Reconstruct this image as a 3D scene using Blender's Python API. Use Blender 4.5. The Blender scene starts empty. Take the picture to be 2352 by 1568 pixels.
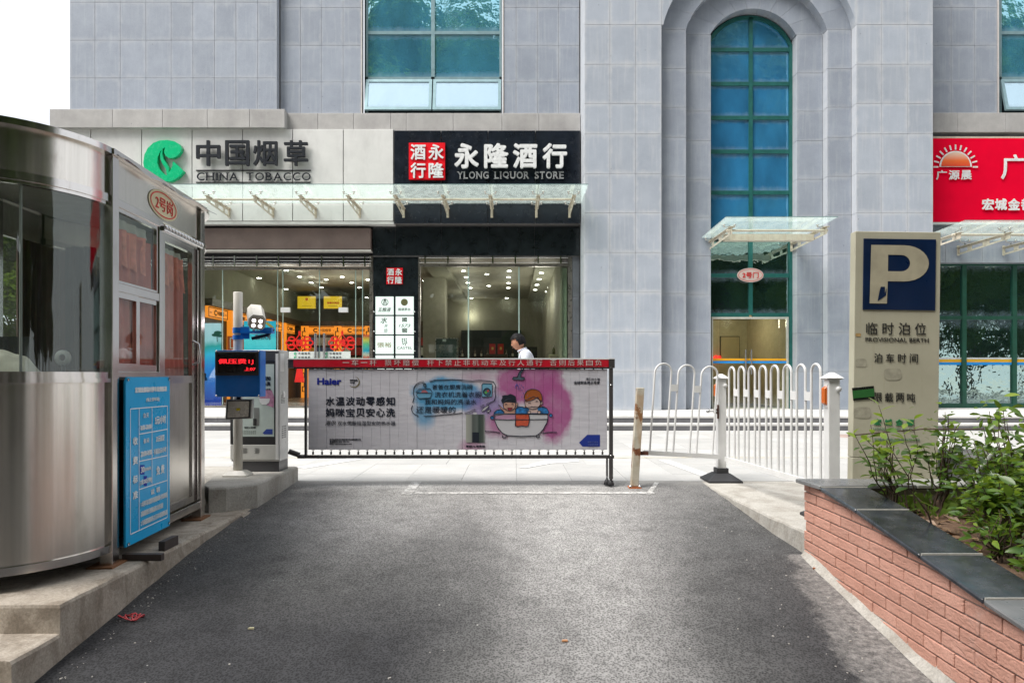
import bpy, bmesh, math, random
from mathutils import Vector, Matrix, noise
R = math.radians
random.seed(7)
SC = bpy.context.scene
COL = SC.collection
# ------------------------------------------------------------------ camera
cd = bpy.data.cameras.new('camera'); cam = bpy.data.objects.new('camera', cd); COL.objects.link(cam)
H = 1.07
cam.location = (0, 0, H); cam.rotation_euler = (R(90), 0, 0)
cd.lens = 24.0; cd.sensor_width = 36.0; cd.shift_x = -4/2352; cd.shift_y = 80/2352
cd.clip_start = 0.05; cd.clip_end = 600
SC.camera = cam
# ------------------------------------------------------------------ world: bright overcast sky
world = bpy.data.worlds.new('World'); SC.world = world; world.use_nodes = True
wn = world.node_tree.nodes; wl = world.node_tree.links
for n in list(wn): wn.remove(n)
wo = wn.new('ShaderNodeOutputWorld'); bg = wn.new('ShaderNodeBackground'); sky = wn.new('ShaderNodeTexSky')
sky.sky_type = 'NISHITA'; sky.sun_disc = False; sky.sun_elevation = R(56); sky.sun_rotation = R(-122)
sky.air_density = 1.0; sky.dust_density = 6.0; sky.ozone_density = 1.0
mixc = wn.new('ShaderNodeMix'); mixc.data_type = 'RGBA'; mixc.inputs[0].default_value = 0.80
wl.new(sky.outputs[0], mixc.inputs[6]); mixc.inputs[7].default_value = (9.3, 9.6, 10.0, 1)
wl.new(mixc.outputs[2], bg.inputs[0]); bg.inputs[1].default_value = 0.064
wl.new(bg.outputs[0], wo.inputs[0])
# ------------------------------------------------------------------ sun (veiled by cloud: soft)
sl = bpy.data.lights.new('sun', 'SUN'); sl.energy = 2.6; sl.angle = R(34); sl.color = (1.0, 0.965, 0.92)
sun = bpy.data.objects.new('sun', sl); COL.objects.link(sun)
_az = R(-122); _el = R(56)      # direction towards the sun: from the left and behind the camera
_sd = Vector((math.sin(_az)*math.cos(_el), math.cos(_az)*math.cos(_el), math.sin(_el)))
sun.rotation_euler = _sd.to_track_quat('Z', 'Y').to_euler(); sun.location = (-10, -10, 30)
# ------------------------------------------------------------------ view
SC.view_settings.view_transform = 'Standard'; SC.view_settings.look = 'None'
SC.view_settings.exposure = 1.1; SC.view_settings.gamma = 1.0
SC.view_settings.use_curve_mapping = False
SC.render.engine = 'CYCLES'; SC.cycles.use_denoising = True
SC.cycles.max_bounces = 8; SC.cycles.transparent_max_bounces = 24; SC.cycles.diffuse_bounces = 3
SC.cycles.glossy_bounces = 4; SC.cycles.caustics_reflective = False; SC.cycles.caustics_refractive = False
SC.cycles.sample_clamp_indirect = 6.0

# ================================================================== helpers
F = 1568.0
def P(x, y, d):            # photograph point at depth d -> world point
    s = F/d
    return Vector(((x-1180)/s, d, H+(864-y)/s))
def X(x, d): return (x-1180)*d/F
def Z(y, d): return H+(864-y)*d/F

WP = {}                     # world position of each object's origin
def _link(o, parent, origin):
    COL.objects.link(o)
    if parent is not None:
        o.parent = parent; o.location = Vector(origin)-WP[parent]
    else:
        o.location = origin
    WP[o] = Vector(origin)
    return o
def tag(o, label=None, cat=None, group=None, kind=None):
    if label: o['label'] = label
    if cat: o['category'] = cat
    if group: o['group'] = group
    if kind: o['kind'] = kind
    return o
def thing(name, label, cat, loc=(0, 0, 0), group=None, kind=None):
    o = bpy.data.objects.new(name, None); o.empty_display_size = 0.1
    _link(o, None, Vector(loc)); tag(o, label, cat, group, kind)
    return o
def relabel(o, label): o['label'] = label; return o
def copy_tree(src, loc=None, parent=None, rot=None):
    c = src.copy(); COL.objects.link(c)
    if parent is not None: c.parent = parent
    for ch in list(KIDS.get(src, [])): 
        copy_tree(ch, None, c)
    if loc is not None: c.location = loc
    if rot is not None: c.rotation_euler = rot
    return c
KIDS = {}

class MB:
    "collects shapes in world space, then builds ONE mesh object"
    def __init__(s): s.v = []; s.f = []; s.sm = []
    def add(s, vs, fs, smooth=False):
        b = len(s.v); s.v += [Vector(v) for v in vs]
        for f in fs: s.f.append([b+i for i in f]); s.sm.append(smooth)
        return s
    def box(s, a, b, M=None):
        x0, y0, z0 = a; x1, y1, z1 = b
        if x0 > x1: x0, x1 = x1, x0
        if y0 > y1: y0, y1 = y1, y0
        if z0 > z1: z0, z1 = z1, z0
        vs = [(x0,y0,z0),(x1,y0,z0),(x1,y1,z0),(x0,y1,z0),(x0,y0,z1),(x1,y0,z1),(x1,y1,z1),(x0,y1,z1)]
        if M is not None: vs = [M @ Vector(v) for v in vs]
        return s.add(vs, [(0,3,2,1),(4,5,6,7),(0,1,5,4),(1,2,6,5),(2,3,7,6),(3,0,4,7)])
    def prism(s, pts, off, M=None):
        "closed polygon pts (3D list) pushed by vector off"
        n = len(pts); off = Vector(off)
        vs = [Vector(p) for p in pts]+[Vector(p)+off for p in pts]
        if M is not None: vs = [M @ v for v in vs]
        fs = [tuple(range(n)), tuple(reversed(range(n, 2*n)))]
        fs += [(i, i+n, (i+1) % n+n, (i+1) % n) for i in range(n)]
        return s.add(vs, fs)
    def tube(s, pts, r, n=8, closed=False, cap=True):
        pts = [Vector(p) for p in pts]; m = len(pts)
        rs = r if isinstance(r, (list, tuple)) else [r]*m
        vs = []; up = None
        for i, p in enumerate(pts):
            if closed: t = pts[(i+1) % m]-pts[i-1]
            else: t = pts[min(i+1, m-1)]-pts[max(i-1, 0)]
            t.normalize()
            if up is None:
                up = Vector((0, 0, 1)) if abs(t.z) < .9 else Vector((0, 1, 0))
            a = t.cross(up)
            if a.length < 1e-5: a = t.orthogonal()
            a.normalize(); b = t.cross(a).normalized(); up = b*-1 if b.dot(up) < 0 else b
            b = up; a = t.cross(b).normalized()
            for k in range(n):
                th = 2*math.pi*k/n
                vs.append(p+a*math.cos(th)*rs[i]+b*math.sin(th)*rs[i])
        fs = []
        for i in range(m if closed else m-1):
            j = (i+1) % m
            for k in range(n):
                l = (k+1) % n
                fs.append((i*n+k, i*n+l, j*n+l, j*n+k))
        s.add(vs, fs, True)
        if cap and not closed:
            s.add(vs[:n], [tuple(reversed(range(n)))]); s.add(vs[-n:], [tuple(range(n))])
        return s
    def lathe(s, c, prof, n=16, ax='z'):
        "prof: (radius, height) list round axis through c"
        c = Vector(c); vs = []
        for r, h in prof:
            for k in range(n):
                th = 2*math.pi*k/n
                if ax == 'z': vs.append(c+Vector((r*math.cos(th), r*math.sin(th), h)))
                elif ax == 'y': vs.append(c+Vector((r*math.cos(th), h, r*math.sin(th))))
                else: vs.append(c+Vector((h, r*math.cos(th), r*math.sin(th))))
        fs = []
        for i in range(len(prof)-1):
            for k in range(n):
                l = (k+1) % n; fs.append((i*n+k, i*n+l, (i+1)*n+l, (i+1)*n+k))
        return s.add(vs, fs, True)
    def grid(s, fn, nu, nv, smooth=True):
        vs = [fn(i/nu, j/nv) for j in range(nv+1) for i in range(nu+1)]
        fs = [(j*(nu+1)+i, j*(nu+1)+i+1, (j+1)*(nu+1)+i+1, (j+1)*(nu+1)+i) for j in range(nv) for i in range(nu)]
        return s.add(vs, fs, smooth)
    def build(s, name, mat, parent=None, bevel=0, origin=None, solid=0, uv=False, fixn=True):
        me = bpy.data.meshes.new(name)
        lo = Vector((min(v.x for v in s.v), min(v.y for v in s.v), min(v.z for v in s.v)))
        hi = Vector((max(v.x for v in s.v), max(v.y for v in s.v), max(v.z for v in s.v)))
        o0 = Vector(origin) if origin is not None else (lo+hi)/2
        me.from_pydata([v-o0 for v in s.v], [], s.f)
        me.polygons.foreach_set('use_smooth', s.sm)
        if fixn or bevel:
            bm = bmesh.new(); bm.from_mesh(me)
            if bevel:
                bmesh.ops.remove_doubles(bm, verts=bm.verts, dist=1e-5)
                es = [e for e in bm.edges if len(e.link_faces) == 2 and e.calc_face_angle(0) > 0.6]
                bmesh.ops.bevel(bm, geom=es, offset=bevel, segments=1, affect='EDGES', clamp_overlap=True)
            if fixn: bmesh.ops.recalc_face_normals(bm, faces=bm.faces)
            bm.to_mesh(me); bm.free()
        me.update()
        o = bpy.data.objects.new(name, me)
        if mat is not None: me.materials.append(mat)
        _link(o, parent, o0)
        if parent is not None: KIDS.setdefault(parent, []).append(o)
        return o

def inst(name, me, loc, parent=None, rot=None, scale=None):
    o = bpy.data.objects.new(name, me); _link(o, parent, Vector(loc))
    if rot is not None: o.rotation_euler = rot
    if scale is not None: o.scale = scale
    if parent is not None: KIDS.setdefault(parent, []).append(o)
    return o

# ------------------------------------------------------------------ materials
def newmat(name):
    m = bpy.data.materials.new(name); m.use_nodes = True
    nt = m.node_tree; b = nt.nodes['Principled BSDF']
    return m, nt, b
def N(nt, t, **kw):
    n = nt.nodes.new(t)
    for k, v in kw.items(): setattr(n, k, v)
    return n
def ramp(nt, fac, stops):
    r = nt.nodes.new('ShaderNodeValToRGB'); e = r.color_ramp.elements
    while len(e) > 1: e.remove(e[-1])
    e[0].position = stops[0][0]; e[0].color = (*stops[0][1], 1) if len(stops[0][1]) == 3 else stops[0][1]
    for p, c in stops[1:]:
        k = e.new(p); k.color = (*c, 1) if len(c) == 3 else c
    nt.links.new(fac, r.inputs[0]); return r.outputs[0]
def gray(*st): return [(p, (v, v, v)) for p, v in st]
def mixcol(nt, fac, a, b, mode='MIX'):
    m = nt.nodes.new('ShaderNodeMix'); m.data_type = 'RGBA'; m.blend_type = mode
    for i, x in ((0, fac), (6, a), (7, b)):
        if isinstance(x, (int, float)): m.inputs[i].default_value = x
        elif isinstance(x, tuple): m.inputs[i].default_value = (*x, 1) if len(x) == 3 else x
        else: nt.links.new(x, m.inputs[i])
    return m.outputs[2]
def math_(nt, op, a, b=0.0, c=None):
    m = nt.nodes.new('ShaderNodeMath'); m.operation = op
    for i, x in enumerate((a, b) if c is None else (a, b, c)):
        if isinstance(x, (int, float)): m.inputs[i].default_value = x
        else: nt.links.new(x, m.inputs[i])
    return m.outputs[0]
def noise_(nt, vec, scale, detail=4, rough=.55, dist=0.0):
    n = nt.nodes.new('ShaderNodeTexNoise'); n.inputs['Scale'].default_value = scale
    n.inputs['Detail'].default_value = detail; n.inputs['Roughness'].default_value = rough
    n.inputs['Distortion'].default_value = dist
    if vec is not None: nt.links.new(vec, n.inputs['Vector'])
    return n.outputs[0]
def mapped(nt, src, scale=(1, 1, 1), loc=(0, 0, 0), rot=(0, 0, 0)):
    m = nt.nodes.new('ShaderNodeMapping'); nt.links.new(src, m.inputs[0])
    m.inputs['Scale'].default_value = scale; m.inputs['Location'].default_value = loc; m.inputs['Rotation'].default_value = rot
    return m.outputs[0]
def wpos(nt): return nt.nodes.new('ShaderNodeNewGeometry').outputs['Position']
def bump(nt, b, h, strength=.3, dist=.01):
    n = nt.nodes.new('ShaderNodeBump'); n.inputs['Strength'].default_value = strength; n.inputs['Distance'].default_value = dist
    nt.links.new(h, n.inputs['Height']); nt.links.new(n.outputs[0], b.inputs['Normal'])

def simple(name, col, rough=.5, metal=0.0, var=.08, scale=6.0, spec=.5, bumpy=0.0, dirt=0.0, dirtcol=(.12, .09, .06), coat=0.0):
    m, nt, b = newmat(name); p = wpos(nt)
    n1 = noise_(nt, p, scale, 5, .6)
    dark = tuple(c*(1-var*1.6) for c in col); lite = tuple(min(1, c*(1+var*1.2)) for c in col)
    c = ramp(nt, n1, [(.3, dark), (.7, lite)])
    if dirt > 0:
        n2 = noise_(nt, mapped(nt, p, (1, 1, .35)), scale*1.7, 6, .7)
        f = ramp(nt, n2, gray((.5, 0.0), (.78, dirt)))
        c = mixcol(nt, f, c, dirtcol)
    nt.links.new(c, b.inputs['Base Color'])
    b.inputs['Metallic'].default_value = metal; b.inputs['Specular IOR Level'].default_value = spec
    if coat: b.inputs['Coat Weight'].default_value = coat
    rr = ramp(nt, noise_(nt, p, scale*2.3, 3), gray((.3, max(.02, rough-.08)), (.7, min(1, rough+.08))))
    nt.links.new(rr, b.inputs['Roughness'])
    if bumpy: bump(nt, b, noise_(nt, p, scale*6, 6, .65), bumpy, .004)
    return m
def plain(name, col, rough=.6, spec=.3):
    m, nt, b = newmat(name); b.inputs['Base Color'].default_value = (*col, 1)
    b.inputs['Roughness'].default_value = rough; b.inputs['Specular IOR Level'].default_value = spec
    return m
def glow(name, col, st):
    m, nt, b = newmat(name); b.inputs['Base Color'].default_value = (*[c*.5 for c in col], 1)
    b.inputs['Emission Color'].default_value = (*col, 1); b.inputs['Emission Strength'].default_value = st
    return m
def stone_tile(name, ca, cb, edge=.35, streak=.25, seed=0.0, rough=.62):
    m, nt, b = newmat(name)
    oi = N(nt, 'ShaderNodeObjectInfo'); g = N(nt, 'ShaderNodeTexCoord'); p = wpos(nt)
    base = ramp(nt, noise_(nt, p, 2.2, 6, .62), [(.3, ca), (.72, cb)])
    rv = math_(nt, 'MULTIPLY_ADD', oi.outputs['Random'], .14, .93)
    base = mixcol(nt, 1.0, base, N(nt, 'ShaderNodeCombineColor').outputs[0], 'MULTIPLY')
    cc = [n for n in nt.nodes if n.bl_idname == 'ShaderNodeCombineColor'][-1]
    for i in range(3): nt.links.new(rv, cc.inputs[i])
    # fine speckle
    sp = ramp(nt, noise_(nt, p, 70, 3, .7), gray((.35, .92), (.65, 1.06)))
    base = mixcol(nt, 1.0, base, sp, 'MULTIPLY')
    # pits and chips
    v = N(nt, 'ShaderNodeTexVoronoi'); nt.links.new(mapped(nt, p, (1, 1, .8)), v.inputs['Vector']); v.inputs['Scale'].default_value = 2.7
    pit = ramp(nt, v.outputs['Distance'], gray((.02, .55), (.05, 0)))
    base = mixcol(nt, pit, base, (.13, .14, .17))
    # mineral bloom along the edges of each slab and running streaks
    sx = N(nt, 'ShaderNodeSeparateXYZ'); nt.links.new(g.outputs['Generated'], sx.inputs[0])
    def edgef(o):
        a = math_(nt, 'ABSOLUTE', math_(nt, 'SUBTRACT', o, .5)); return math_(nt, 'MULTIPLY', a, 2.0)
    e = math_(nt, 'MAXIMUM', edgef(sx.outputs[0]), edgef(sx.outputs[2]))
    e = math_(nt, 'ADD', e, math_(nt, 'MULTIPLY', math_(nt, 'SUBTRACT', noise_(nt, p, 5, 4), .5), .55))
    ef = ramp(nt, e, gray((.78, 0.0), (1.04, edge)))
    base = mixcol(nt, ef, base, tuple(min(.6, c*1.9) for c in cb))
    st = ramp(nt, noise_(nt, mapped(nt, p, (9, 9, .55)), 1.6, 5, .6), gray((.52, 0.0), (.78, streak)))
    base = mixcol(nt, st, base, tuple(min(.6, c*1.7) for c in cb))
    nt.links.new(base, b.inputs['Base Color'])
    b.inputs['Roughness'].default_value = rough; b.inputs['Specular IOR Level'].default_value = .35
    bump(nt, b, noise_(nt, p, 60, 5, .7), .12, .004)
    return m

M = {}
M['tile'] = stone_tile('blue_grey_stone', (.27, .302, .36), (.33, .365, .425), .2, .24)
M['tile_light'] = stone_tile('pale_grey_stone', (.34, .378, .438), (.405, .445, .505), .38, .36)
M['ledge'] = stone_tile('beige_granite', (.33, .32, .315), (.45, .44, .425), .15, .12)
M['step'] = stone_tile('pale_granite', (.52, .515, .50), (.68, .67, .655), .1, .1)
M['riser'] = stone_tile('dark_granite', (.11, .11, .12), (.17, .17, .18), .12, .1)
M['darktile'] = stone_tile('dark_grey_tile', (.11, .12, .135), (.17, .18, .20), .15, .1, rough=.35)
M['grout'] = simple('grout', (.16, .15, .145), .9)
M['teal'] = simple('teal_frame', (.022, .14, .125), .38, .2, .12)
M['green'] = simple('green_frame', (.014, .085, .055), .38, .1, .12)
M['bluemull'] = simple('pale_blue_aluminium', (.22, .34, .37), .4, .3, .08)
M['white_alu'] = simple('white_painted_panel', (.66, .66, .64), .42, 0, .05, 2.0, dirt=.35, dirtcol=(.42, .41, .40))
M['black_panel'] = simple('black_gloss_panel', (.012, .016, .024), .22, 0, .2, 3.0)
M['cream'] = simple('cream_painted_steel', (.62, .57, .46), .42, 0, .08, 8, dirt=.45, dirtcol=(.34, .17, .07))
M['steel'] = simple('brushed_steel', (.55, .53, .50), .3, 1.0, .1)
M['chrome'] = simple('polished_steel', (.6, .6, .6), .16, 1.0, .05)
M['white'] = simple('white_paint', (.72, .72, .71), .38, 0, .04, 9, dirt=.15, dirtcol=(.4, .38, .34))
M['black'] = simple('black_paint', (.02, .02, .022), .4)
M['rubber'] = simple('black_rubber', (.03, .03, .033), .6, bumpy=.2)
M['letter_dark'] = simple('dark_letter', (.014, .017, .023), .45, spec=.25)
M['letter_white'] = simple('white_letter', (.75, .76, .76), .35, 0, .1, 12)
M['letter_grey'] = simple('worn_silver_letter', (.42, .43, .44), .35, .2, .25, 30)
M['logo_green'] = simple('green_acrylic', (.0, .48, .20), .25, 0, .05)
M['red'] = simple('red_acrylic', (.74, .006, .015), .45, 0, .05, spec=.2)
M['red_banner'] = simple('red_banner_cloth', (.80, .001, .030), .8, 0, .05, 1.2, spec=.05)

def glass(name, tint=(.85, .92, .88), refl=1.45, rough=.0, density=.08, dusty=0.0):
    "thin sheet glass: clear with a Fresnel reflection and a little dust"
    m, nt, b = newmat(name); nt.nodes.remove(b)
    out = nt.nodes['Material Output']
    t = N(nt, 'ShaderNodeBsdfTransparent'); t.inputs[0].default_value = (*tint, 1)
    g = N(nt, 'ShaderNodeBsdfGlossy'); g.inputs['Roughness'].default_value = rough; g.inputs[0].default_value = (.95, 1, .98, 1)
    lw = N(nt, 'ShaderNodeLayerWeight'); lw.inputs[0].default_value = .5
    f = math_(nt, 'MINIMUM', math_(nt, 'ADD', math_(nt, 'MULTIPLY', math_(nt, 'POWER', lw.outputs['Facing'], 4.2), .9*refl), .035+density), 1.0)
    mx = N(nt, 'ShaderNodeMixShader'); nt.links.new(f, mx.inputs[0]); nt.links.new(t.outputs[0], mx.inputs[1]); nt.links.new(g.outputs[0], mx.inputs[2])
    last = mx.outputs[0]
    if dusty:
        d = N(nt, 'ShaderNodeBsdfTranslucent'); d.inputs[0].default_value = (.80, .88, .85, 1)
        nn = ramp(nt, noise_(nt, mapped(nt, wpos(nt), (2, 2, .8)), 3, 5, .7), gray((.3, dusty*.4), (.75, dusty)))
        m2 = N(nt, 'ShaderNodeMixShader'); nt.links.new(nn, m2.inputs[0]); nt.links.new(last, m2.inputs[1]); nt.links.new(d.outputs[0], m2.inputs[2]); last = m2.outputs[0]
    nt.links.new(last, out.inputs[0]); return m
def mirror_glass(name, refcol, body, mixf=.55, rough=.03, wav=.45):
    "tinted reflective curtain-wall glass, slightly wavy and dusty"
    m, nt, b = newmat(name); p = wpos(nt)
    body_c = ramp(nt, noise_(nt, mapped(nt, p, (1, 1, .5)), 1.3, 5, .6), [(.3, tuple(c*.7 for c in body)), (.7, tuple(c*1.3 for c in body))])
    b.inputs['Roughness'].default_value = .35; b.inputs['Specular IOR Level'].default_value = .2
    oi = N(nt, 'ShaderNodeTexCoord'); sx = N(nt, 'ShaderNodeSeparateXYZ'); nt.links.new(oi.outputs['Generated'], sx.inputs[0])
    e = math_(nt, 'MULTIPLY', math_(nt, 'ABSOLUTE', math_(nt, 'SUBTRACT', sx.outputs[2], .5)), 2.0)
    e = math_(nt, 'ADD', e, math_(nt, 'MULTIPLY', math_(nt, 'SUBTRACT', noise_(nt, mapped(nt, p, (1, 1, .4)), 7, 5), .5), .4))
    ef = ramp(nt, e, gray((.72, .03), (1.0, .5)))       # dust film gathered at top and foot of each pane
    body_c = mixcol(nt, ef, body_c, (.30, .40, .48)); nt.links.new(body_c, b.inputs['Base Color'])
    g = N(nt, 'ShaderNodeBsdfGlossy'); g.inputs[0].default_value = (*refcol, 1); g.inputs['Roughness'].default_value = rough
    bp = N(nt, 'ShaderNodeBump'); bp.inputs['Strength'].default_value = wav; bp.inputs['Distance'].default_value = .02
    nt.links.new(noise_(nt, p, 2.2, 3), bp.inputs['Height']); nt.links.new(bp.outputs[0], g.inputs['Normal'])
    mx = N(nt, 'ShaderNodeMixShader'); f = math_(nt, 'MULTIPLY', math_(nt, 'SUBTRACT', 1.0, ef), mixf)
    nt.links.new(f, mx.inputs[0]); nt.links.new(b.outputs[0], mx.inputs[1]); nt.links.new(g.outputs[0], mx.inputs[2])
    nt.links.new(mx.outputs[0], nt.nodes['Material Output'].inputs[0]); return m
M['shopglass'] = glass('shop_glass', (.90, .94, .90), 1.0, density=.02)
M['canopyglass'] = glass('canopy_glass', (.93, .985, .97), .6, density=.0, dusty=.26)
M['boothglass'] = glass('booth_glass', (.90, .93, .91), .30, density=.015, dusty=.015)
M['blueglass'] = mirror_glass('blue_mirror_glass', (.55, .90, .98), (.06, .30, .46), .60)
M['sashglass'] = mirror_glass('sash_sky_glass', (.58, .76, .85), (.32, .42, .48), .85)  # paler copy of the blue glass, bright sky reflection put into its colour
M['bluedeep'] = mirror_glass('deep_blue_glass', (.42, .78, .95), (.038, .27, .56), .46)
M['greenglass'] = mirror_glass('dark_green_glass', (.55, .74, .70), (.006, .03, .03), .74, .01, .4)

# ------------------------------------------------------------------ lettering
_tc = {}
def text_raw(body, size=1.0, ext=0.0, off=0.0, shear=0.0, space=1.0):
    key = (body, size, ext, shear, space)
    if key in _tc: return _tc[key]
    cu = bpy.data.curves.new('lettering', 'FONT'); cu.body = body; cu.size = size; cu.extrude = ext/2
    cu.shear = shear; cu.space_character = space; cu.resolution_u = 3
    o = bpy.data.objects.new('lettering', cu); COL.objects.link(o)
    me = bpy.data.meshes.new_from_object(o.evaluated_get(bpy.context.evaluated_depsgraph_get()))
    vs = [v.co.copy() for v in me.vertices]; fs = [tuple(p.vertices) for p in me.polygons]
    bpy.data.objects.remove(o); bpy.data.curves.remove(cu); bpy.data.meshes.remove(me)
    _tc[key] = (vs, fs); return vs, fs
def text_into(mb, body, x0, x1, z0, z1, y, ext=.004, off=.0, Mx=None, mirror=False, shear=0.0):
    "lettering fitted to the rectangle x0..x1, z0..z1 standing on plane y, facing -y"
    vs, fs = text_raw(body, 1.0, max(ext, .0) , off, shear)
    if not vs: return
    ax = min(v.x for v in vs); bx = max(v.x for v in vs); ay = min(v.y for v in vs); by = max(v.y for v in vs)
    sx = (x1-x0)/(bx-ax); sy = (z1-z0)/(by-ay)
    # bold weights: the stroke is laid several times round itself, each a hair deeper
    o = max(0.0, off)*1.15
    sh = [(0, 0)] if o < .008 else [(0, 0), (o, 0), (-o, 0), (0, o), (0, -o), (.7*o, .7*o), (-.7*o, -.7*o), (.7*o, -.7*o), (-.7*o, .7*o)]
    sx = (x1-x0)/(bx-ax+2*o*(len(sh) > 1)); sy = (z1-z0)/(by-ay+2*o*(len(sh) > 1)); e = o*(len(sh) > 1)
    for i, (dx, dz) in enumerate(sh):
        out = []
        for v in vs:
            q = Vector((x0+(v.x-ax+dx+e)*sx, y-(v.z+ext/2)+i*.00022, z0+(v.y-ay+dz+e)*sy))
            out.append(Mx @ q if Mx is not None else q)
        mb.add(out, fs)
def lettering(body, x0, x1, z0, z1, y, mat, parent, ext=.004, off=0.0, name='lettering', Mx=None, shear=0.0):
    mb = MB(); text_into(mb, body, x0, x1, z0, z1, y, ext, off, Mx, shear=shear)
    return mb.build(name, mat, parent, fixn=False)
def each_letter(body, xs, w, z0, z1, y, mat, parent, ext=.03, off=.0):
    "one object for each sign letter, xs = left edges"
    for ch, x in zip(body, xs):
        mb = MB(); text_into(mb, ch, x, x+w, z0, z1, y, ext, off); mb.build('letter', mat, parent, fixn=False)
# ================================================================== GROUND
PROF = [(-14, -1.25), (-3, -1.15), (1, -.665), (3.19, -.365), (4.7, -.16), (6, -.055), (6.97, 0.0)]
def prof(y):
    if y >= 6.97: return 0.0
    if y <= PROF[0][0]: return PROF[0][1]
    for (a, za), (b, zb) in zip(PROF, PROF[1:]):
        if a <= y <= b: return za+(zb-za)*(y-a)/(b-a)
mg = MB(); gx = [-300, -60, -20, -8, -2.4, 0, 2.3, 8, 20, 60, 300]; gy = [-200, -60, -14, -8, -3, 1, 3.19, 4.7, 6, 6.97, 7.2, 12, 30, 80, 300]
mg.add([(x, y, prof(y)-.05) for y in gy for x in gx], [(j*11+i, j*11+i+1, (j+1)*11+i+1, (j+1)*11+i) for j in range(len(gy)-1) for i in range(10)])
tag(mg.build('ground', simple('pale_concrete_ground', (.42, .41, .39), .8, var=.12, scale=.7)), kind='structure')

# asphalt ramp ------------------------------------------------------
def asphalt():
    m, nt, b = newmat('worn_asphalt'); p = wpos(nt)
    sx = N(nt, 'ShaderNodeSeparateXYZ'); nt.links.new(p, sx.inputs[0]); Xo, Yo = sx.outputs[0], sx.outputs[1]
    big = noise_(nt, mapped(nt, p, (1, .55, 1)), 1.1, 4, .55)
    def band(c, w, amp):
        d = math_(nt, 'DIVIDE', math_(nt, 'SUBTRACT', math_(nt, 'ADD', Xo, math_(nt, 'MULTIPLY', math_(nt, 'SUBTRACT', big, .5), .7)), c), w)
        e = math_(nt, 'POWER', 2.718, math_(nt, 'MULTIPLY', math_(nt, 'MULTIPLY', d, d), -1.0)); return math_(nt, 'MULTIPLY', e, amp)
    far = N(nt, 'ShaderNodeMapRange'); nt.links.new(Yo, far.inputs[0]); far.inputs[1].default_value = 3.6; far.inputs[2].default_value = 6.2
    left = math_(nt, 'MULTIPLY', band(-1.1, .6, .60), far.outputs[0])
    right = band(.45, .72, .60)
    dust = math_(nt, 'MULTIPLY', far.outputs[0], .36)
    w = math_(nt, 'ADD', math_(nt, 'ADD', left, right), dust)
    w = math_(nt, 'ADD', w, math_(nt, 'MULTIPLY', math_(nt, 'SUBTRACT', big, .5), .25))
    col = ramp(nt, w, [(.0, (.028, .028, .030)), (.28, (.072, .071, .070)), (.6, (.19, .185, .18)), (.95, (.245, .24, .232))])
    ag = noise_(nt, p, 58, 6, .85); v = N(nt, 'ShaderNodeTexVoronoi'); v.inputs['Scale'].default_value = 85; nt.links.new(p, v.inputs['Vector'])
    grain = ramp(nt, math_(nt, 'ADD', math_(nt, 'MULTIPLY', ag, .7), math_(nt, 'MULTIPLY', v.outputs['Distance'], .5)), gray((.34, .38), (.5, .92), (.68, 1.85)))
    col = mixcol(nt, 1.0, col, grain, 'MULTIPLY')
    mid = ramp(nt, noise_(nt, p, 5.5, 7, .75), gray((.32, .72), (.5, 1.0), (.7, 1.2))); col = mixcol(nt, 1.0, col, mid, 'MULTIPLY')
    drip = N(nt, 'ShaderNodeTexVoronoi'); drip.inputs['Scale'].default_value = 1.7; nt.links.new(mapped(nt, p, (1, .8, 1), (.37, .2, 0)), drip.inputs['Vector'])
    dd_ = ramp(nt, math_(nt, 'ADD', drip.outputs['Distance'], math_(nt, 'MULTIPLY', math_(nt, 'SUBTRACT', noise_(nt, p, 14, 4), .5), .12)), gray((.05, .3), (.13, 0))); col = mixcol(nt, dd_, col, (.035, .034, .033))
    # pale chips and paint splashes
    v2 = N(nt, 'ShaderNodeTexVoronoi'); v2.inputs['Scale'].default_value = 5.2; nt.links.new(p, v2.inputs['Vector'])
    sp = ramp(nt, v2.outputs['Distance'], gray((.022, 1), (.038, 0)))
    c5 = N(nt, 'ShaderNodeSeparateColor'); nt.links.new(v2.outputs['Color'], c5.inputs[0])
    sp = math_(nt, 'MULTIPLY', sp, math_(nt, 'GREATER_THAN', c5.outputs[0], .45))
    col = mixcol(nt, sp, col, (.42, .41, .39))
    # cement slurry spilled along the foot of the planter
    edge = math_(nt, 'MULTIPLY_ADD', math_(nt, 'SUBTRACT', 4.9, Yo), -.15, 1.86)
    t = math_(nt, 'SUBTRACT', Xo, edge)
    t = math_(nt, 'ADD', t, math_(nt, 'MULTIPLY', math_(nt, 'SUBTRACT', noise_(nt, p, 2.2, 10, .9), .5), .62))
    ok = math_(nt, 'LESS_THAN', Yo, 4.72)
    cmn = ramp(nt, noise_(nt, p, 34, 6, .85), gray((.38, .25), (.6, 1))); cm = math_(nt, 'MULTIPLY', math_(nt, 'MULTIPLY', ramp(nt, t, gray((-.0, 0), (.06, .6), (.26, 1))), math_(nt, 'MAXIMUM', cmn, ramp(nt, t, gray((.3, 0), (.5, .9))))), ok)
    cement = ramp(nt, noise_(nt, p, 28, 5, .7), [(.3, (.20, .19, .18)), (.7, (.44, .42, .40))])
    col = mixcol(nt, cm, col, cement)
    # dusty whitish rim where the ramp meets the paving
    rim = N(nt, 'ShaderNodeMapRange'); nt.links.new(math_(nt, 'ADD', Yo, math_(nt, 'MULTIPLY', math_(nt, 'SUBTRACT', noise_(nt, p, 2.4, 6, .7), .5), .22)), rim.inputs[0])
    rim.inputs[1].default_value = 6.72; rim.inputs[2].default_value = 6.98
    col = mixcol(nt, math_(nt, 'MULTIPLY', rim.outputs[0], .8), col, (.36, .35, .33))
    nt.links.new(col, b.inputs['Base Color']); b.inputs['Roughness'].default_value = .82; b.inputs['Specular IOR Level'].default_value = .3
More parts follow.
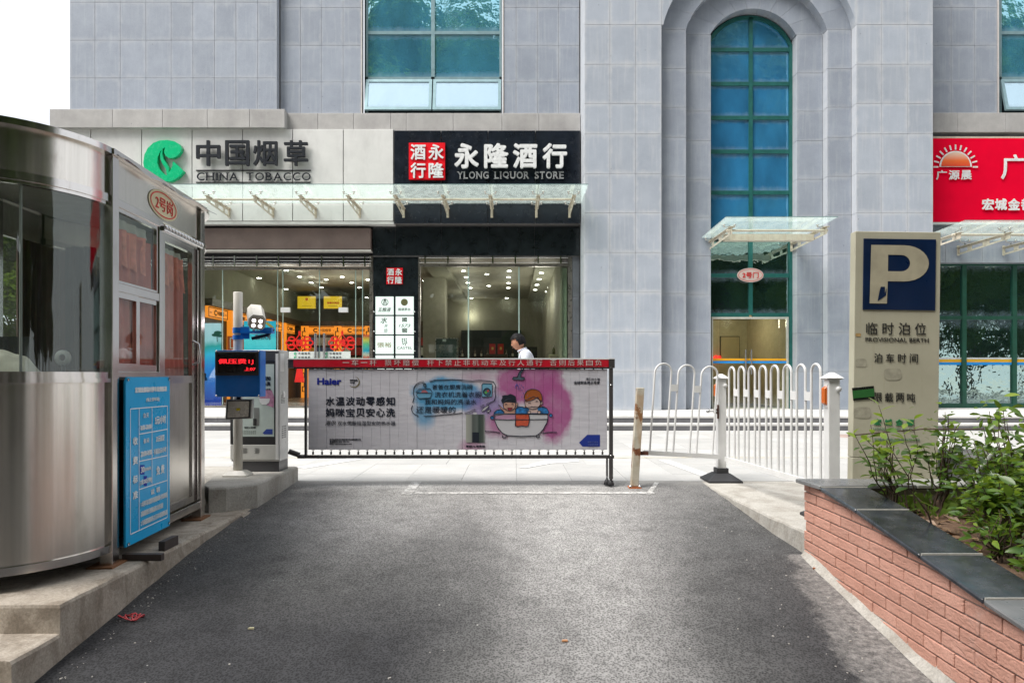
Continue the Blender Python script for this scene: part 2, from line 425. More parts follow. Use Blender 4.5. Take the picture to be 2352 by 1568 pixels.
    hh = math_(nt, 'ADD', ag, math_(nt, 'MULTIPLY', v.outputs['Distance'], -.8)); bump(nt, b, hh, .75, .006)
    return m
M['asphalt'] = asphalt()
ma = MB()
ys = [-14, -8, -5, -3, -1, 0, .5, 1] + [1+.1*i for i in range(1, 60)] + [7.0]
ys = [y for y in ys if y < 6.98] + [6.99]
nx = 46; xs = [-2.32+ (2.22+2.32)*i/nx for i in range(nx+1)]
def azz(x, y):
    z = prof(y) + (noise.noise(Vector((x*1.3, y*.9, 0)))*.006)
    if y > 6.85: z = min(z, -.001)
    return z
ma.add([(x, y, azz(x, y)) for y in ys for x in xs], [(j*(nx+1)+i, j*(nx+1)+i+1, (j+1)*(nx+1)+i+1, (j+1)*(nx+1)+i) for j in range(len(ys)-1) for i in range(nx)], True)
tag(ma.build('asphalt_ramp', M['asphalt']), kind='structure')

# worn white line on the ramp: separate flakes of paint -------------
def flaky(name, col, lo, hi, sc=14):
    m, nt, b = newmat(name); p = wpos(nt)
    b.inputs['Base Color'].default_value = (*col, 1); b.inputs['Roughness'].default_value = .8
    a = ramp(nt, noise_(nt, p, sc, 8, .8), gray((lo, 0), (hi, 1)))
    nt.links.new(a, b.inputs['Alpha']); return m
mline = MB()
def strip(mb, a, b, w, n=10, lift=.006, z=None):
    a = Vector(a); b = Vector(b); t = (b-a).normalized(); q = Vector((-t.y, t.x))*w/2
    for i in range(n):
        c = [a+(b-a)*(i/n)+q, a+(b-a)*((i+1)/n)+q, a+(b-a)*((i+1)/n)-q, a+(b-a)*(i/n)-q]
        mb.add([(v.x, v.y, (azz(v.x, v.y) if z is None else z)+lift) for v in c], [(0, 3, 2, 1)])
strip(mline, (-.93, 6.42), (1.32, 6.42), .085, 24); strip(mline, (-1.0, 6.36), (-.98, 6.93), .10, 6); strip(mline, (1.25, 6.36), (1.46, 6.93), .045, 6)
tag(mline.build('worn_white_line', flaky('worn_road_paint', (.60, .59, .57), .36, .56, 18)), kind='structure')

# plaza --------------------------------------------------------------
M['slab'] = stone_tile('pale_paving', (.40, .40, .39), (.49, .482, .462), .06, .05, rough=.7)
plaza = MB().box((-60, 6.99, -.4), (60, 45, -.022)).build('plaza', simple('plaza_joint', (.26, .26, .25), .9)); tag(plaza, kind='structure')
_slab = {}
def slab(x0, x1, y0, y1):
    k = (round(x1-x0, 3), round(y1-y0, 3))
    if k not in _slab:
        o = MB().box((-k[0]/2+.0015, -k[1]/2+.0015, -.02), (k[0]/2-.0015, k[1]/2-.0015, 0)).build('tmp', M['slab'], origin=(0, 0, 0)); _slab[k] = o.data; bpy.data.objects.remove(o)
    return inst('paving_slab', _slab[k], ((x0+x1)/2, (y0+y1)/2, random.uniform(-.0012, .0012)), plaza)
yrow = 6.99; rh = [.47]+[.86]*7
for r, h in enumerate(rh):
    y0, y1 = yrow, yrow+h; yrow = y1
    lim = y1*.78+.3; k = 0
    for i in range(-22, 22):
        x0 = .03+.57*i*(1 if r < 2 else 1.5); x1 = x0+.57*(1 if r < 2 else 1.5)
        if x1 < -lim or x0 > lim: continue
        slab(x0, x1, y0, y1)
# painted lines on the plaza
mp = MB()
def quadp(mb, pts, z=.004): mb.add([(x, y, z) for x, y in pts], [tuple(range(len(pts)))])
def pg(x, y): d = F*H/(y-864.0); return (X(x, d), d)
quadp(mp, [pg(1512, 1056), pg(1536, 1056), pg(1662, 1100), pg(1628, 1100)])
quadp(mp, [pg(678, 1073), pg(800, 1053), pg(840, 1053), pg(700, 1076)])
quadp(mp, [pg(1192, 1074), pg(1256, 1056), pg(1328, 1053), pg(1330, 1060), pg(1268, 1064), pg(1207, 1075)])
tag(mp.build('painted_lines', simple('plaza_line_paint', (.70, .70, .69), .6), fixn=False), kind='structure')
my = MB(); quadp(my, [(-9, 8.95), (9, 8.95), (9, 9.0), (-9, 9.0)], .0045)
tag(my.build('faded_yellow_line', flaky('faded_yellow', (.78, .68, .42), .42, .62, 6), fixn=False), kind='structure')
mh = MB().lathe((X(1960, 12.2), 12.2, 0), [(.0, .006), (.36, .006), (.38, .0)], 24)
tag(mh.build('manhole_cover', simple('rusty_iron', (.36, .27, .24), .7)), 'round rusty manhole cover in the pale paving behind the white fence', 'manhole cover')

# steps and podium in front of the building ---------------------------
M['noser'] = simple('white_nosing', (.66, .66, .65), .6, var=.05)
podium = MB().box((-30, 13.56, -.05), (30, 45, .085)).build('podium', M['riser']); tag(podium, kind='structure')
MB().box((-30, 13.86, .085), (30, 45, .235)).build('upper_step', M['riser'], podium)
def runs(lo, hi, w):
    x = lo
    while x < hi-.01: yield x, min(x+w, hi); x += w
_st = {}
def stone(name, w, dp, h, mat):
    k = (round(w, 3), round(dp, 3), round(h, 3), mat.name)
    if k not in _st:
        o = MB().box((-w/2+.002, -dp/2, -h/2), (w/2-.002, dp/2, h/2)).build('tmp', mat, origin=(0, 0, 0), bevel=.004); _st[k] = o.data; bpy.data.objects.remove(o)
    return _st[k]
for a, b in runs(-13.2, 13.2, 1.2):
    me = stone('tread', 1.2, .335, .045, M['step']); inst('tread', me, ((a+b)/2, 13.53+.1675, .1075+.0), podium)
    me = stone('tread', 1.2, .75, .045, M['step']); inst('tread', me, ((a+b)/2, 13.82+.375, .2475), podium)
    me = stone('riser', 1.2, .02, .08, M['riser']); inst('riser', me, ((a+b)/2, 13.548, .041), podium)
    me = stone('riser', 1.2, .02, .092, M['riser']); inst('riser', me, ((a+b)/2, 13.848, .177), podium)
    for c in (14.57, ): 
        me = stone('floor_slab', 1.2, 1.3, .045, M['step']); inst('floor_slab', me, ((a+b)/2, c+.65, .2475), podium)
MB().box((-14, 15.87, .235), (14, 17.8, .268)).build('floor_slab', M['step'], podium)

# ================================================================== BUILDING
bld = thing('office_building', 'grey stone clad office building with a tall arched window and shops at its foot', 'building', (5.8, 17.3, 0))
_tm = {}
def tile(x0, x1, z0, z1, y, mat, name='tile', t=.03, gap=.005, side=None):
    "one cladding slab; side='x' turns it onto a return wall (x0,x1 then are depths and y is the X of its face)"
    w, h = round(x1-x0-gap, 3), round(z1-z0-gap, 3)
    if w <= 0.01 or h <= .01: return
    k = (w, h, mat.name, side)
    if k not in _tm:
        if side: o = MB().box((0, -w/2, -h/2), (t, w/2, h/2)).build('tmp', mat, origin=(0, 0, 0), bevel=.003)
        else: o = MB().box((-w/2, 0, -h/2), (w/2, t, h/2)).build('tmp', mat, origin=(0, 0, 0), bevel=.003)
        _tm[k] = o.data; bpy.data.objects.remove(o)
    jit = random.uniform(-.0015, .0015)
    if side: return inst(name, _tm[k], (y+(jit if side == 'l' else -t+jit), (x0+x1)/2, (z0+z1)/2), bld)
    return inst(name, _tm[k], ((x0+x1)/2, y+jit, (z0+z1)/2), bld)
PZ = [.27, 1.184, 2.124, 3.064, 4.004, 4.944, 5.874, 6.814, 7.537, 8.466, 9.407, 10.35, 11.3]
PL = [1.679, 2.283, 2.893, 3.508]; PR = [8.126, 8.73, 9.347, 9.949]
for cols in (PL, PR):
    for a, b in zip(cols, cols[1:]):
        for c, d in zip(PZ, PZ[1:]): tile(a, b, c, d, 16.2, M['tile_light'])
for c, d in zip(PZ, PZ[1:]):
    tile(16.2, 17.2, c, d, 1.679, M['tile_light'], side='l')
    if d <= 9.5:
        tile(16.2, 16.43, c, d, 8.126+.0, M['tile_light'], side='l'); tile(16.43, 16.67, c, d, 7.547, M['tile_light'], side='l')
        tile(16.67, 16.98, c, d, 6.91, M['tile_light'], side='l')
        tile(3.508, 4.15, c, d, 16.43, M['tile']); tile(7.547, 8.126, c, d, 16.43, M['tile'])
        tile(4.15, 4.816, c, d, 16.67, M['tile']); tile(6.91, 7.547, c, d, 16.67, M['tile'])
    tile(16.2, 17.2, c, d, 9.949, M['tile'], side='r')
core = MB()
core.box((1.705, 16.225, .2), (3.505, 17.3, 12)); core.box((8.15, 16.225, .2), (9.92, 17.3, 12))
core.box((3.505, 16.455, .2), (4.147, 17.3, 9.407)); core.box((7.575, 16.455, .2), (8.15, 17.3, 9.407))
core.box((4.147, 16.695, .2), (4.813, 17.3, 9.407)); core.box((6.935, 16.695, .2), (7.575, 17.3, 9.407))
core.build('wall_core', M['grout'], bld)
# arch rings
CX, CZ = 5.84, 8.86
def arc(r, a): return (CX+r*math.cos(a), CZ+r*math.sin(a))
def ring(r0, r1, hw0, hw1, y, dp, n, mat, zsp=9.407):
    a0 = math.atan2(zsp-CZ, hw0); a1 = math.atan2(zsp-CZ, hw1)
    r0e, r1e = math.hypot(hw0, zsp-CZ), math.hypot(hw1, zsp-CZ)
    for i in range(n):
        f0, f1 = i/n, (i+1)/n
        ai0, ai1 = a0+(math.pi-2*a0)*f0, a0+(math.pi-2*a0)*f1
        ao0, ao1 = a1+(math.pi-2*a1)*f0, a1+(math.pi-2*a1)*f1
        e = .0025/r0
        pin = [arc(r0e, ai0+e+(ai1-ai0-2*e)*k/3) for k in range(4)]; pout = [arc(r1e, ao0+e/2+(ao1-ao0-e)*k/3) for k in range(4)]
        pts = [(x, y, z) for x, z in pin]+[(x, y, z) for x, z in reversed(pout)]
        o = MB().prism(pts, (0, dp, 0)).build('voussoir', mat, bld)
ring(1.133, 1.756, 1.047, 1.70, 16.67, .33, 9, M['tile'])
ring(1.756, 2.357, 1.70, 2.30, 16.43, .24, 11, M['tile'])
# spandrels of the front plane round the outer arch
def spandrel(sgn):
    for (a, b) in ((9.407, 10.35), (10.35, 11.3)):
        pts = []
        xe = 3.508 if sgn < 0 else 8.126
        zs = [a+(b-a)*k/5 for k in range(6)]
        for z in zs:
            q = 2.357**2-(z-CZ)**2
            pts.append((CX+sgn*(math.sqrt(q) if q > 0 else 0), 16.2, z))
        if abs(pts[0][0]-xe) < .02: pts[0] = (xe+.004*(-sgn), 16.2, a)
        pts += [(xe, 16.2, b), (xe, 16.2, a)]
        MB().prism(pts, (0, .24, 0)).build('tile', M['tile_light'], bld)
spandrel(-1); spandrel(1)

# main wall and wings -------------------------------------------------
WZ = [7.667, 8.504, 9.434, 10.387, 11.34]
def Xw(x, d): return X(x, d)
def wall_tiles(xs, d, zs, mat):
    q = [Xw(x, d) for x in xs]
    for a, b in zip(q, q[1:]):
        for c, e in zip(zs, zs[1:]): tile(a, b, c, e, d, mat)
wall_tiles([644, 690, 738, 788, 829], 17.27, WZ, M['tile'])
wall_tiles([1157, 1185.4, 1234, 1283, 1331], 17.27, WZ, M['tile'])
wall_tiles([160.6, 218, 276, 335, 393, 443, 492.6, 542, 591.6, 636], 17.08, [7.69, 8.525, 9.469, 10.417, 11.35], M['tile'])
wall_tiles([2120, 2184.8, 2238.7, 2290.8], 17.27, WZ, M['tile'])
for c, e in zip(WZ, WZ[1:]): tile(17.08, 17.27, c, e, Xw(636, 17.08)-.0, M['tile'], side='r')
mb = MB()
mb.box((Xw(160.6, 17.08)+.03, 17.115, 4.9), (Xw(637, 17.08)-.03, 17.6, 12)); mb.box((Xw(636, 17.08)-.05, 17.3, 4.9), (Xw(829, 17.3), 17.6, 12))
mb.box((Xw(829, 17.3), 17.31, 4.9), (Xw(1157, 17.3), 17.6, 7.66)); mb.box((Xw(1157, 17.3), 17.3, 4.9), (1.72, 17.6, 12))
MB().box((9.9, 17.3, 4.3), (Xw(2291, 17.3), 17.6, 12)).build('wall_core', M['grout'], bld); MB().box((Xw(2291, 17.3), 17.31, 4.3), (20, 17.6, 7.66)).build('wall_core', M['grout'], bld); mb.box((Xw(829, 17.3), 17.3, 11.5), (Xw(1157, 17.3), 17.6, 12))
mb.build('wall_core', M['grout'], bld)
# stone ledge: blocks
def ledge(xs, d, z0, z1, back):
    for a, b in zip(xs, xs[1:]):
        MB().box((a+.003, d, z0), (b-.003, back, z1)).build('ledge_block', M['ledge'], bld, bevel=.006)
dl = 16.86
ledge([X(x, dl) for x in (113.5, 258, 373, 476, 573, 654)], dl, 7.21, 7.665, 17.3)
dl = 17.07
ledge([X(x, dl) for x in (654, 730, 812)]+[X(x, dl) for x in (897, 933, 1041, 1153, 1238, 1333.5)], dl, 7.19, 7.645, 17.3)
ledge([X(x, dl) for x in (2060, 2200, 2310, 2430, 2550)], dl, 7.17, 7.655, 17.3)
# flank of the left wing seen edge on
MB().box((Xw(160.6, 17.08)-.005, 17.09, 7.7), (Xw(160.6, 17.08)+.028, 24, 12)).build('side_wall', M['tile'], bld)
MB().box((-12.0, 17.35, .2), (-11.0, 24, 7.2)).build('side_wall', M['tile'], bld)
MB().box((-12, 30.0, 0), (20, 30.4, 12)).build('rear_wall', M['grout'], bld)
MB().box((-12, 17.6, 4.75), (20, 30.0, 5.0)).build('floor_plate', M['grout'], bld)

# upper windows ---------------------------------------------------------
def framebars(mb, bars, y, dp):
    for x0, x1, z0, z1 in bars: mb.box((x0, y, z0), (x1, y+dp, z1))
def rect(x0, x1, y0, y1, d): return (X(x0, d), X(x1, d), Z(y1, d), Z(y0, d))
def upper_window(xl, xr, xm0, xm1, d=17.42, panes=True):
    m = MB()
    framebars(m, [rect(xl, xl+5, -120, 266, d), rect(xr-5, xr, -120, 266, d), rect(xm0, xm1, -120, 183, d), rect(xl+5, xm0, 72, 79, d), rect(xm1, xr-5, 72, 79, d),
                  rect(xl+5, xm0, -27, -20, d), rect(xm1, xr-5, -27, -20, d), rect(xl, xr, 177, 183, d), rect(xl, xr, 262, 267, d)], d, .08)
    o = m.build('mullion', M['bluemull'], bld)
    for a, b in ((xl+5, xm0), (xm1, xr-5)):
        for c, e in ((79, 177), (-20, 72), (-120, -27)):
            x0, x1, z0, z1 = rect(a, b, c, e, d)
            MB().box((x0, d+.03, z0), (x1, d+.045, z1)).build('pane', M['blueglass'], o)
    # awning sashes pushed out at the foot
    for a, b in ((xl+1, xm0+3), (xm1-3, xr-1)):
        x0, x1, z0, z1 = rect(a, b, 184, 262, d)
        T = Matrix.Translation((0, d+.0, z1)) @ Matrix.Rotation(R(-13), 4, 'X') @ Matrix.Translation((0, -d, -z1))
        s = MB(); wdt = .075
        for q in ((x0, x1, z1-wdt, z1), (x0, x1, z0, z0+wdt), (x0, x0+wdt, z0+wdt, z1-wdt), (x1-wdt, x1, z0+wdt, z1-wdt)):
            s.box((q[0], d-.03, q[2]), (q[1], d+.03, q[3]), T)
        so = s.build('sash', M['bluemull'], bld)
        MB().box((x0+wdt, d-.008, z0+wdt), (x1-wdt, d+.008, z1-wdt), T).build('pane', M['sashglass'], so)
upper_window(840, 1152, 990, 998.5)
upper_window(2296, 2600, 2446, 2455)
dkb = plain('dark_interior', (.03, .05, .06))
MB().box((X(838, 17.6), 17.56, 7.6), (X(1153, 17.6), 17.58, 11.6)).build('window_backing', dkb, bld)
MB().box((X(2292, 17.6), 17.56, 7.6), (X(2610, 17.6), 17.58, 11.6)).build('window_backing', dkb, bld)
# pale jamb strips beside the upper windows
M['jamb'] = simple('pale_jamb', (.55, .52, .50), .6)
for a, b in ((829.3, 831.8), (1154.2, 1156.8), (2291.2, 2293.6)):
    MB().box((X(a, 17.27), 17.25, 7.65), (X(b, 17.27), 17.42, 11.6)).build('jamb', M['jamb'], bld)

# tall arched window ------------------------------------------------------
d = 16.98
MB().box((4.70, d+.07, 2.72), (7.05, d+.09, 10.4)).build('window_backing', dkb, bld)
xl, xr, xm = 4.816, 6.91, 5.883
trans = [Z((a+b)/2, d) for a, b in ((112, 120), (189.5, 198.6), (267.7, 276), (345, 353.5), (438.7, 447.8), (536, 545), (629, 637), (719, 728))]
m = MB()
m.box((xl-.03, d-.06, .27), (xl+.075, d+.05, 9.3)); m.box((xr-.075, d-.06, .27), (xr+.0, d+.05, 9.3))
m.box((xm-.045, d-.05, Z(724, d)), (xm+.045, d+.03, 9.97))
for z in trans: 
    for a, b in ((xl+.075, xm-.045), (xm+.045, xr-.075)): m.box((a, d-.04, z-.047), (b, d+.03, z+.047))
n = 16
a0 = math.atan2(.44, 1.047)
pi_ = [arc(1.065, a0+(math.pi-2*a0)*k/n) for k in range(n+1)]; po = [arc(1.15, a0+(math.pi-2*a0)*k/n) for k in range(n+1)]
for k in range(n):
    m.prism([(pi_[k][0], d-.05, pi_[k][1]), (pi_[k+1][0], d-.05, pi_[k+1][1]), (po[k+1][0], d-.05, po[k+1][1]), (po[k][0], d-.05, po[k][1])], (0, .1, 0))
fr = m.build('window_frame', M['teal'], bld)
zz = [9.999]+trans
for i in range(len(trans)):
    z1, z0 = zz[i]-.047, trans[i]+.047
    mat = M['bluedeep'] if i < 6 else M['greenglass']
    if i == 0:
        for sg in (-1, 1):
            q = [(xm+sg*.045, d, z0), (xm+sg*(.96), d, z0)]
            for k in range(9):
                an = math.acos(min(1, .96/1.09))*(1-k/8)+math.pi/2*(k/8); xx, z = arc(1.09, an if sg > 0 else math.pi-an); q.append((xx, d, max(z, z0+.001)))
            q[-1] = (xm+sg*.045, d, q[-1][2])
            if sg < 0: q = q[::-1]
            MB().prism(q, (0, .012, 0)).build('pane', mat, fr)
    else:
        for a, b in ((xl+.075, xm-.045), (xm+.045, xr-.075)): MB().box((a, d, z0), (b, d+.012, z1)).build('pane', mat, fr)
# small oval plaque
pl = thing('door_plaque', 'small white oval plaque with red characters on the green frame over the glass entrance', 'plaque', P(1723, 632, 16.9))
def oval(cx, cz, rx, rz, y, t, n=32): return [(cx+rx*math.cos(2*math.pi*k/n), y, cz+rz*math.sin(2*math.pi*k/n)) for k in range(n)]
c = P(1723, 632, 16.9); M['pink'] = plain('plaque_white', (.62, .50, .46), .4); M['signred'] = plain('sign_red', (.62, .03, .03), .45)
MB().prism(oval(c.x, c.z, .325, .175, 16.88, 0), (0, .03, 0)).build('board', M['pink'], pl)
mm = MB()
o1 = oval(c.x, c.z, .30, .152, 16.874, 0); o2 = oval(c.x, c.z, .29, .142, 16.874, 0)
mm.add(o1+o2, [(k, (k+1) % 32, (k+1) % 32+32, k+32) for k in range(32)]); mm.build('border', M['signred'], pl)
lettering('2号门', c.x-.2, c.x+.2, c.z-.075, c.z+.075, 16.872, M['signred'], pl, .004, .015)

# glass entrance door ---------------------------------------------------
dr = MB(); wf = M['white']
z1 = Z(728, d); x0, x1 = X(1634, d), X(1810, d)
dr.box((x0, d-.04, z1-.05), (x1, d+.02, z1)); dr.box((x1-.05, d-.04, .27), (x1, d+.02, z1-.05)); dr.box((x0, d-.04, .27), (x0+.03, d+.02, z1-.05))
door = dr.build('door_frame', simple('door_trim', (.55, .55, .5), .4), bld)
xa, xb, xc2 = X(1650, d), X(1718, d), X(1789, d)
for a, b in ((x0+.03, xa), (xa, xb), (xb, xc2), (xc2, x1-.05)):
    MB().box((a+.004, d-.012, .275), (b-.004, d, z1-.055)).build('pane', M['shopglass'], door)
for za, zb, cc in ((Z(828, d), Z(823, d), (.72, .36, .02)), (Z(834, d), Z(829, d), (.02, .27, .68))):
    MB().box((x0+.03, d-.018, za), (x1-.05, d-.014, zb)).build('stripe', plain('stripe', cc), door)
hd = MB()
for hx in (X(1711, d), X(1724, d)): hd.tube([(hx, d-.06, Z(860, d)), (hx, d-.06, Z(803, d))], .017); hd.tube([(hx, d-.06, Z(810, d)), (hx, d, Z(810, d))], .01); hd.tube([(hx, d-.06, Z(850, d)), (hx, d, Z(850, d))], .01)
hd.build('handle', M['chrome'], door)
# entrance lobby
lob = MB(); lob.box((4.7, 17.3, .27), (4.75, 20.5, 2.75)); lob.box((7.0, 17.3, .27), (7.05, 20.5, 2.75)); lob.box((4.7, 20.5, .27), (7.05, 20.55, 2.75)); lob.box((4.7, 17.2, 2.75), (7.05, 20.5, 2.8))
# replace the backing behind the door: lobby is open
tag(lob.build('lobby_walls', simple('lobby_yellow', (.56, .50, .34), .7)), kind='structure')
MB().box((4.8, 20.44, 1.0), (5.75, 20.48, 2.6)).build('wall_panel', simple('maroon', (.20, .02, .03), .5), None)
tag(bpy.data.objects['wall_panel'], 'dark maroon board on the back wall inside the glass entrance', 'board')
pd = thing('lobby_pendant', 'small red lettering sign glowing inside the glass entrance', 'sign', (5.5, 20.3, 1.6))
lettering('业主服务', 5.1, 6.2, 1.55, 1.7, 20.35, glow('red_led', (1, .02, .02), 1.2), pd, .004, .02)

lobby = thing('lobby_lamp', 'warm ceiling lamp inside the glass entrance behind the doors', 'ceiling light', (5.9, 18.9, 2.74))
MB().lathe((5.9, 18.9, 2.74), [(0, -.03), (.14, -.03), (.15, 0)], 16).build('lamp', glow('warm_lamp', (1, .85, .6), 5), lobby)
l = bpy.data.lights.new('lobby_glow', 'POINT'); l.energy = 11; l.shadow_soft_size = .15; l.color = (1, .88, .68); lo = bpy.data.objects.new('lobby_glow', l); COL.objects.link(lo); lo.location = (5.9, 18.9, 2.55)
nb = thing('lobby_notice', 'pale framed notice on the yellow wall inside the glass entrance', 'notice', (6.4, 20.4, 1.9)); MB().box((6.2, 20.42, 1.55), (6.75, 20.46, 2.25)).build('sheet', plain('notice_beige', (.5, .42, .25)), nb); MB().box((6.18, 20.45, 1.53), (6.77, 20.47, 2.27)).build('frame', M['black'], nb)
lettering('亿', 5.0, 5.35, 1.75, 2.1, 20.43, M['letter_white'], bpy.data.objects['wall_panel'], .01, .01) if False else None
ch = thing('wall_characters', 'white characters with a green mark on the maroon lobby board', 'sign', (5.2, 20.42, 1.9))
lettering('亿', 5.0, 5.3, 1.8, 2.05, 20.43, M['letter_white'], ch, .01, .01); MB().box((5.45, 20.42, 1.95), (5.6, 20.43, 2.2)).build('mark', plain('mark_green', (.35, .5, .03)), ch); lettering('智慧社区服务', 4.95, 5.55, 1.6, 1.66, 20.43, M['letter_grey'], ch, .005, 0)
# ================================================================== SHOP SIGNS
yS = 17.0            # face of the sign panels
def panels(parent, xs, y0, y1, d, mat, gap=.018, name='panel', bev=.006):
    for a, b in zip(xs, xs[1:]):
        MB().box((X(a, d)+gap/2, d, Z(y1, d)), (X(b, d)-gap/2, d+.05, Z(y0, d))).build(name, mat, parent, bevel=bev)
ts = thing('tobacco_shop_sign', 'long white panelled shop sign with green emblem and dark characters above the left shop', 'shop sign', P(520, 466, yS))
wx = [140, 208, 325, 441, 557, 672, 788.5, 904]
panels(ts, wx, 297, 466, yS, M['white_alu']); panels(ts, wx, 467.5, 507, yS, M['white_alu'])
MB().box((X(140, yS), yS+.02, Z(514, yS)), (X(904, yS), 17.3, Z(508, yS))).build('soffit_strip', M['white_alu'], ts)
MB().box((X(140, yS), yS+.055, Z(508, yS)), (X(904, yS), yS+.1, Z(297, yS))).build('backing', plain('shadow_gap', (.03, .03, .03)), ts)
def cn_letters(body, xs, w, y0, y1, d, mat, parent, ext, off):
    for ch, x in zip(body, xs):
        mb = MB(); text_into(mb, ch, X(x, d), X(x+w, d), Z(y1, d), Z(y0, d), d, ext, off); mb.build('letter', mat, parent, fixn=False)
cn_letters('中国烟草', [452.5, 519, 583.5, 653.5], 55, 324, 382, yS-.07, M['letter_dark'], ts, .06, .014)
# latin letters with serifs
def serif(body, x0, x1, y0, y1, d, mat, parent, ext, off, ser=True):
    wds = {'I': .45, 'O': 1.15, 'C': 1.0, ' ': .75, 'A': 1.1, 'N': 1.05, 'H': 1.05, 'T': .95, 'B': .85, 'Y': .95, 'L': .8, 'G': 1.05, 'Q': 1.15, 'U': 1.0, 'R': .95, 'S': .75, 'E': .85}
    tot = sum(wds.get(c, 1) for c in body); u = (X(x1, d)-X(x0, d))/tot; x = X(x0, d); za, zb = Z(y1, d), Z(y0, d); h = zb-za
    for ch in body:
        w = wds.get(ch, 1)*u
        if ch != ' ':
            mb = MB(); g = .09*w if ch != 'I' else .3*w
            text_into(mb, ch, x+g, x+w-g, za, zb, d, ext, off)
            t = h*.07; sl = u*.16
            def sf(cx, z): mb.box((cx-sl, d-ext/2, z), (cx+sl, d+ext/2-.001, z+t))
            if ser:
                L_, Rr = x+g+.04*h, x+w-g-.04*h; Cc = x+w/2
                if ch in 'HN': sf(L_, za); sf(L_, zb-t); sf(Rr, zb-t); 
                if ch in 'H': sf(Rr, za)
                if ch == 'I': sf(Cc, za); sf(Cc, zb-t)
                if ch in 'TY': sf(Cc, za)
                if ch == 'Y': sf(L_, zb-t); sf(Rr, zb-t)
                if ch in 'A': sf(L_, za); sf(Rr, za)
                if ch in 'BLRE': sf(L_, za); sf(L_, zb-t)
                if ch == 'U': sf(L_, zb-t); sf(Rr, zb-t)
            mb.build('letter', mat, parent, fixn=False)
        x += w
serif('CHINA TOBACCO', 451, 716, 397, 415, yS-.03, M['letter_dark'], ts, .025, -.004)
for a, b in ((391, 393), (418.5, 420.5)): MB().box((X(451, yS), yS-.03, Z(b, yS)), (X(714, yS), yS, Z(a, yS))).build('rule', M['letter_dark'], ts)
# green emblem: fat C with a leaf tongue
def from_crop(pts, ox, oy, k): return [(ox+x*k, oy+y*k) for x, y in pts]
def flat(parent, name, pts, d, ext, mat):
    q = [(X(x, d), d, Z(y, d)) for x, y in pts]
    return MB().prism(q, (0, ext, 0)).build(name, mat, parent)
em = from_crop([(1126, 1003), (1119, 1038), (1127, 1062), (1150, 1078), (1180, 1078), (1212, 1062), (1232, 1035), (1237, 1010), (1225, 985), (1190, 965), (1140, 955), (1090, 958), (1045, 975), (1008, 1010), (985, 1055), (977, 1110), (985, 1160), (1010, 1195), (1055, 1222), (1110, 1238), (1160, 1238), (1205, 1218), (1235, 1190), (1252, 1168), (1215, 1130), (1180, 1100), (1175, 1130), (1160, 1165), (1135, 1195), (1110, 1180), (1085, 1150), (1072, 1110), (1075, 1070), (1095, 1030)], 0, 0, .3367)
flat(ts, 'emblem', em, yS-.14, .12, M['logo_green'])
tg = from_crop([(1110, 1010), (1093, 1045), (1093, 1085), (1108, 1118), (1130, 1150), (1138, 1190), (1150, 1175), (1152, 1145), (1135, 1115), (1115, 1085), (1106, 1045)], 0, 0, .3367)
flat(ts, 'emblem_leaf', tg, yS-.14, .12, M['logo_green'])

lsn = thing('liquor_shop_sign', 'black panelled shop sign with red square seal and white characters over the right shop', 'shop sign', P(1120, 466, yS))
bx = [905, 1013, 1121, 1230, 1333]
panels(lsn, bx, 300, 466, yS-.02, M['black_panel']); panels(lsn, bx, 467.5, 513, yS-.02, M['black_panel'])
MB().box((X(905, yS), yS+.035, Z(513, yS)), (X(1333, yS), yS+.07, Z(299, yS))).build('backing', plain('seam_grey', (.22, .22, .22)), lsn)
cn_letters('永隆酒行', [1044, 1112, 1178, 1246], 56, 331, 388, yS-.10, M['letter_white'], lsn, .07, .028)
serif('YLONG LIQUOR STORE', 1050, 1296, 394.5, 411, yS-.05, M['letter_grey'], lsn, .025, .014)
def seal(parent, x0, x1, y0, y1, d, t):
    MB().box((X(x0, d), d, Z(y1, d)), (X(x1, d), d+t, Z(y0, d))).build('seal_block', M['red'], parent)
    # white seal strokes, each character squeezed into a quarter
    w = (x1-x0); h = (y1-y0); g = .05
    q = [('酒', 0, 0), ('永', 1, 0), ('行', 0, 1), ('隆', 1, 1)]
    for ch, cx, cy in q:
        mb = MB(); text_into(mb, ch, X(x0+w*(cx*.5+g), d), X(x0+w*(cx*.5+.5-g*.6), d), Z(y0+h*(cy*.5+.5-g*.5), d), Z(y0+h*(cy*.5+g), d), d-.012, .02, .02)
        mb.build('character', M['letter_white'], parent, fixn=False)
seal(lsn, 939, 1022, 328, 412, yS-.10, .10)

rb = thing('red_banner_sign', 'wide red banner sign with half sun emblem at the right edge of the building', 'shop sign', P(2250, 510, 17.0))
MB().grid(lambda u, v: Vector((X(2110, 17)+(20-X(2110, 17))*u, 17.0+.012*math.sin(9*u)*math.sin(3*v+u*5), Z(510, 17)+(Z(318, 17)-Z(510, 17))*v)), 60, 12).build('banner', M['red_banner'], rb)
MB().box((X(2110, 17), 17.0, Z(515, 17)), (20, 17.1, Z(510.5, 17))).build('rail', M['white'], rb)
MB().box((X(2110, 17), 17.05, Z(318, 17)), (20, 17.1, Z(312, 17))).build('rail', M['cream'], rb)
MB().box((9.9, 17.18, 4.9), (20, 17.3, 7.17)).build('fascia_backing', M['darktile'], rb)
yb = 16.975
sunm = MB(); cs = P(2195, 383.5, yb); rs = 36/F*yb
def halfdisc(r, n=20): return [(cs.x+r*math.cos(math.pi*k/n), yb, cs.z+r*.98*math.sin(math.pi*k/n)) for k in range(n+1)]
sunm.add(halfdisc(rs*1.04), [tuple(range(21))]); sunm.build('sun_outline', M['letter_white'], rb, fixn=False)
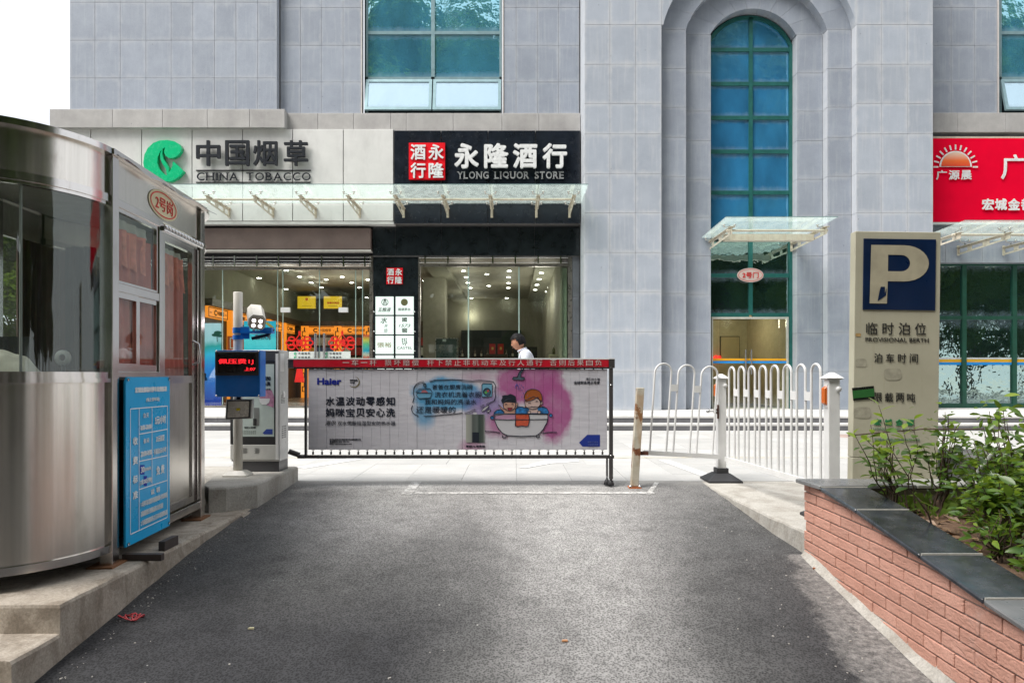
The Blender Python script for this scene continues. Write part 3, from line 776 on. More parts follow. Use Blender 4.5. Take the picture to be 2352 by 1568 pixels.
m_, nt_, b_ = newmat('sun_orange'); sz = N(nt_, 'ShaderNodeSeparateXYZ'); tcn = N(nt_, 'ShaderNodeTexCoord'); nt_.links.new(tcn.outputs['Generated'], sz.inputs[0])
nt_.links.new(ramp(nt_, sz.outputs[2], [(0, (.72, .05, .01)), (.4, (.8, .14, .02)), (.95, (.75, .55, .42))]), b_.inputs['Base Color'])
sd = MB().prism([(p[0], yb-.006, p[2]) for p in [((cs.x+rs*.92*math.cos(math.pi*k/20)), 0, cs.z+.015+rs*.9*math.sin(math.pi*k/20)) for k in range(21)]], (0, .003, 0)); sd.build('sun_disc', m_, rb)
for k in range(13):
    a = math.pi*k/12; c, s_ = math.cos(a), math.sin(a)
    r0, r1, w = rs*1.10, rs*1.42, .018
    pts = [(cs.x+c*r0-s_*w, yb, cs.z+s_*r0+c*w), (cs.x+c*r1-s_*w, yb, cs.z+s_*r1+c*w), (cs.x+c*r1+s_*w, yb, cs.z+s_*r1-c*w), (cs.x+c*r0+s_*w, yb, cs.z+s_*r0-c*w)]
    MB().prism(pts, (0, .008, 0)).build('sun_ray', M['letter_white'], rb)
for ch, x in zip('广源晨', (2150, 2179, 2207)): lettering(ch, X(x, yb), X(x+25, yb), Z(413, yb), Z(391, yb), yb, M['letter_white'], rb, .005, .02)
lettering('广', X(2299, yb), X(2360, yb), Z(412, yb), Z(355, yb), yb, M['letter_white'], rb, .005, .012)
for ch, x in zip('宏城金都', (2255, 2285, 2315, 2345)): lettering(ch, X(x, yb), X(x+28, yb), Z(483, yb), Z(456, yb), yb, M['letter_white'], rb, .005, .035)

# ================================================================== CANOPIES
def canopy(lab, arms, yw, yf, zt, zbw, zbf, gx0, gx1, gyb, gyf, gz, sub, tubes, wd=.10, flat_beam=None):
    t = thing('glass_canopy', lab, 'canopy', ((gx0+gx1)/2, yw, zt))
    for ax in arms:
        m = MB(); h = .007
        m.box((ax-wd*.4, yf-.02, zt-.012), (ax+wd/2, yw, zt))                         # top flange
        m.box((ax-.03, yw-.015, zbw-.01), (ax+.03, yw, zt+.04))                       # wall plate
        L = yw-yf
        def zb(y): return zbf+(zbw-zbf)*(y-yf)/L
        def web(a, b, za0, za1, zb0, zb1):
            m.prism([(ax-h, a, za0), (ax-h, b, zb0), (ax-h, b, zb1), (ax-h, a, za1)], (2*h, 0, 0))
        ch = .045
        web(yf, yw-.015, zt-.012-ch, zt-.012, zt-.012-ch, zt-.012)
        web(yf, yw-.015, zb(yf), zb(yf)+ch*.8, zb(yw), zb(yw)+ch)
        for (f0, f1) in ((0, .16), (.38, .5), (.72, .80), (.97, 1)):
            a, b = yf+f0*L, min(yf+f1*L, yw-.015)
            web(a, b, zb(a)+ch*.8, zt-.012-ch, zb(b)+ch*.8, zt-.012-ch)
        m.build('bracket', M['cream'], t)
        for sy in (yf+.10*L, yf+.86*L):
            for sgn in ((-1, 1) if sub else (-1, 1)):
                if sgn < 0 and ax-.15 < gx0: continue
                if sgn > 0 and ax+.15 > gx1: continue
                s = MB(); s.tube([(ax, sy, zt), (ax, sy, zt+.05)], .016, 6); s.tube([(ax, sy, zt+.045), (ax+.09*sgn, sy, gz-.055), (ax+.12*sgn, sy, gz-.05)], .009, 6)
                s.lathe((ax+.12*sgn, sy, gz-.065), [(0, 0), (.012, 0), (.012, .04), (.035, .05), (.035, .062), (0, .062)], 10)
                s.build('spider_fitting', M['steel'], t)
    for ty, tz, r in tubes: MB().tube([(arms[0]-.1, ty, tz), (arms[-1]+.05, ty, tz)], r, 10).build('cross_tube', M['cream'], t)
    if flat_beam: MB().box(*flat_beam).build('cross_beam', M['cream'], t)
    cuts = [gx0]+[a for a in arms[1:-1]]+[gx1]
    if not sub: cuts = [gx0, gx1]
    if sub == 'all': cuts = [gx0]+arms[:-1]+[gx1] if gx0 < arms[0]-.3 else [gx0]+arms[1:-1]+[gx1]
    for a, b in zip(cuts, cuts[1:]):
        MB().prism([(a+.004, gyf, gz+.06), (b-.004, gyf, gz+.06), (b-.004, gyb, gz), (a+.004, gyb, gz)], (0, 0, .012)).build('glass_panel', M['canopyglass'], t)
        MB().box((a+.004, gyf-.004, gz+.058), (b-.004, gyf+.002, gz+.074)).build('glass_edge', simple('glass_edge_tint', (.16, .30, .30), .2) if 'ge' not in M else M['ge'], t)
    return t
M['ge'] = simple('glass_edge_green', (.20, .30, .30), .25)
armsL = [-8.18, -7.08, -5.99, -4.93, -3.83, -2.74, -1.64, -.543, .564, 1.39]
canopy('long glass canopy on cream steel brackets below the white and black shop signs', armsL, 16.99, 15.72, 5.235, 5.02, 5.10, -8.5, 1.70, 16.98, 15.5, 5.36, 'all', [(15.95, 5.20, .028)])
canopy('small glass canopy on two cream brackets over the green framed entrance', [4.79, 6.87], 16.88, 14.98, 4.36, 4.16, 4.20, 4.57, 7.0, 16.8, 14.72, 4.44, '', [(15.05, 4.28, .028)], .12, ((4.82, 15.55, 4.165), (6.84, 15.72, 4.31)))
canopy('glass canopy partly hidden behind the parking sign below the red banner', [10.05, 11.17, 12.31, 13.5], 17.16, 15.35, 4.31, 4.11, 4.17, 9.97, 14.6, 17.1, 15.1, 4.45, 'all', [(15.5, 4.28, .028)], .12)

# ================================================================== SHOPFRONTS
ySF = 17.42
sf = thing('shopfront', 'glazed shopfront with steel rails and black tiled pier under the canopy', 'shopfront', (-3, ySF, .27))
# black band above the openings
bt = simple('black_granite', (.014, .018, .021), .14, 0, .3, 4)
for a, b in zip([856, 907.6, 1014, 1121.4, 1227.5, 1332], [907.6, 1014, 1121.4, 1227.5, 1332]):
    MB().box((X(a, 17.3)+.004, 17.3, Z(587, 17.3)), (X(b, 17.3)-.004, 17.42, Z(521, 17.3))).build('lintel_panel', bt, sf, bevel=.004)
MB().box((X(856, 17.3), 17.32, Z(589, 17.3)), (X(1332, 17.3), 17.45, 4.98)).build('lintel_core', plain('seam', (.10, .10, .10)), sf)
# brown roller shutter box over the left opening
rs_ = thing('shutter_box', 'brown roller shutter box under the white sign above the left shop window', 'shutter', (-5.5, 17.2, 4.2))
MB().box((-11, 17.16, Z(572, 17.16)), (X(851, 17.16), 17.4, Z(524, 17.16))).build('casing', simple('brown_shutter', (.135, .095, .085), .5, 0, .1, 3), rs_)
MB().box((-11, 17.14, Z(577, 17.14)), (X(852, 17.14), 17.4, Z(573.4, 17.14))).build('bottom_lip', simple('pale_lip', (.5, .48, .45), .4), rs_)
MB().box((-11, 17.42, 3.95), (X(856, 17.4), 17.6, 4.98)).build('lintel_core', plain('dark_lintel', (.02, .02, .022)), rs_)
# guard rails above the glazing
def rails(x0, x1, zs, posts, y):
    m = MB()
    for z in zs: m.tube([(x0, y, z), (x1, y, z)], .009, 6)
    m.build('guard_rail', M['chrome'], sf)
    for px_ in posts: MB().box((px_-.018, y-.02, zs[-1]-.02), (px_+.018, y+.02, zs[0]+.04)).build('rail_post', M['chrome'], sf)
yr = 17.3
rails(-11, X(852, yr), [Z(v, yr) for v in (591, 598.7, 605, 610)], [X(v, yr) for v in (392, 441, 490, 539, 590, 640, 689, 739, 789, 838)], yr)
rails(X(963, yr), X(1304, yr), [Z(v, yr) for v in (592, 603)], [X(v, yr) for v in (976.6, 1029, 1080.4, 1132, 1183.8, 1236, 1288)], yr)
steelf = simple('bronze_steel', (.30, .28, .25), .32, .85, .1)
fm = MB(); yy = ySF
fm.box((-11, yy-.04, Z(620, yy)), (X(851, yy), yy+.04, Z(614, yy)))
fm.box((X(849.5, yy), yy-.05, .27), (X(856.5, yy), yy+.05, Z(588, yy)))
fm.box((X(961, yy), yy-.05, .27), (X(966, yy), yy+.05, Z(588, yy)))
fm.box((X(966, yy), yy-.04, Z(612.5, yy)), (X(1305, yy), yy+.04, Z(606.5, yy)))
fm.box((X(1304.5, yy), yy-.05, .27), (X(1314, yy), yy+.05, Z(588, yy)))
fm.box((-11, yy-.03, .27), (X(849.5, yy), yy+.03, .33)); fm.box((X(966, yy), yy-.03, .27), (X(1304.5, yy), yy+.03, .33))
fm.build('frame', steelf, sf)
zt_ = Z(613, yy); zl = Z(620, yy)
edge = simple('glass_edge_pale', (.34, .46, .42), .2)
cl = [463-60, 511.5, 638, 650, 734, 817, 833, 849]
for a, b in zip(cl, cl[1:]):
    MB().box((X(a, yy)+.003, yy-.006, .34), (X(b, yy)-.003, yy+.006, zl)).build('glass_pane', M['shopglass'], sf)
    if a > 480: MB().box((X(a, yy)-.009, yy-.012, .34), (X(a, yy)+.009, yy+.012, zl)).build('glass_joint', edge, sf)
cr = [967, 1076, 1192, 1304]
for a, b in zip(cr, cr[1:]):
    MB().box((X(a, yy)+.003, yy-.006, .34), (X(b, yy)-.003, yy+.006, zt_)).build('glass_pane', M['shopglass'], sf)
    if a > 970: MB().box((X(a, yy)-.016, yy-.012, .34), (X(a, yy)+.016, yy+.012, zt_)).build('glass_joint', edge, sf)
MB().box((X(1292, 17.6), 17.6, .34), (X(1302, 17.6), 17.62, zt_)).build('edge_trim', simple('pale_green_trim', (.36, .42, .33), .5), sf)
# door hardware
for a in (645, 778+0):
    MB().box((X(a, 17.38), 17.36, Z(717, 17.38)), (X(a+21, 17.38), 17.44, Z(706, 17.38))).build('door_clamp', M['white'], sf)
for a in (724.5, 744.5):
    MB().tube([(X(a, 17.34), 17.34, .9), (X(a, 17.34), 17.34, Z(765, 17.34))], .032, 10).build('door_handle', M['chrome'], sf)
whs = plain('frosted_film', (.66, .70, .68), .5)
for a, b in ((663, 731), (735, 805)):
    st_ = MB().box((X(a, 17.4), 17.40, Z(823, 17.4)), (X(b, 17.4), 17.406, Z(807, 17.4))).build('film_strip', whs, sf)
    for r in (0, 9): 
        lettering('C', X(a+12, 17.39), X(a+18, 17.39), Z(815+r, 17.39), Z(809+r, 17.39), 17.392, M['logo_green'], sf, .004, .06)
        lettering('中 国 烟 草', X(a+22, 17.39), X(a+49, 17.39), Z(813.5+r, 17.39), Z(809.5+r, 17.39), 17.392, M['letter_dark'], sf, .004, .01)
# black pier with seal and light boxes
pier = thing('black_pier', 'black glossy pier with a red seal between the two shop windows', 'pier', (X(909, 17.38), 17.4, .27))
for i, (a, b) in enumerate(((.27, 1.2), (1.2, 2.4), (2.4, 4.12))):
    MB().box((X(857, 17.36), 17.36, a+.003), (X(960.5, 17.36), 17.6, b-.003)).build('pier_panel', bt, pier, bevel=.004)
seal(pier, 887.5, 925, 615, 652.5, 17.34, .018)
lbm = glow('lit_white_acrylic', (.74, .86, .80), .42)
lab = ['round emblem and three characters', 'dark disc emblem and four small characters', 'three slanting characters', 'old style characters and a number', 'two faint gold characters', 'castle emblem and latin lettering', 'bare lower half behind the barrier', 'bare lower half right of its neighbour']
bxs = []
for i in range(8):
    cx, ry = i % 2, i//2
    x0 = (862.5, 908.7)[cx]; y0 = (681, 726, 770.7, 815.8)[ry]
    lb = thing('brand_lightbox', 'square white light box with '+lab[i]+' on the black pier', 'light box', P(x0+20, y0+41, 17.34), 'square light boxes on the black pier')
    MB().box((X(x0, 17.31), 17.31, Z(y0+41.5, 17.31)), (X(x0+41, 17.31), 17.36, Z(y0, 17.31))).build('panel', lbm, lb); bxs.append((lb, x0, y0))
    for bxx in (x0-3 if cx == 0 else x0+44,): MB().lathe(P(bxx, y0+35, 17.33), [(0, -.03), (.018, -.03), (.018, 0)], 10, 'y').build('stud', M['chrome'], lb)
dk = plain('print_dark_green', (.05, .08, .055)); gd = plain('print_gold', (.30, .28, .16)); yl = 17.304
def T(i, body, dx0, dx1, dy0, dy1, mat, off=.01, sh=0.0):
    lb, x0, y0 = bxs[i]; lettering(body, X(x0+dx0, yl), X(x0+dx1, yl), Z(y0+dy1, yl), Z(y0+dy0, yl), yl, mat, lb, .004, off, shear=sh)
def ringp(i, cx, cy, r0, r1, mat, name='emblem'):
    lb, x0, y0 = bxs[i]; c = P(x0+cx, y0+cy, yl); s = yl/F
    a = [(c.x+r1*s*math.cos(2*math.pi*k/24), yl, c.z+r1*s*math.sin(2*math.pi*k/24)) for k in range(24)]
    if r0 <= 0: MB().prism(a, (0, .004, 0)).build(name, mat, lb); return
    b = [(c.x+r0*s*math.cos(2*math.pi*k/24), yl, c.z+r0*s*math.sin(2*math.pi*k/24)) for k in range(24)]
    MB().add(a+b, [(k, (k+1) % 24, (k+1) % 24+24, k+24) for k in range(24)]).build(name, mat, lb)
ringp(0, 21.5, 13, 6.6, 8, dk)
lb, x0, y0 = bxs[0]; m = MB()
for dx in (-4, 0, 4): m.tube([P(x0+21.5+dx, y0+19, yl), P(x0+21.5+dx*.3, y0+6, yl)], .008, 4)
m.build('emblem', dk, lb); T(0, '五粮液', 5, 36, 25, 35, dk, .01, .3)
ringp(1, 20, 13, 0, 8, plain('print_olive', (.12, .12, .05))); T(1, '国酒茅台', 6, 34, 26, 32.5, dk, .01)
T(2, '水', 11, 27, 2, 17, dk, .01, .3); T(2, '井', 20, 28, 18, 26, dk, .0, .3); T(2, '坊', 19, 28, 28, 38, dk, .0, .2)
T(3, '國', 15, 26, 3, 13, dk, .02); T(3, '1573', 7, 34, 18, 25, dk, .0, .3); T(3, '窖', 14, 27, 27, 38, dk, .02)
T(4, '張裕', 4, 37, 15, 27, gd, .01)
m = MB(); lb, x0, y0 = bxs[5]
for dx, w in ((14, 2.5), (18.5, 2.5), (23, 2.5)): m.box((X(x0+dx, yl), yl, Z(y0+9, yl)), (X(x0+dx+w, yl), yl+.004, Z(y0+6, yl)))
for k, (dx, dy) in enumerate([(14, 10), (19, 10), (23, 11), (15, 14), (20, 15), (24, 15), (16, 18), (21, 19)]): m.box((X(x0+dx, yl), yl, Z(y0+dy+3, yl)), (X(x0+dx+2.6, yl), yl+.004, Z(y0+dy, yl)))
m.build('emblem', dk, lb); T(5, 'CASTEL', 3, 38, 25, 31, dk, -.005)
# grey tiled strip right of the right window
for a, b in zip((588, 681.8, 766, 848, 941), (681.8, 766, 848, 941)):
    MB().box((X(1314.5, 17.4), 17.38, Z(b, 17.4)+.003), (X(1331, 17.4), 17.5, Z(a, 17.4)-.003)).build('strip_tile', M['darktile'], sf, bevel=.003)

# right-hand glazed front with green frames --------------------------------
yG = 17.45
gf = thing('green_glazed_front', 'dark glazed front with green frames and a yellow and blue band beside the parking sign', 'shopfront', (12.5, yG, .27))
for a, b in runs(9.95, 17, .93): MB().box((a+.003, 17.2, Z(603, 17.2)), (b-.003, 17.5, Z(511, 17.2)+.1)).build('lintel_tile', M['tile'], gf, bevel=.003)
def RX(v): return X(v, yG)
g = MB()
mull = [2052, 2128+2, 2213.5-1, 2328]+[2328+116*k for k in (1, 2)]
ztop = Z(603, yG)
for v in mull: g.box((RX(v)-.055, yG-.05, .30), (RX(v)+.055, yG+.05, ztop))
for ya, yb2 in ((603, 611), (726, 734), (926, 940)): g.box((9.9, yG-.045, Z(yb2, yG)), (17, yG+.045, Z(ya, yG)))
gfo = g.build('frame', M['green'], gf)
for a, b in zip([9.9]+[RX(v) for v in mull], [RX(v) for v in mull]+[17]):
    for ya, yb2 in ((611, 726), (734, 926)):
        if b-a > .15: MB().box((a+.055, yG, Z(yb2, yG)), (b-.055, yG+.012, Z(ya, yG))).build('glass_pane', M['greenglass'], gf)
    for ya, yb2, cc in ((825, 831.5, (.74, .40, .02)), (831.8, 838, (.02, .27, .70)), (821, 824.5, (.6, .64, .64))):
        if b-a > .15: MB().box((a+.055, yG-.008, Z(yb2, yG)), (b-.055, yG-.004, Z(ya, yG))).build('band', plain('band', cc), gf)
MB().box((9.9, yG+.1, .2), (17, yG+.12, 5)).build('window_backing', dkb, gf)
# ================================================================== SHOP INTERIOR
CZL = 4.37
wallm = simple('olive_plaster', (.26, .25, .19), .8, 0, .1, .8)
ceilm = simple('dim_ceiling', (.30, .28, .23), .6, 0, .1, 1)
tag(MB().box((-11.5, 17.75, .24), (1.3, 29.2, .28)).build('shop_floor', simple('beige_floor', (.35, .32, .27), .3)), kind='structure')
tag(MB().box((-11.5, 17.5, CZL), (1.3, 29.2, CZL+.05)).build('shop_ceiling', ceilm), kind='structure')
tag(MB().box((-11.5, 29.0, .28), (1.3, 29.1, CZL)).build('shop_rear_wall', wallm), kind='structure')
tag(MB().box((-8.35, 17.55, .28), (-8.3, 29.0, CZL)).build('shop_left_wall', wallm), kind='structure')
tag(MB().box((1.2, 17.55, .28), (1.25, 29.0, CZL)).build('shop_right_wall', wallm), kind='structure')
# lowered ceiling zones and a boxed column
drop = MB(); drop.box((-2.55, 18.2, CZL-.16), (-1.95, 28.8, CZL)); drop.box((.62, 18.2, CZL-.16), (1.2, 28.8, CZL)); drop.box((-8.3, 18.0, CZL-.16), (-7.0, 28.8, CZL))
drop.build('soffit', simple('soffit_paint', (.30, .29, .235), .7), bpy.data.objects['shop_ceiling'])
wb = MB().box((-2.9, 21.8, .28), (-2.2, 22.6, CZL-.16)).build('boxed_column', simple('greige_plaster', (.36, .34, .28), .8)); tag(wb, 'beige boxed column inside the right shop window', 'column')
MB().box((-2.2, 28.6, .28), (.3, 29, 3.0)).build('wall_recess', plain('dark_green_wall', (.02, .03, .028)), bpy.data.objects['shop_rear_wall'])
# downlights
dl_m = glow('lamp_white', (1, .97, .92), 14)
trim = plain('lamp_trim', (.5, .5, .48))
spots = [(658, 620.7), (595, 638), (688, 635), (714.5, 648.5), (749, 641.8), (738, 659.5), (786, 635.6), (808, 648.6), (826, 660), (845, 642), (842, 683), (657, 663.5)]
spots += [(950.3+x*.1658, 609.2+y*.1658) for x, y in ((690, 75), (1013, 122), (1323, 75), (1768, 103), (725, 162), (1315, 163), (1737, 190), (1950, 158), (750, 240), (1312, 243), (1708, 267), (1915, 233), (783, 310), (1310, 310), (1682, 337), (1880, 301), (1845, 362), (1040, 282), (800, 453), (1288, 453), (145, 213))]
base = None
for i, (x, y) in enumerate(spots):
    zc = CZL-.005
    s = (864-y)/(zc-H); d = F/s; px_ = (x-1180)/s
    if -2.55 < px_ < -1.95 or px_ > .62 or px_ < -7.0: zc = CZL-.165; s = (864-y)/(zc-H); d = F/s; px_ = (x-1180)/s
    if base is None:
        base = thing('downlight', 'small round white recessed downlight glowing in the ceiling of the left shop', 'ceiling light', (px_, d, zc), 'ceiling downlights in the two shops')
        MB().lathe((px_, d, zc), [(.085, 0), (.085, -.008), (.065, -.01), (.065, -.002)], 12).build('trim', trim, base)
        MB().lathe((px_, d, zc), [(0, -.012), (.064, -.012), (.064, -.004), (0, -.004)], 12).build('lamp', dl_m, base)
    else:
        c = copy_tree(base, Vector((px_, d, zc)))
        if px_ > -2.4: c['label'] = 'small round white recessed downlight glowing in the ceiling of the right shop'
        else: c['label'] = 'small round white recessed downlight glowing in the ceiling of the left shop'
    if i % 3 == 0:
        l = bpy.data.lights.new('downlight_glow', 'POINT'); l.energy = 11; l.shadow_soft_size = .3; l.color = (1, .93, .80)
        lo = bpy.data.objects.new('downlight_glow', l); COL.objects.link(lo); lo.location = (px_, d, zc-.75)
# lit orange headers and shelving of the left shop
orm = glow('amber_header', (1.0, .30, .025), .48); ora = plain('brown_carving', (.10, .045, .012))
def header(loc, w, alongy, lab):
    h = thing('lit_header', lab, 'lit sign', loc, 'amber lit headers above the cigarette shelves')
    x, y, z = loc
    Mx = Matrix.Translation(loc) @ Matrix.Rotation(R(90) if alongy else 0, 4, 'Z')
    MB().box((-w/2, 0, -.15), (w/2, .08, .15), Mx).build('panel', orm, h)
    m = MB(); t = .022
    for a in ((-w/2+.02, w/2-.02, .11, .13), (-w/2+.02, w/2-.02, -.13, -.11), (-w/2+.02, -w/2+.05, -.11, .11), (w/2-.05, w/2-.02, -.11, .11), (-w/2+.10, -w/2+.22, -.02, .0), (w/2-.22, w/2-.10, -.02, .0)):
        m.box((a[0], -.01, a[2]), (a[1], -.004, a[3]), Mx)
    m.build('carved_border', ora, h)
    lettering('C', -w*.22, -w*.22+.16, -.08, .08, -.012, ora, h, .004, .04, Mx=Mx)
    lettering('中国烟草', -w*.07, w*.28, -.06, .06, -.012, ora, h, .004, .01, Mx=Mx)
hz = 2.78
dB = 25.4
sB = F/dB
k = 0
names = ['nearest the left glass', 'second along the left wall', 'third along the left wall', 'fourth along the left wall', 'last before the corner']
for i, yy_ in enumerate((18.6, 20.1, 21.6, 23.1, 24.5)): header((-8.05, yy_, hz), 1.25, True, 'amber lit header over the side shelves, '+names[i])
names = ['left one on the back wall', 'right one on the back wall behind the red knots', 'far right one beside the black pier']
for i, xx in enumerate(((1360*.202+463), (1750*.202+463), (2110*.202+463))): header((X(xx, dB), dB, hz), 1.35, False, 'amber lit header, '+names[i])
shw = simple('dark_walnut', (.045, .025, .014), .5)
sh = thing('display_shelving', 'dark wooden cigarette shelving with amber posts along the left shop walls', 'shelving', (-6, 25.4, .28))
MB().box((-8.3, 25.5, .28), (-3.2, 25.9, 3.12)).build('carcass', shw, sh); MB().box((-8.3, 17.9, 2.93), (-7.9, 25.4, 3.12)).build('cornice', shw, sh)
MB().box((-8.28, 17.9, .28), (-8.1, 25.4, 2.6)).build('side_carcass', shw, sh); MB().box((-8.3, 25.35, 2.93), (-3.2, 25.5, 3.12)).build('cornice', shw, sh)
for xx in (1175, 1550, 1900):
    c = X(463+xx*.202, 25.3); MB().box((c-.13, 25.25, .28), (c+.13, 25.34, 2.93)).build('lit_post', orm, sh)
    m = MB()
    for kz in range(14): m.box((c-.09, 25.235, .5+kz*.17), (c+.05, 25.245, .53+kz*.17)); m.box((c-.02 if kz % 2 else c-.09, 25.235, .53+kz*.17), (c+.02 if kz % 2 else c-.06, 25.245, .67+kz*.17))
    m.build('fretwork', ora, sh)
for yy_ in (19.35, 20.85, 22.35, 23.85): MB().box((-8.1, yy_-.08, .28), (-7.96, yy_+.08, 2.93)).build('lit_post', orm, sh)
cart = [plain('carton_%d' % i, c, .5) for i, c in enumerate(((.5, .05, .03), (.55, .36, .08), (.06, .12, .3), (.5, .5, .45), (.3, .02, .02)))]
# goods on the shelves
for r in range(3):
    for q in range(22):
        xx = -8.0+q*.215; z0 = 1.5+r*.36
        if random.random() < .9:
            o = MB().box((xx, 25.36, z0), (xx+.2, 25.48, z0+.28)).build('carton', cart[(q//3+r) % 5]); tag(o, 'small '+('red', 'ochre', 'navy', 'cream', 'dark red')[(q//3+r) % 5]+' carton standing on the '+('lowest', 'middle', 'top')[r]+' shelf at the back of the left shop', 'carton', 'cartons on the back shelves')
# wine racking, fridge and gift boxes of the right shop
wr = thing('wine_rack', 'dark wine rack along the back of the right shop', 'rack', (-.8, 26, .28))
MB().box((-2.3, 26.2, .28), (.9, 26.5, 2.2)).build('carcass', plain('rack_black', (.012, .012, .012)), wr)
bot = simple('bottle_label', (.35, .33, .28), .4)
lathe_b = None
for r in range(1, 3):
    for q in range(13):
        xx = -2.2+q*.24; z0 = .95+r*.42
        if lathe_b is None:
            lathe_b = MB().lathe((xx, 26.05, z0), [(0, 0), (.038, 0), (.04, .2), (.014, .26), (.014, .32), (0, .32)], 8).build('bottle', simple('dark_bottle', (.05, .03, .02), .15)); lb0 = MB().lathe((xx, 26.05, z0), [(.041, .05), (.041, .15)], 8).build('label', bot, lathe_b)
            tag(lathe_b, 'dark bottle with a pale label on the lower row of the wine rack', 'bottle', 'bottles on the wine rack'); o0 = lathe_b
        else:
            c = copy_tree(o0, o0.location+Vector((q*.24, 0, (r-1)*.42)))
            if r == 2: c['label'] = 'dark bottle with a pale label on the upper row of the wine rack'
fz = 18.9
fr_ = thing('glass_cabinet', 'grey green glass cabinet standing inside the right shop window', 'cabinet', (X(1025, fz), fz, .28))
x0, x1, zt2 = X(1000, fz), X(1050.6, fz), Z(776, fz)
MB().box((x0, fz, .28), (x1, fz+.4, zt2)).build('body', simple('teal_grey', (.055, .085, .082), .3), fr_)
mm = MB(); w = .02
for a in ((x0, x0+w, .28, zt2), (x1-w, x1, .28, zt2), (x0+w, x1-w, zt2-w, zt2)): mm.box((a[0], fz-.01, a[2]), (a[1], fz, a[3]))
mm.build('edge_frame', M['steel'], fr_)
MB().box((x0+.2, fz-.014, zt2-.10), (x0+.30, fz-.004, zt2-.03)).build('label_card', whs, fr_)
gift = [('left one', 1255), ('right one', 1274)]
for nm, gxv in ((('left'), 1124), ('right', 1143)):
    gd_ = 22.0; b_ = thing('gift_box', 'red gift box with a gold mark inside the right shop, '+nm+' of a pair', 'gift box', (X(gxv, gd_), gd_, 1.6))
    MB().box((X(gxv, gd_), gd_, Z(813, gd_)), (X(gxv+13.5, gd_), gd_+.18, Z(789.5, gd_))).build('box', simple('gift_red', (.42, .012, .012), .35), b_)
    MB().box((X(gxv+5, gd_), gd_-.006, Z(803, gd_)), (X(gxv+9.5, gd_), gd_-.002, Z(797, gd_))).build('mark', plain('gold', (.6, .42, .1)), b_)
tb = MB().box((X(1112, 22), 21.9, .28), (X(1165, 22), 22.6, Z(813, 22))).build('counter', shw); tag(tb, 'low dark counter under the two red gift boxes', 'counter')
bd = 18.6
stn = thing('bottle_stand', 'small pale stand at the right corner of the right shop window', 'stand', (X(1272, bd), bd, .28))
MB().box((X(1261, bd), bd, Z(816, bd)), (X(1287, bd), bd+.25, Z(813.5, bd))).build('top', simple('pale_wood', (.42, .38, .24), .5), stn)
for a in (1261, 1284.5): MB().box((X(a, bd), bd, .28), (X(a+2.5, bd), bd+.25, Z(816, bd))).build('leg', simple('pale_wood2', (.42, .38, .24), .5), stn)
wbm = MB().lathe(P(1272, 813.4, bd+.1), [(0, 0), (.04, 0), (.042, .13), (.015, .18), (.015, .235), (0, .24)], 12).build('bottle', simple('olive_bottle', (.10, .10, .04), .1)); tag(wbm, 'single bottle on the small pale stand in the right window', 'bottle')
# framed certificates
for k, (a, nm) in enumerate(((681.8, 'left framed yellow certificate with a red seal mark high on the back wall'), (742, 'right framed yellow certificate with a row of red characters high on the back wall'))):
    dd = 25.2; ce = thing('certificate', nm, 'certificate', P(a+22, 694, dd))
    MB().box((X(a, dd), dd, Z(710, dd)), (X(a+45, dd), dd+.03, Z(678.7, dd))).build('frame', simple('dark_frame', (.08, .04, .01), .4), ce)
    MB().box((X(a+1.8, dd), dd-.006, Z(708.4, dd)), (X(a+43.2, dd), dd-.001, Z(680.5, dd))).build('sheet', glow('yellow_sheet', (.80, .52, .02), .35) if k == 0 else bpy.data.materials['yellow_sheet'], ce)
    if k == 0: lettering('酒', X(a+19, dd), X(a+26, dd), Z(690.5, dd), Z(684, dd), dd-.01, M['signred'], ce, .004, .03)
    else: lettering('信誉示范店', X(a+9, dd), X(a+37, dd), Z(698, dd), Z(693, dd), dd-.01, M['signred'], ce, .004, .03)
    lettering('------------', X(a+12, dd), X(a+34, dd), Z(703, dd), Z(702.2, dd), dd-.01, M['letter_dark'], ce, .004, 0)
# hanging red knots
for nm, cx in (('left', 688), ('right', 786)):
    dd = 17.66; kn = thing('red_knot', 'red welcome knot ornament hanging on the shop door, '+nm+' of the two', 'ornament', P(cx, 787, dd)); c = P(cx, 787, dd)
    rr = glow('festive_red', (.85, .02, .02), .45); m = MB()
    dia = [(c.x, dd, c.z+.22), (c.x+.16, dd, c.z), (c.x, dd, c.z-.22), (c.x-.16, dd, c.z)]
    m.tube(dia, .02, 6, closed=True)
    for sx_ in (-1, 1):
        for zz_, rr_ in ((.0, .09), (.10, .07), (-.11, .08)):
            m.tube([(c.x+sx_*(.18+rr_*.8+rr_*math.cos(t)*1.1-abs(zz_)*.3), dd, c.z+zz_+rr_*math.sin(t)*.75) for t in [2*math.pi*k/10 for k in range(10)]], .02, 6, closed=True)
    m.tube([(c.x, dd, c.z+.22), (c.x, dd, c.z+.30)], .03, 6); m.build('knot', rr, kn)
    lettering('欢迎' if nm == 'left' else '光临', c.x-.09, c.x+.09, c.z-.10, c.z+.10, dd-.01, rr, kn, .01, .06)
    m = MB()
    for t in range(9): m.tube([(c.x-.01+.004*t, dd, c.z-.24), (c.x-.05+.012*t, dd, c.z-.62), (c.x-.12+.03*t, dd, c.z-1.02)], .012, 5)
    m.build('tassel', rr, kn)
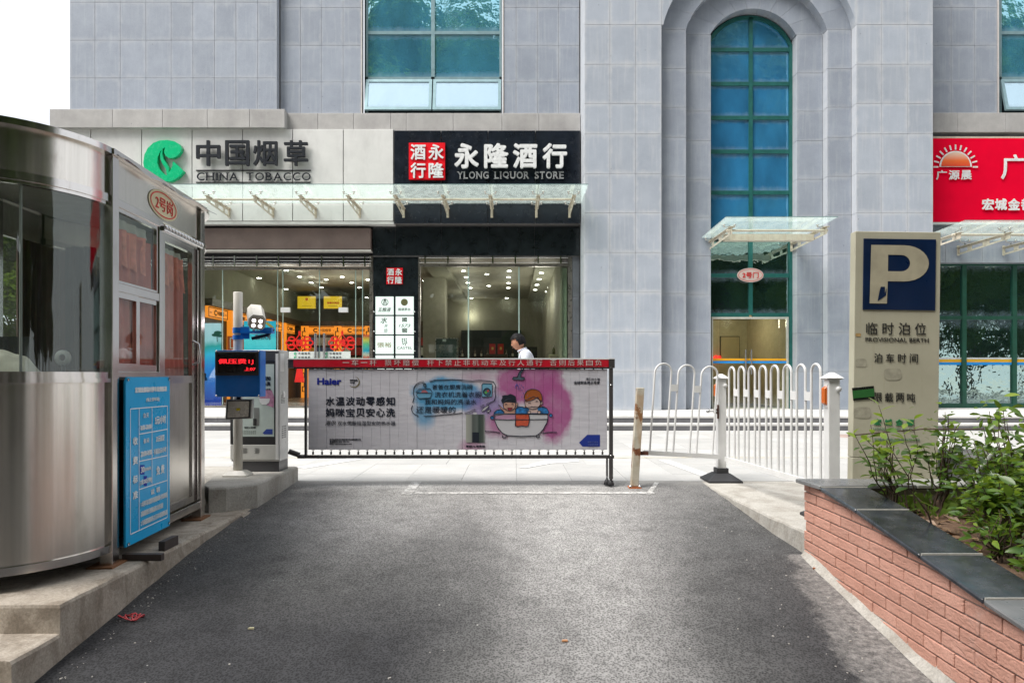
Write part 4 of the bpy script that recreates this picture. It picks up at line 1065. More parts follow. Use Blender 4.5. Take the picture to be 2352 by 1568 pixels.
# posters standing in the left window
def stand(lab, x0, x1, y0, y1, dd, mat, cat='poster'):
    t = thing('poster_stand', lab, cat, P((x0+x1)/2, y1, dd)); MB().box((X(x0, dd), dd, .3 if y1 > 900 else Z(y1, dd)), (X(x1, dd), dd+.03, Z(y0, dd))).build('board', mat, t); return t
def gradm(name, stops, em=.22):  # boards get a faint added glow of their own to lift their colours
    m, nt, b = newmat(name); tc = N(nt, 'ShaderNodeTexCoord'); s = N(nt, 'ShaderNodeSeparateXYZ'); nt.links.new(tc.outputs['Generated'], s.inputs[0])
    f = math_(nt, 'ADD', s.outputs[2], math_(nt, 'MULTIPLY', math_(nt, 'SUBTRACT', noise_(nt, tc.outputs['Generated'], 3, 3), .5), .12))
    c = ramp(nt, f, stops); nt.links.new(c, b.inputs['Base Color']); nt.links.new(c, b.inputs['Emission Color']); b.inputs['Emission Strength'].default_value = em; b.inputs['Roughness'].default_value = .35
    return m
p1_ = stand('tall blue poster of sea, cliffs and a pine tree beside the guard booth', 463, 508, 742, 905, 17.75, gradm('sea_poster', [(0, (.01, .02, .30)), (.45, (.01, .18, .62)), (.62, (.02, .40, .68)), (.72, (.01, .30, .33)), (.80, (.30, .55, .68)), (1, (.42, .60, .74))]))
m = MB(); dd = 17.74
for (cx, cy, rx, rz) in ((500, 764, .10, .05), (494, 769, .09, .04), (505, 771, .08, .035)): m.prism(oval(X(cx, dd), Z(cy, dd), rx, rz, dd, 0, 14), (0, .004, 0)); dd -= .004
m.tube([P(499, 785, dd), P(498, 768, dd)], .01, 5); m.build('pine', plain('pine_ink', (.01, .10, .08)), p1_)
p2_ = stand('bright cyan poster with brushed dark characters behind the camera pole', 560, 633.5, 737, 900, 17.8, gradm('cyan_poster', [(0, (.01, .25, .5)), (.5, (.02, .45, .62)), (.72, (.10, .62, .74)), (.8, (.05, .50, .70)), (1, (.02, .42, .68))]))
dd = 17.79
lettering('勇立潮头', X(578, dd), X(612, dd), Z(767, dd), Z(756, dd), dd, plain('ink_maroon', (.12, .01, .03)), p2_, .004, .02, shear=.2)
lettering('敢为人先', X(585, dd), X(622, dd), Z(780, dd), Z(768, dd), dd, bpy.data.materials['ink_maroon'], p2_, .004, .02, shear=.2)
m = MB(); m.prism([tuple(P(x, y, dd)) for x, y in ((608, 741), (614, 739), (629, 751), (626, 755), (617, 749))], (0, .004, 0)); m.build('ribbon', plain('ribbon_gold', (.62, .45, .12)), p2_)
p3_ = stand('orange board with a white outlined square between the two posters', 522, 561, 771.6, 900, 17.9, simple('orange_board', (.62, .09, .02), .5))
m = MB(); dd = 17.89
for a in ((528, 530, 775, 800), (549, 551, 775, 800), (530, 549, 775, 777), (530, 549, 798, 800)): m.box((X(a[0], dd), dd, Z(a[3], dd)), (X(a[1], dd), dd+.005, Z(a[2], dd)))
m.build('outline', whs, p3_)
p4_ = stand('small rainbow coloured leaflet stand beside the black pier', 833.5, 848, 769, 822, 17.6, gradm('rainbow_leaflet', [(0, (.6, .03, .02)), (.15, (.62, .6, .5)), (.3, (.03, .4, .62)), (.6, (.15, .55, .3)), (.8, (.72, .62, .1)), (1, (.65, .04, .06))]))
# ================================================================== LEFT SIDEWALK, KERBS, ISLAND
def concrete(name, ca, cb, stain=.5):
    m, nt, b = newmat(name); p = wpos(nt)
    c = ramp(nt, noise_(nt, p, 3.2, 8, .68), [(.28, ca), (.55, tuple((x+y)/2 for x, y in zip(ca, cb))), (.75, cb)])
    st = ramp(nt, noise_(nt, mapped(nt, p, (2.2, 2.2, 1.2)), 2.1, 7, .7, .6), gray((.46, 0), (.60, stain)))
    c = mixcol(nt, st, c, (.17, .135, .10))
    gr = ramp(nt, noise_(nt, p, 75, 4, .75), gray((.3, .75), (.7, 1.22))); c = mixcol(nt, 1.0, c, gr, 'MULTIPLY')
    v = N(nt, 'ShaderNodeTexVoronoi'); v.feature = 'DISTANCE_TO_EDGE'; v.inputs['Scale'].default_value = .9
    nt.links.new(mapped(nt, p, (1, 1, 1), (.3, .1, .2)), v.inputs['Vector'])
    nt.links.new(c, b.inputs['Base Color']); b.inputs['Roughness'].default_value = .88; b.inputs['Specular IOR Level'].default_value = .25
    bump(nt, b, math_(nt, 'ADD', noise_(nt, p, 45, 6, .7), noise_(nt, p, 7, 4)), .45, .008)
    return m
M['conc'] = concrete('stained_concrete', (.36, .31, .25), (.58, .52, .45), .55)
M['conc_light'] = concrete('pale_worn_concrete', (.40, .38, .34), (.54, .52, .48), .32)
def rough_block(name, poly, z0, z1, mat, parent=None, amp=.008, cuts=14, kind='structure', n_in=6):
    "solid with plan polygon poly, wobbly edges and rounded upper arris"
    pts = []
    for (x0, y0), (x1, y1) in zip(poly, poly[1:]+poly[:1]):
        L = math.hypot(x1-x0, y1-y0); k = max(1, int(L/.07))
        for i in range(k): pts.append((x0+(x1-x0)*i/k, y0+(y1-y0)*i/k))
    cx = sum(p[0] for p in poly)/len(poly); cy = sum(p[1] for p in poly)/len(poly)
    n = len(pts); rows = []
    def off(p, inn, z, a):
        dx, dy = cx-p[0], cy-p[1]; L = math.hypot(dx, dy) or 1
        w = noise.noise(Vector((p[0]*6, p[1]*6, z*5)))*a+noise.noise(Vector((p[0]*22, p[1]*22, z*20)))*a*.4
        return (p[0]+dx/L*(inn+w), p[1]+dy/L*(inn+w), z+w*.3)
    zb = [z0, z0+(z1-z0)*.35, z0+(z1-z0)*.7, z1-.018]
    for z in zb: rows.append([off(p, 0, z, amp) for p in pts])
    rows.append([off(p, .008, z1-.004, amp) for p in pts]); rows.append([off(p, .025, z1, amp*.6) for p in pts])
    vs = [v for r in rows for v in r]; fs = []
    for j in range(len(rows)-1):
        for i in range(n): fs.append((j*n+i, j*n+(i+1) % n, (j+1)*n+(i+1) % n, (j+1)*n+i))
    fs.append(tuple(range((len(rows)-1)*n, len(rows)*n)))
    o = MB().add(vs, fs, False).build(name, mat, parent, fixn=True)
    if kind: o['kind'] = kind
    return o
side = rough_block('sidewalk', [(-2.25, 3.387), (-2.25, 5.86), (-7, 5.92), (-7, 3.387)], -.9, -.06, M['conc'])
rough_block('sidewalk_step', [(-2.25, 3.06), (-2.25, 3.40), (-7, 3.40), (-7, 3.06)], -1.2, -.205, M['conc'], None)
rough_block('sidewalk_step', [(-2.25, 2.2), (-2.25, 3.07), (-7, 3.07), (-7, 2.2)], -1.2, -.35, M['conc'], None)
rough_block('lower_sidewalk', [(-2.25, -12), (-2.25, 2.21), (-7, 2.21), (-7, -12)], -2, -.5, M['conc'], None)
rough_block('kiosk_island', [(-2.215, 5.90), (-2.21, 6.99), (-2.24, 7.03), (-3.2, 7.04), (-3.2, 6.75), (-2.75, 6.2), (-2.66, 5.84), (-2.52, 5.64), (-2.40, 5.70)], -.3, .147, M['conc_light'])
brk = rough_block('broken_kerb_chunk', [(-2.22, 5.60), (-2.19, 5.86), (-2.42, 5.92), (-2.46, 5.70)], -.2, -.075, M['conc'], amp=.03, kind=None); tag(brk, 'crumbling lump of broken concrete between the kerb and the raised island', 'concrete')
# thin joint across the sidewalk
# right-hand pavement between ramp and planter
rough_block('pavement', [(1.90, 6.98), (1.93, 6.0), (1.97, 5.2), (2.02, 4.66), (9, 4.66), (9, 6.98)], -.5, .0, M['conc_light'])
rough_block('pavement', [(9.02, -6), (9.02, 6.98), (30, 6.98), (30, -6)], -1.5, -.01, M['conc_light'])

# ================================================================== GUARD BOOTH
def steelmat(name, col, rough, amp=.10):
    m, nt, b = newmat(name); p = wpos(nt)
    n1 = noise_(nt, mapped(nt, p, (26, 26, .5)), 2, 4, .6); n2 = noise_(nt, mapped(nt, p, (1, 1, .6)), 1.5, 4)
    c = ramp(nt, math_(nt, 'ADD', math_(nt, 'MULTIPLY', n1, .5), math_(nt, 'MULTIPLY', n2, .5)), [(.3, tuple(x*(1-amp) for x in col)), (.7, tuple(min(1, x*(1+amp)) for x in col))])
    dr_ = ramp(nt, noise_(nt, mapped(nt, p, (3, 3, 1)), 2.5, 7, .72), gray((.56, 0), (.76, .4)))
    c = mixcol(nt, dr_, c, (.28, .23, .18)); nt.links.new(c, b.inputs['Base Color'])
    b.inputs['Metallic'].default_value = 1.0
    nt.links.new(ramp(nt, n2, gray((.3, rough*.8), (.7, rough*1.35))), b.inputs['Roughness'])
    b.inputs['Anisotropic'].default_value = .85; b.inputs['Anisotropic Rotation'].default_value = .25
    tg_ = N(nt, 'ShaderNodeTangent'); tg_.direction_type = 'RADIAL'; tg_.axis = 'Z'; nt.links.new(tg_.outputs[0], b.inputs['Tangent'])
    return m
M['booth'] = steelmat('stainless_sheet', (.72, .68, .62), .21, .14)
M['boothframe'] = steelmat('stainless_frame', (.66, .63, .60), .16, .05)
booth = thing('guard_booth', 'stainless steel guard booth with rounded ends, curtained windows and an oval number plate', 'booth', (-3.9, 4.8, -.06))
RB = .60; _n = (.9977, .0675); C1 = (-2.41-RB*_n[0], 4.10-RB*_n[1]); C2 = (-2.50-RB*_n[0], 5.43-RB*_n[1])
pa = math.atan2(_n[1], _n[0])
def near(a, r=0): return (C1[0]+(RB+r)*math.cos(a), C1[1]+(RB+r)*math.sin(a))
def far(a, r=0): return (C2[0]+(RB+r)*math.cos(a), C2[1]+(RB+r)*math.sin(a))
NA = [pa-math.pi*k/36 for k in range(37)]     # clockwise round the near end
FA = [pa+math.pi*k/30 for k in range(31)]
def arcwall(fn, angs, z0, z1, r0, r1, name, mat, smooth=True):
    m = MB(); n = len(angs)
    for (ra, za, rb2, zb2) in ((r1, z0, r1, z1), (r1, z1, r0, z1), (r0, z1, r0, z0), (r0, z0, r1, z0)):
        vs = [(*fn(a, ra), za) for a in angs]+[(*fn(a, rb2), zb2) for a in angs]
        m.add(vs, [(i, i+1, n+i+1, n+i) for i in range(n-1)], smooth)
    return m.build(name, mat, booth)
for fn, angs in ((near, NA), (far, FA)):
    arcwall(fn, angs, 2.385, 2.42, -.05, .035, 'roof_rim', M['boothframe'])
    arcwall(fn, angs, 2.15, 2.385, -.02, 0, 'fascia', M['booth'])
    arcwall(fn, angs, 2.105, 2.15, -.03, .012, 'top_rail', M['boothframe'])
    arcwall(fn, angs, 2.085, 2.105, -.02, .004, 'window_bead', M['boothframe'])
    arcwall(fn, angs, 1.095, 2.085, -.006, 0, 'curved_glass', M['boothglass'])
    arcwall(fn, angs, 1.058, 1.095, -.03, .012, 'sill_rail', M['boothframe'])
    arcwall(fn, angs, 1.035, 1.058, -.03, .02, 'sill_bead', M['boothframe'])
    arcwall(fn, angs, .07, 1.035, -.02, 0, 'skirt_panel', M['booth'])
    arcwall(fn, angs, .026, .07, -.04, .014, 'base_rail', M['boothframe'])
# roof slab, floor, back wall
rf = MB(); rp = [(*near(a, -.04), 2.40) for a in NA]+[(*far(a, -.04), 2.40) for a in reversed(FA)]
rf.prism(rp, (0, 0, .018)); rf.build('roof', M['boothframe'], booth)
rc = MB().prism([(x, y, 2.33) for x, y, z in rp], (0, 0, .02)).build('ceiling', simple('booth_ceiling', (.30, .30, .28), .6), booth)
fl = MB().prism([(x, y, .04) for x, y, z in rp], (0, 0, .03)).build('floor', simple('booth_floor', (.12, .11, .10), .7), booth)
b0, b1 = near(NA[-1]), far(FA[-1])
MBk = Matrix.Translation((b0[0], b0[1], 0)) @ Matrix.Rotation(math.atan2(b1[1]-b0[1], b1[0]-b0[0]), 4, 'Z'); LBk = math.hypot(b1[0]-b0[0], b1[1]-b0[1])
for nm, mt_, q in (('back_panel', M['booth'], (0, 0, .07, LBk, .02, 1.06)), ('sill_rail', M['boothframe'], (0, -.01, 1.06, LBk, .03, 1.10)), ('top_rail', M['boothframe'], (0, -.01, 2.085, LBk, .03, 2.385)), ('back_glass', M['boothglass'], (.03, .008, 1.10, LBk-.03, .012, 2.085))):
    MB().box(q[:3], q[3:], MBk).build(nm, mt_, booth)
for u_ in (0, .42, .84, LBk-.03): MB().box((u_-.02, -.01, .07), (u_+.03, .03, 2.385), MBk).build('back_post', M['boothframe'], booth)
# face, in its own frame: x along the face, -y outwards
fd = Vector((-2.5+2.41, 5.43-4.10, 0)); fL = fd.length; ang = math.atan2(fd.y, fd.x)
MF = Matrix.Translation((-2.41, 4.10, 0)) @ Matrix.Rotation(ang, 4, 'Z')
def fbox(m, u0, u1, y0, y1, z0, z1): m.box((u0, y0, z0), (u1, y1, z1), MF)
def fpart(name, mat, *bs, bevel=0, parent=None):
    m = MB()
    for q in bs: fbox(m, *q)
    return m.build(name, mat, parent or booth, bevel=bevel)
U1, U2, UE = .60, .66, fL
fpart('corner_post', M['boothframe'], (-.05, .03, -.025, .05, -.055, 2.385), bevel=.004)
fpart('corner_post', M['boothframe'], (UE-.03, UE+.045, -.025, .05, -.055, 2.385), bevel=.004)
for u in (-.01, UE-.01): fpart('foot_plate', simple('rusty_plate', (.22, .10, .045), .8), (u-.09, u+.11, -.05, .10, -.06, -.05))
fpart('window_post', M['boothframe'], (U1, U2, -.012, .04, .07, 2.15), bevel=.003)
fpart('fascia', M['booth'], (.03, UE-.03, -.004, .02, 2.15, 2.385))
fpart('roof_rim', M['boothframe'], (-.06, UE+.05, -.04, .03, 2.386, 2.42))
m = MB(); nn = 14
for i_ in range(nn):
    u0_, u1_ = -.02+(UE+.12)*i_/nn, -.02+(UE+.12)*(i_+1)/nn
    w0_, w1_ = .012*math.sin(i_*1.3), .012*math.sin((i_+1)*1.3)
    e0, e1 = .05+.05*(i_/nn)**3, .05+.05*((i_+1)/nn)**3
    m.add([MF @ Vector(v) for v in ((u0_, 0, 2.422), (u1_, 0, 2.422), (u1_, -e1, 2.385+w1_), (u0_, -e0, 2.385+w0_), (u0_, 0, 2.426), (u1_, 0, 2.426), (u1_, -e1, 2.389+w1_), (u0_, -e0, 2.389+w0_))], [(0, 3, 2, 1), (4, 5, 6, 7), (3, 7, 6, 2)])
m.build('eave_sheet', M['boothframe'], booth)
fpart('top_rail', M['boothframe'], (.03, U1, -.014, .03, 2.10, 2.149), bevel=.003)
fpart('base_rail', M['boothframe'], (.03, UE-.03, -.02, .04, .026, .085), bevel=.003)
fpart('transom', M['boothframe'], (.03, U1, -.012, .03, 1.585, 1.640), bevel=.004)
fpart('sill_rail', M['boothframe'], (.03, U1, -.02, .03, 1.05, 1.10), bevel=.004)
fpart('skirt_panel', M['booth'], (.03, U1, -.002, .02, .085, 1.05))
# window frames and panes
w1 = fpart('window', M['boothframe'], (.03, .055, -.004, .02, 1.640, 2.10), (U1-.022, U1, -.004, .02, 1.640, 2.10), (.055, U1-.022, -.004, .02, 2.075, 2.10), (.055, U1-.022, -.004, .02, 1.640, 1.655))
fpart('pane', M['boothglass'], (.055, U1-.022, .006, .010, 1.655, 2.075), parent=w1)
um = .315
w2 = fpart('sliding_window', M['boothframe'], (.03, .06, -.008, .02, 1.10, 1.585), (um-.035, um-.005, -.008, .02, 1.10, 1.585), (.06, um-.035, -.008, .02, 1.55, 1.585), (.06, um-.035, -.008, .02, 1.10, 1.15))
fpart('pane', M['boothglass'], (.06, um-.035, .004, .008, 1.15, 1.55), parent=w2)
w3 = fpart('sliding_window', M['boothframe'], (um, um+.028, .0, .022, 1.10, 1.585), (U1-.022, U1, .0, .022, 1.10, 1.585), (um+.028, U1-.022, .0, .022, 1.555, 1.585), (um+.028, U1-.022, .0, .022, 1.10, 1.145))
fpart('pane', M['boothglass'], (um+.028, U1-.022, .008, .012, 1.145, 1.555), parent=w3)
# door
D0, D1 = U2, UE-.03
dr_ = fpart('door', M['boothframe'], (D0, D0+.03, -.01, .025, .10, 2.06), (D1-.14, D1-.10, -.01, .025, .10, 2.06), (D0+.03, D1-.14, -.01, .025, 2.02, 2.06), (D0+.03, D1-.14, -.01, .025, 1.02, 1.075), (D0+.03, D1-.14, -.01, .025, .10, .15))
fpart('pane', M['boothglass'], (D0+.03, D1-.14, .004, .008, 1.075, 2.02), parent=dr_)
fpart('kick_panel', M['booth'], (D0+.03, D1-.14, .002, .012, .15, 1.02), parent=dr_)
fpart('door_jamb', simple('dark_bronze', (.07, .045, .04), .3, .6), (D1-.10, D1-.045, -.006, .04, .10, 2.06))
fpart('door_jamb', M['boothframe'], (D1-.045, D1, -.012, .04, .10, 2.06), (D0, D1-.045, -.012, .03, 2.06, 2.12))
hm = MB(); hm.tube([MF @ Vector(p) for p in ((D1-.12, -.012, 1.16), (D1-.12, -.05, 1.18), (D1-.12, -.058, 1.25), (D1-.12, -.05, 1.32), (D1-.12, -.012, 1.34))], .009, 8); hm.build('handle', M['chrome'], dr_)
# beaded trim over the door
tb_ = MB()
for k in range(13): tb_.lathe(MF @ Vector((D0+.01+k*.053, -.02, 2.11)), [(0, -.02), (.022, -.012), (.026, 0), (.022, .012), (0, .02)], 8)
tb_.tube([MF @ Vector((D0-.02, -.016, 2.095)), MF @ Vector((D1+.03, -.016, 2.095))], .016, 8)
tb_.build('beaded_trim', M['chrome'], booth)
# curtains
cm = simple('rose_drape', (.55, .17, .14), .75, 0, .15, 5); cm2 = simple('salmon_valance', (.72, .24, .17), .55, 0, .22, 14); lin = simple('curtain_lining', (.50, .50, .44), .8)
def drape(u0, u1, z0, z1, waves, amp, yb, mat, skew=0.0, ragged=0.0, name='curtain'):
    m = MB(); nu, nv = 40, 8
    def fn(a, b):
        u = u0+(u1-u0)*a+skew*(1-b)*a; z = z0+(z1-z0)*b+ragged*math.sin(a*waves*6.28)*(1-b)*.5-ragged*a*(1-b)
        y = yb+amp*math.sin(a*waves*6.28+1.0*math.sin(b*2))*(1-.3*b)
        return MF @ Vector((u, y, z))
    m.grid(fn, nu, nv); return m.build(name, mat, booth, fixn=False)
drape(.0, .585, 1.07, 1.97, 6, .012, .035, cm, .03); drape(.0, .52, 1.78, 1.99, 4, .018, .035, cm2, -.03, .03, 'valance'); drape(.0, .53, 1.985, 2.05, 4, .012, .04, lin, 0, 0, 'curtain_lining')
drape(U2-.03, U2+.45, 1.0, 1.95, 6, .012, .035, cm, .0); drape(U2, U2+.44, 1.74, 1.95, 5, .018, .035, cm2, .02, .03, 'valance'); drape(U2, U2+.42, 1.945, 1.99, 4, .012, .04, lin, 0, 0, 'curtain_lining')
# inner mullions of the curved end, desk and things on it
for a in (-48, -95, -140):
    m = MB(); q = near(R(a), -.02); m.tube([(q[0], q[1], 1.06), (q[0], q[1], 2.12)], .008, 6); m.build('mullion', simple('mull', (.35, .36, .35), .4) if 'mu' not in M else M['mu'], booth)
def bcurt(u0, u1, z0, z1, mt_):
    m = MB(); m.grid(lambda a, b: MBk @ Vector((u0+(u1-u0)*a, -.06+.02*math.sin(a*31), z0+(z1-z0)*b+.03*math.sin(a*6)*(1-b))), 30, 4); m.build('back_drape_screen', mt_, booth, fixn=False)
dim = simple('dim_drape', (.085, .045, .035), .9, 0, .2, 5)
bcurt(.02, .30, 1.45, 2.08, dim); bcurt(.50, .62, 1.06, 2.08, dim); bcurt(.95, 1.28, 1.06, 2.08, dim)  # first is a brown drape; the others are added to darken the view through
m = MB(); aa = [pa+R(100+80*i/30) for i in range(31)]; pt_ = [far(a, -.06+.02*math.sin(i*1.1)) for i, a in enumerate(aa)]; m.add([(x, y, 1.06) for x, y in pt_]+[(x, y, 2.08) for x, y in pt_], [(i, i+1, 32+i, 31+i) for i in range(30)], True); m.build('back_drape_screen', dim, booth, fixn=False)  # screen added round the far end so the bright plaza does not show through
dsk = thing('booth_desk', 'brown desk seen through the curved glass of the booth', 'desk', (-3.1, 3.9, .07)); MB().box((-3.45, 3.75, 1.0), (-2.75, 4.05, 1.04)).build('top', shw, dsk); 
for a in (-3.40, -2.85): MB().box((a, 3.8, .07), (a+.05, 4.0, 1.0)).build('leg', shw, dsk)
cl = MB()
def clf(a, b):
    x = -2.98+.34*a; y = 3.66+.2*b
    h = .13*(math.sin(math.pi*a)**.6)*(math.sin(math.pi*b)**.5)*(1+.35*noise.noise(Vector((a*4, b*4, 0))))
    return Vector((x+.02*noise.noise(Vector((a*5, b*5, 3))), y, 1.075+h))
cl.grid(clf, 18, 12); tag(cl.build('folded_cloth', simple('cream_towel', (.55, .52, .45), .9, 0, .06, 12, bumpy=.3)), 'cream towel heaped on the ledge behind the curved booth glass', 'towel')
mo = thing('desk_mirror', 'small white round object on a dark stand behind the booth glass', 'mirror', (-2.66, 4.02, 1.04)); MB().lathe((-2.66, 4.02, 1.18), [(.02, 0), (.045, 0), (.045, .015), (.02, .015)], 16, 'y').build('ring', M['white'], mo); MB().tube([(-2.66, 4.03, 1.04), (-2.66, 4.03, 1.14)], .012).build('stem', M['black'], mo)
ck = MB(); ck.grid(lambda a, b: Vector((-3.12+.26*a*(1.25-.5*b), 4.75+.03*math.sin(a*14), 1.12+.85*b)), 20, 6); tag(ck.build('hanging_coat', simple('dark_coat', (.05, .035, .03), .9)), 'dark coat hanging inside the booth', 'coat')
mn = thing('desk_monitor', 'small black monitor standing on the booth desk', 'monitor', (-2.95, 3.95, 1.04)); MB().box((-3.08, 3.96, 1.12), (-2.80, 3.99, 1.30)).build('screen', M['black'], mn); MB().box((-2.97, 3.94, 1.04), (-2.91, 4.0, 1.12)).build('stand', M['black'], mn)
# oval plate on the fascia
ov = thing('booth_number_plate', 'cream oval plate with red rim and characters on the steel fascia of the booth', 'plate', MF @ Vector((.67, -.01, 2.262)))
def fo(ru, rz, y, n=36): return [MF @ Vector((.672+ru*math.cos(2*math.pi*k/n), y, 2.262+rz*math.sin(2*math.pi*k/n))) for k in range(n)]
MB().prism(fo(.225, .098, -.009), MF.to_3x3() @ Vector((0, .004, 0))).build('board', simple('cream_enamel', (.66, .60, .38), .4), ov)
MB().add(fo(.205, .084, -.012)+fo(.193, .076, -.012), [(k, (k+1) % 36, (k+1) % 36+36, k+36) for k in range(36)]).build('rim', M['signred'], ov)
lettering('2号岗', .54, .81, 2.215, 2.31, -.012, M['signred'], ov, .003, .0, Mx=MF)
# tariff board -----------------------------------------------------------
tf = thing('tariff_board', 'tall cyan parking tariff board with white characters fixed to the booth beside its door', 'sign', MF @ Vector((.36, -.04, .03)))
cy = simple('cyan_board', (.0, .40, .78), .32, 0, .05, 3, dirt=.12, dirtcol=(.1, .3, .35))
A0, A1, B0, B1 = .055, .672, .028, 1.066; yT = -.05; ct = .035
MB().prism([MF @ Vector(p) for p in ((A0, yT, B0), (A1, yT, B0), (A1, yT, B1-ct), (A1-ct*.6, yT, B1), (A0+ct*.6, yT, B1), (A0, yT, B1-ct))], MF.to_3x3() @ Vector((0, .012, 0))).build('board', cy, tf)
wt = plain('tariff_white', (.88, .90, .90), .6)
# map the close-up picture (544 x 1568) to the board: left edge 90..465, rectified rows
def tu(x): 
    t = (x-92)/(465-92); return A0+(A1-A0)*(t*1.15/(1+.15*t))
def tz(x, y):
    t = (x-92)/(465-92); top = 93-2*t; bot = 1488+(1322-1488)*t; return B1+(B0-B1)*(y-top)/(bot-top)
yl_ = yT-.003
ml = MB()
def seg(xa, ya, xb, yb3, w=.006):
    p, q = Vector((tu(xa), yl_, tz(xa, ya))), Vector((tu(xb), yl_, tz(xb, yb3))); t = (q-p).normalized(); n_ = Vector((-t.z, 0, t.x))*w/2
    ml.add([MF @ v for v in (p-n_, q-n_, q+n_, p+n_)], [(0, 1, 2, 3)])
for a in ((120, 355, 435, 332), (120, 1385, 435, 1255), (120, 355, 120, 1385), (435, 332, 435, 1255), (182, 350, 182, 1357), (286, 348, 286, 985), (182, 565, 435, 525), (182, 790, 435, 742), (182, 1022, 435, 948)): seg(*a)
ml.build('table_lines', wt, tf)
def tx(s_, xa, xb, ya, yb3, off=.02, mat=None):
    xm_ = (xa+xb)/2; zb_, zt__ = tz(xm_, yb3), tz(xm_, ya)
    lettering(s_, tu(xa), tu(xb), zb_, zt__, yl_, mat or wt, tf, .002, off*.7, Mx=MF)
tx('宏城金都临时停车收费标准', 152, 427, 172, 218, .045); tx('(地上停车场)', 237, 352, 262, 298, .02)
tx('白 天', 215, 257, 388, 430); tx('8:00-20:00', 192, 280, 488, 528, .04); tx('5元/小时', 312, 416, 412, 482, .035)
tx('夜 间', 216, 258, 600, 640); tx('20:00-8:00', 194, 282, 702, 745, .04); tx('25元封顶', 322, 400, 575, 628, .03); tx('不超过5元/小时', 300, 420, 680, 725, .03)
blu = plain('dark_blue_patch', (.01, .05, .42))
for (a, b, c, e) in ((190, 225, 820, 900), (218, 245, 912, 995)):
    m = MB(); m.add([MF @ Vector(v) for v in ((tu(a), yT-.0015, tz(a, e)), (tu(b), yT-.0015, tz(b, e)), (tu(b), yT-.0015, tz(b, c)), (tu(a), yT-.0015, tz(a, c)))], [(0, 1, 2, 3)]); m.build('patch', blu, tf)
tx('30', 195, 222, 835, 885, .03); tx('分钟内', 224, 274, 838, 868, .02); tx('(含30分钟)', 190, 284, 930, 980, .025); tx('免 费', 325, 400, 825, 900, .035)
tx('说  明', 275, 355, 1015, 1060, .02)
for s_, yy_ in (('1 本停车场只提供车辆停放场地 不负责保管', 1110), ('  品的保管责任 贵重物品请车主自行保管', 1195), ('2 车辆进场视同车主认可本场收费标准', 1260)): tx(s_.strip(), 195, 430 if yy_ != 1195 else 388, yy_-25, yy_+20, .02)
for ch, yy_ in zip('收费标准', (620, 780, 935, 1065)): tx(ch, 137, 170, yy_-33, yy_+33, .035)
for (a, b) in ((104, 115), (452, 110), (106, 1462), (452, 1300)): MB().lathe(MF @ Vector((tu(a), yT-.004, tz(a, b))), [(0, -.004), (.009, -.003), (.01, .004)], 8, 'x').build('screw', M['chrome'], tf)
# square tubes lying under the board
tag(MB().box((-2.30, 4.42, -.06), (-2.26, 4.6, -.0)).build('scrap_tube', simple('rust_dark2', (.06, .045, .04), .6)), 'short dark square tube lying on its own under the tariff board, the farther one', 'steel tube')
tbm = MB().box((-2.40, 4.18, -.06), (-2.16, 4.22, -.02))
tag(tbm.build('scrap_tube', simple('rust_dark', (.06, .045, .04), .6)), 'dark square steel tube sticking out beside the near foot of the booth', 'steel tube')
# two small white bottles by the island
for k, xx in enumerate((X(493, 5.75), X(513, 5.75))):
    tag(MB().lathe((xx, 5.78, -.035), [(0, -.05), (.022, -.045), (.024, .0), (.012, .02), (0, .022)], 10, 'y').build('paper_cup', M['white']), ('left', 'right')[k]+' of two small white caps lying at the foot of the island', 'cup')

# ================================================================== KIOSK CABINET, POLE, DISPLAY
z0k, yk = .147, 6.59; xa, xb = -2.735, -2.265; zk = 1.325
ks = thing('barrier_cabinet', 'grey barrier machine cabinet with an advertising screen on the raised island', 'cabinet', ((xa+xb)/2, yk+.14, z0k))
kg = simple('cabinet_grey', (.50, .50, .49), .35, .15, .05); kd = simple('cabinet_dark', (.055, .055, .06), .4); kl = simple('cabinet_light', (.50, .50, .47), .4)
MB().box((xa+.02, yk+.015, z0k), (xb-.005, yk+.27, z0k+.10)).build('plinth', kd, ks)
MB().box((xa, yk+.012, z0k+.10), (xb, yk+.27, zk)).build('body', kg, ks, bevel=.006)
Mz = lambda v: Z(v, yk)
MB().box((xa, yk-.005, Mz(1055)), (xb-.005, yk+.011, Mz(1021))).build('lower_panel', kl, ks, bevel=.003)
MB().box((xa, yk-.004, Mz(1020)), (xb-.03, yk+.011, Mz(828))).build('screen_surround', M['black'], ks)
MB().box((xa, yk-.005, Mz(827)), (xb-.005, yk+.011, Mz(806))).build('head_panel', kd, ks)
MB().box((xb-.03, yk-.012, Mz(1055)), (xb-.005, yk-.005, Mz(812))).build('trim', M['white'], ks)
scm = simple('kiosk_poster', (.50, .58, .54), .2)
def kb(x0, x1, y0, y1, dy=-.006, t=.003): return (X(x0, yk), yk+dy, Z(y1, yk)), (X(x1, yk), yk+dy+t, Z(y0, yk))
sc_ = MB().box(*kb(536, 630, 836, 1002, -.008, .004)).build('screen', scm, ks)
yq = yk-.009
def kt(s_, x0, x1, y0, y1, mat=None, off=.0): lettering(s_, X(x0, yk), X(x1, yk), Z(y1, yk), Z(y0, yk), yq, mat or M['letter_dark'], ks, .002, off)
kt('水温波动零感知', 560, 622, 864, 874, None, .03); kt('妈咪宝贝安心洗', 560, 622, 876, 886, None, .03); kt('双水伺服恒温型安防热水器', 565, 622, 891.5, 895.5)
pnk = simple('watercolour_pink', (.46, .22, .33), .5, 0, .25, 30)
m = MB(); m.prism([tuple(P(x, y, yq)) for x, y in ((592, 900), (604, 893), (624, 896), (630, 912), (628, 936), (612, 930), (598, 918))], (0, .001, 0)); m.build('print', pnk, sc_)
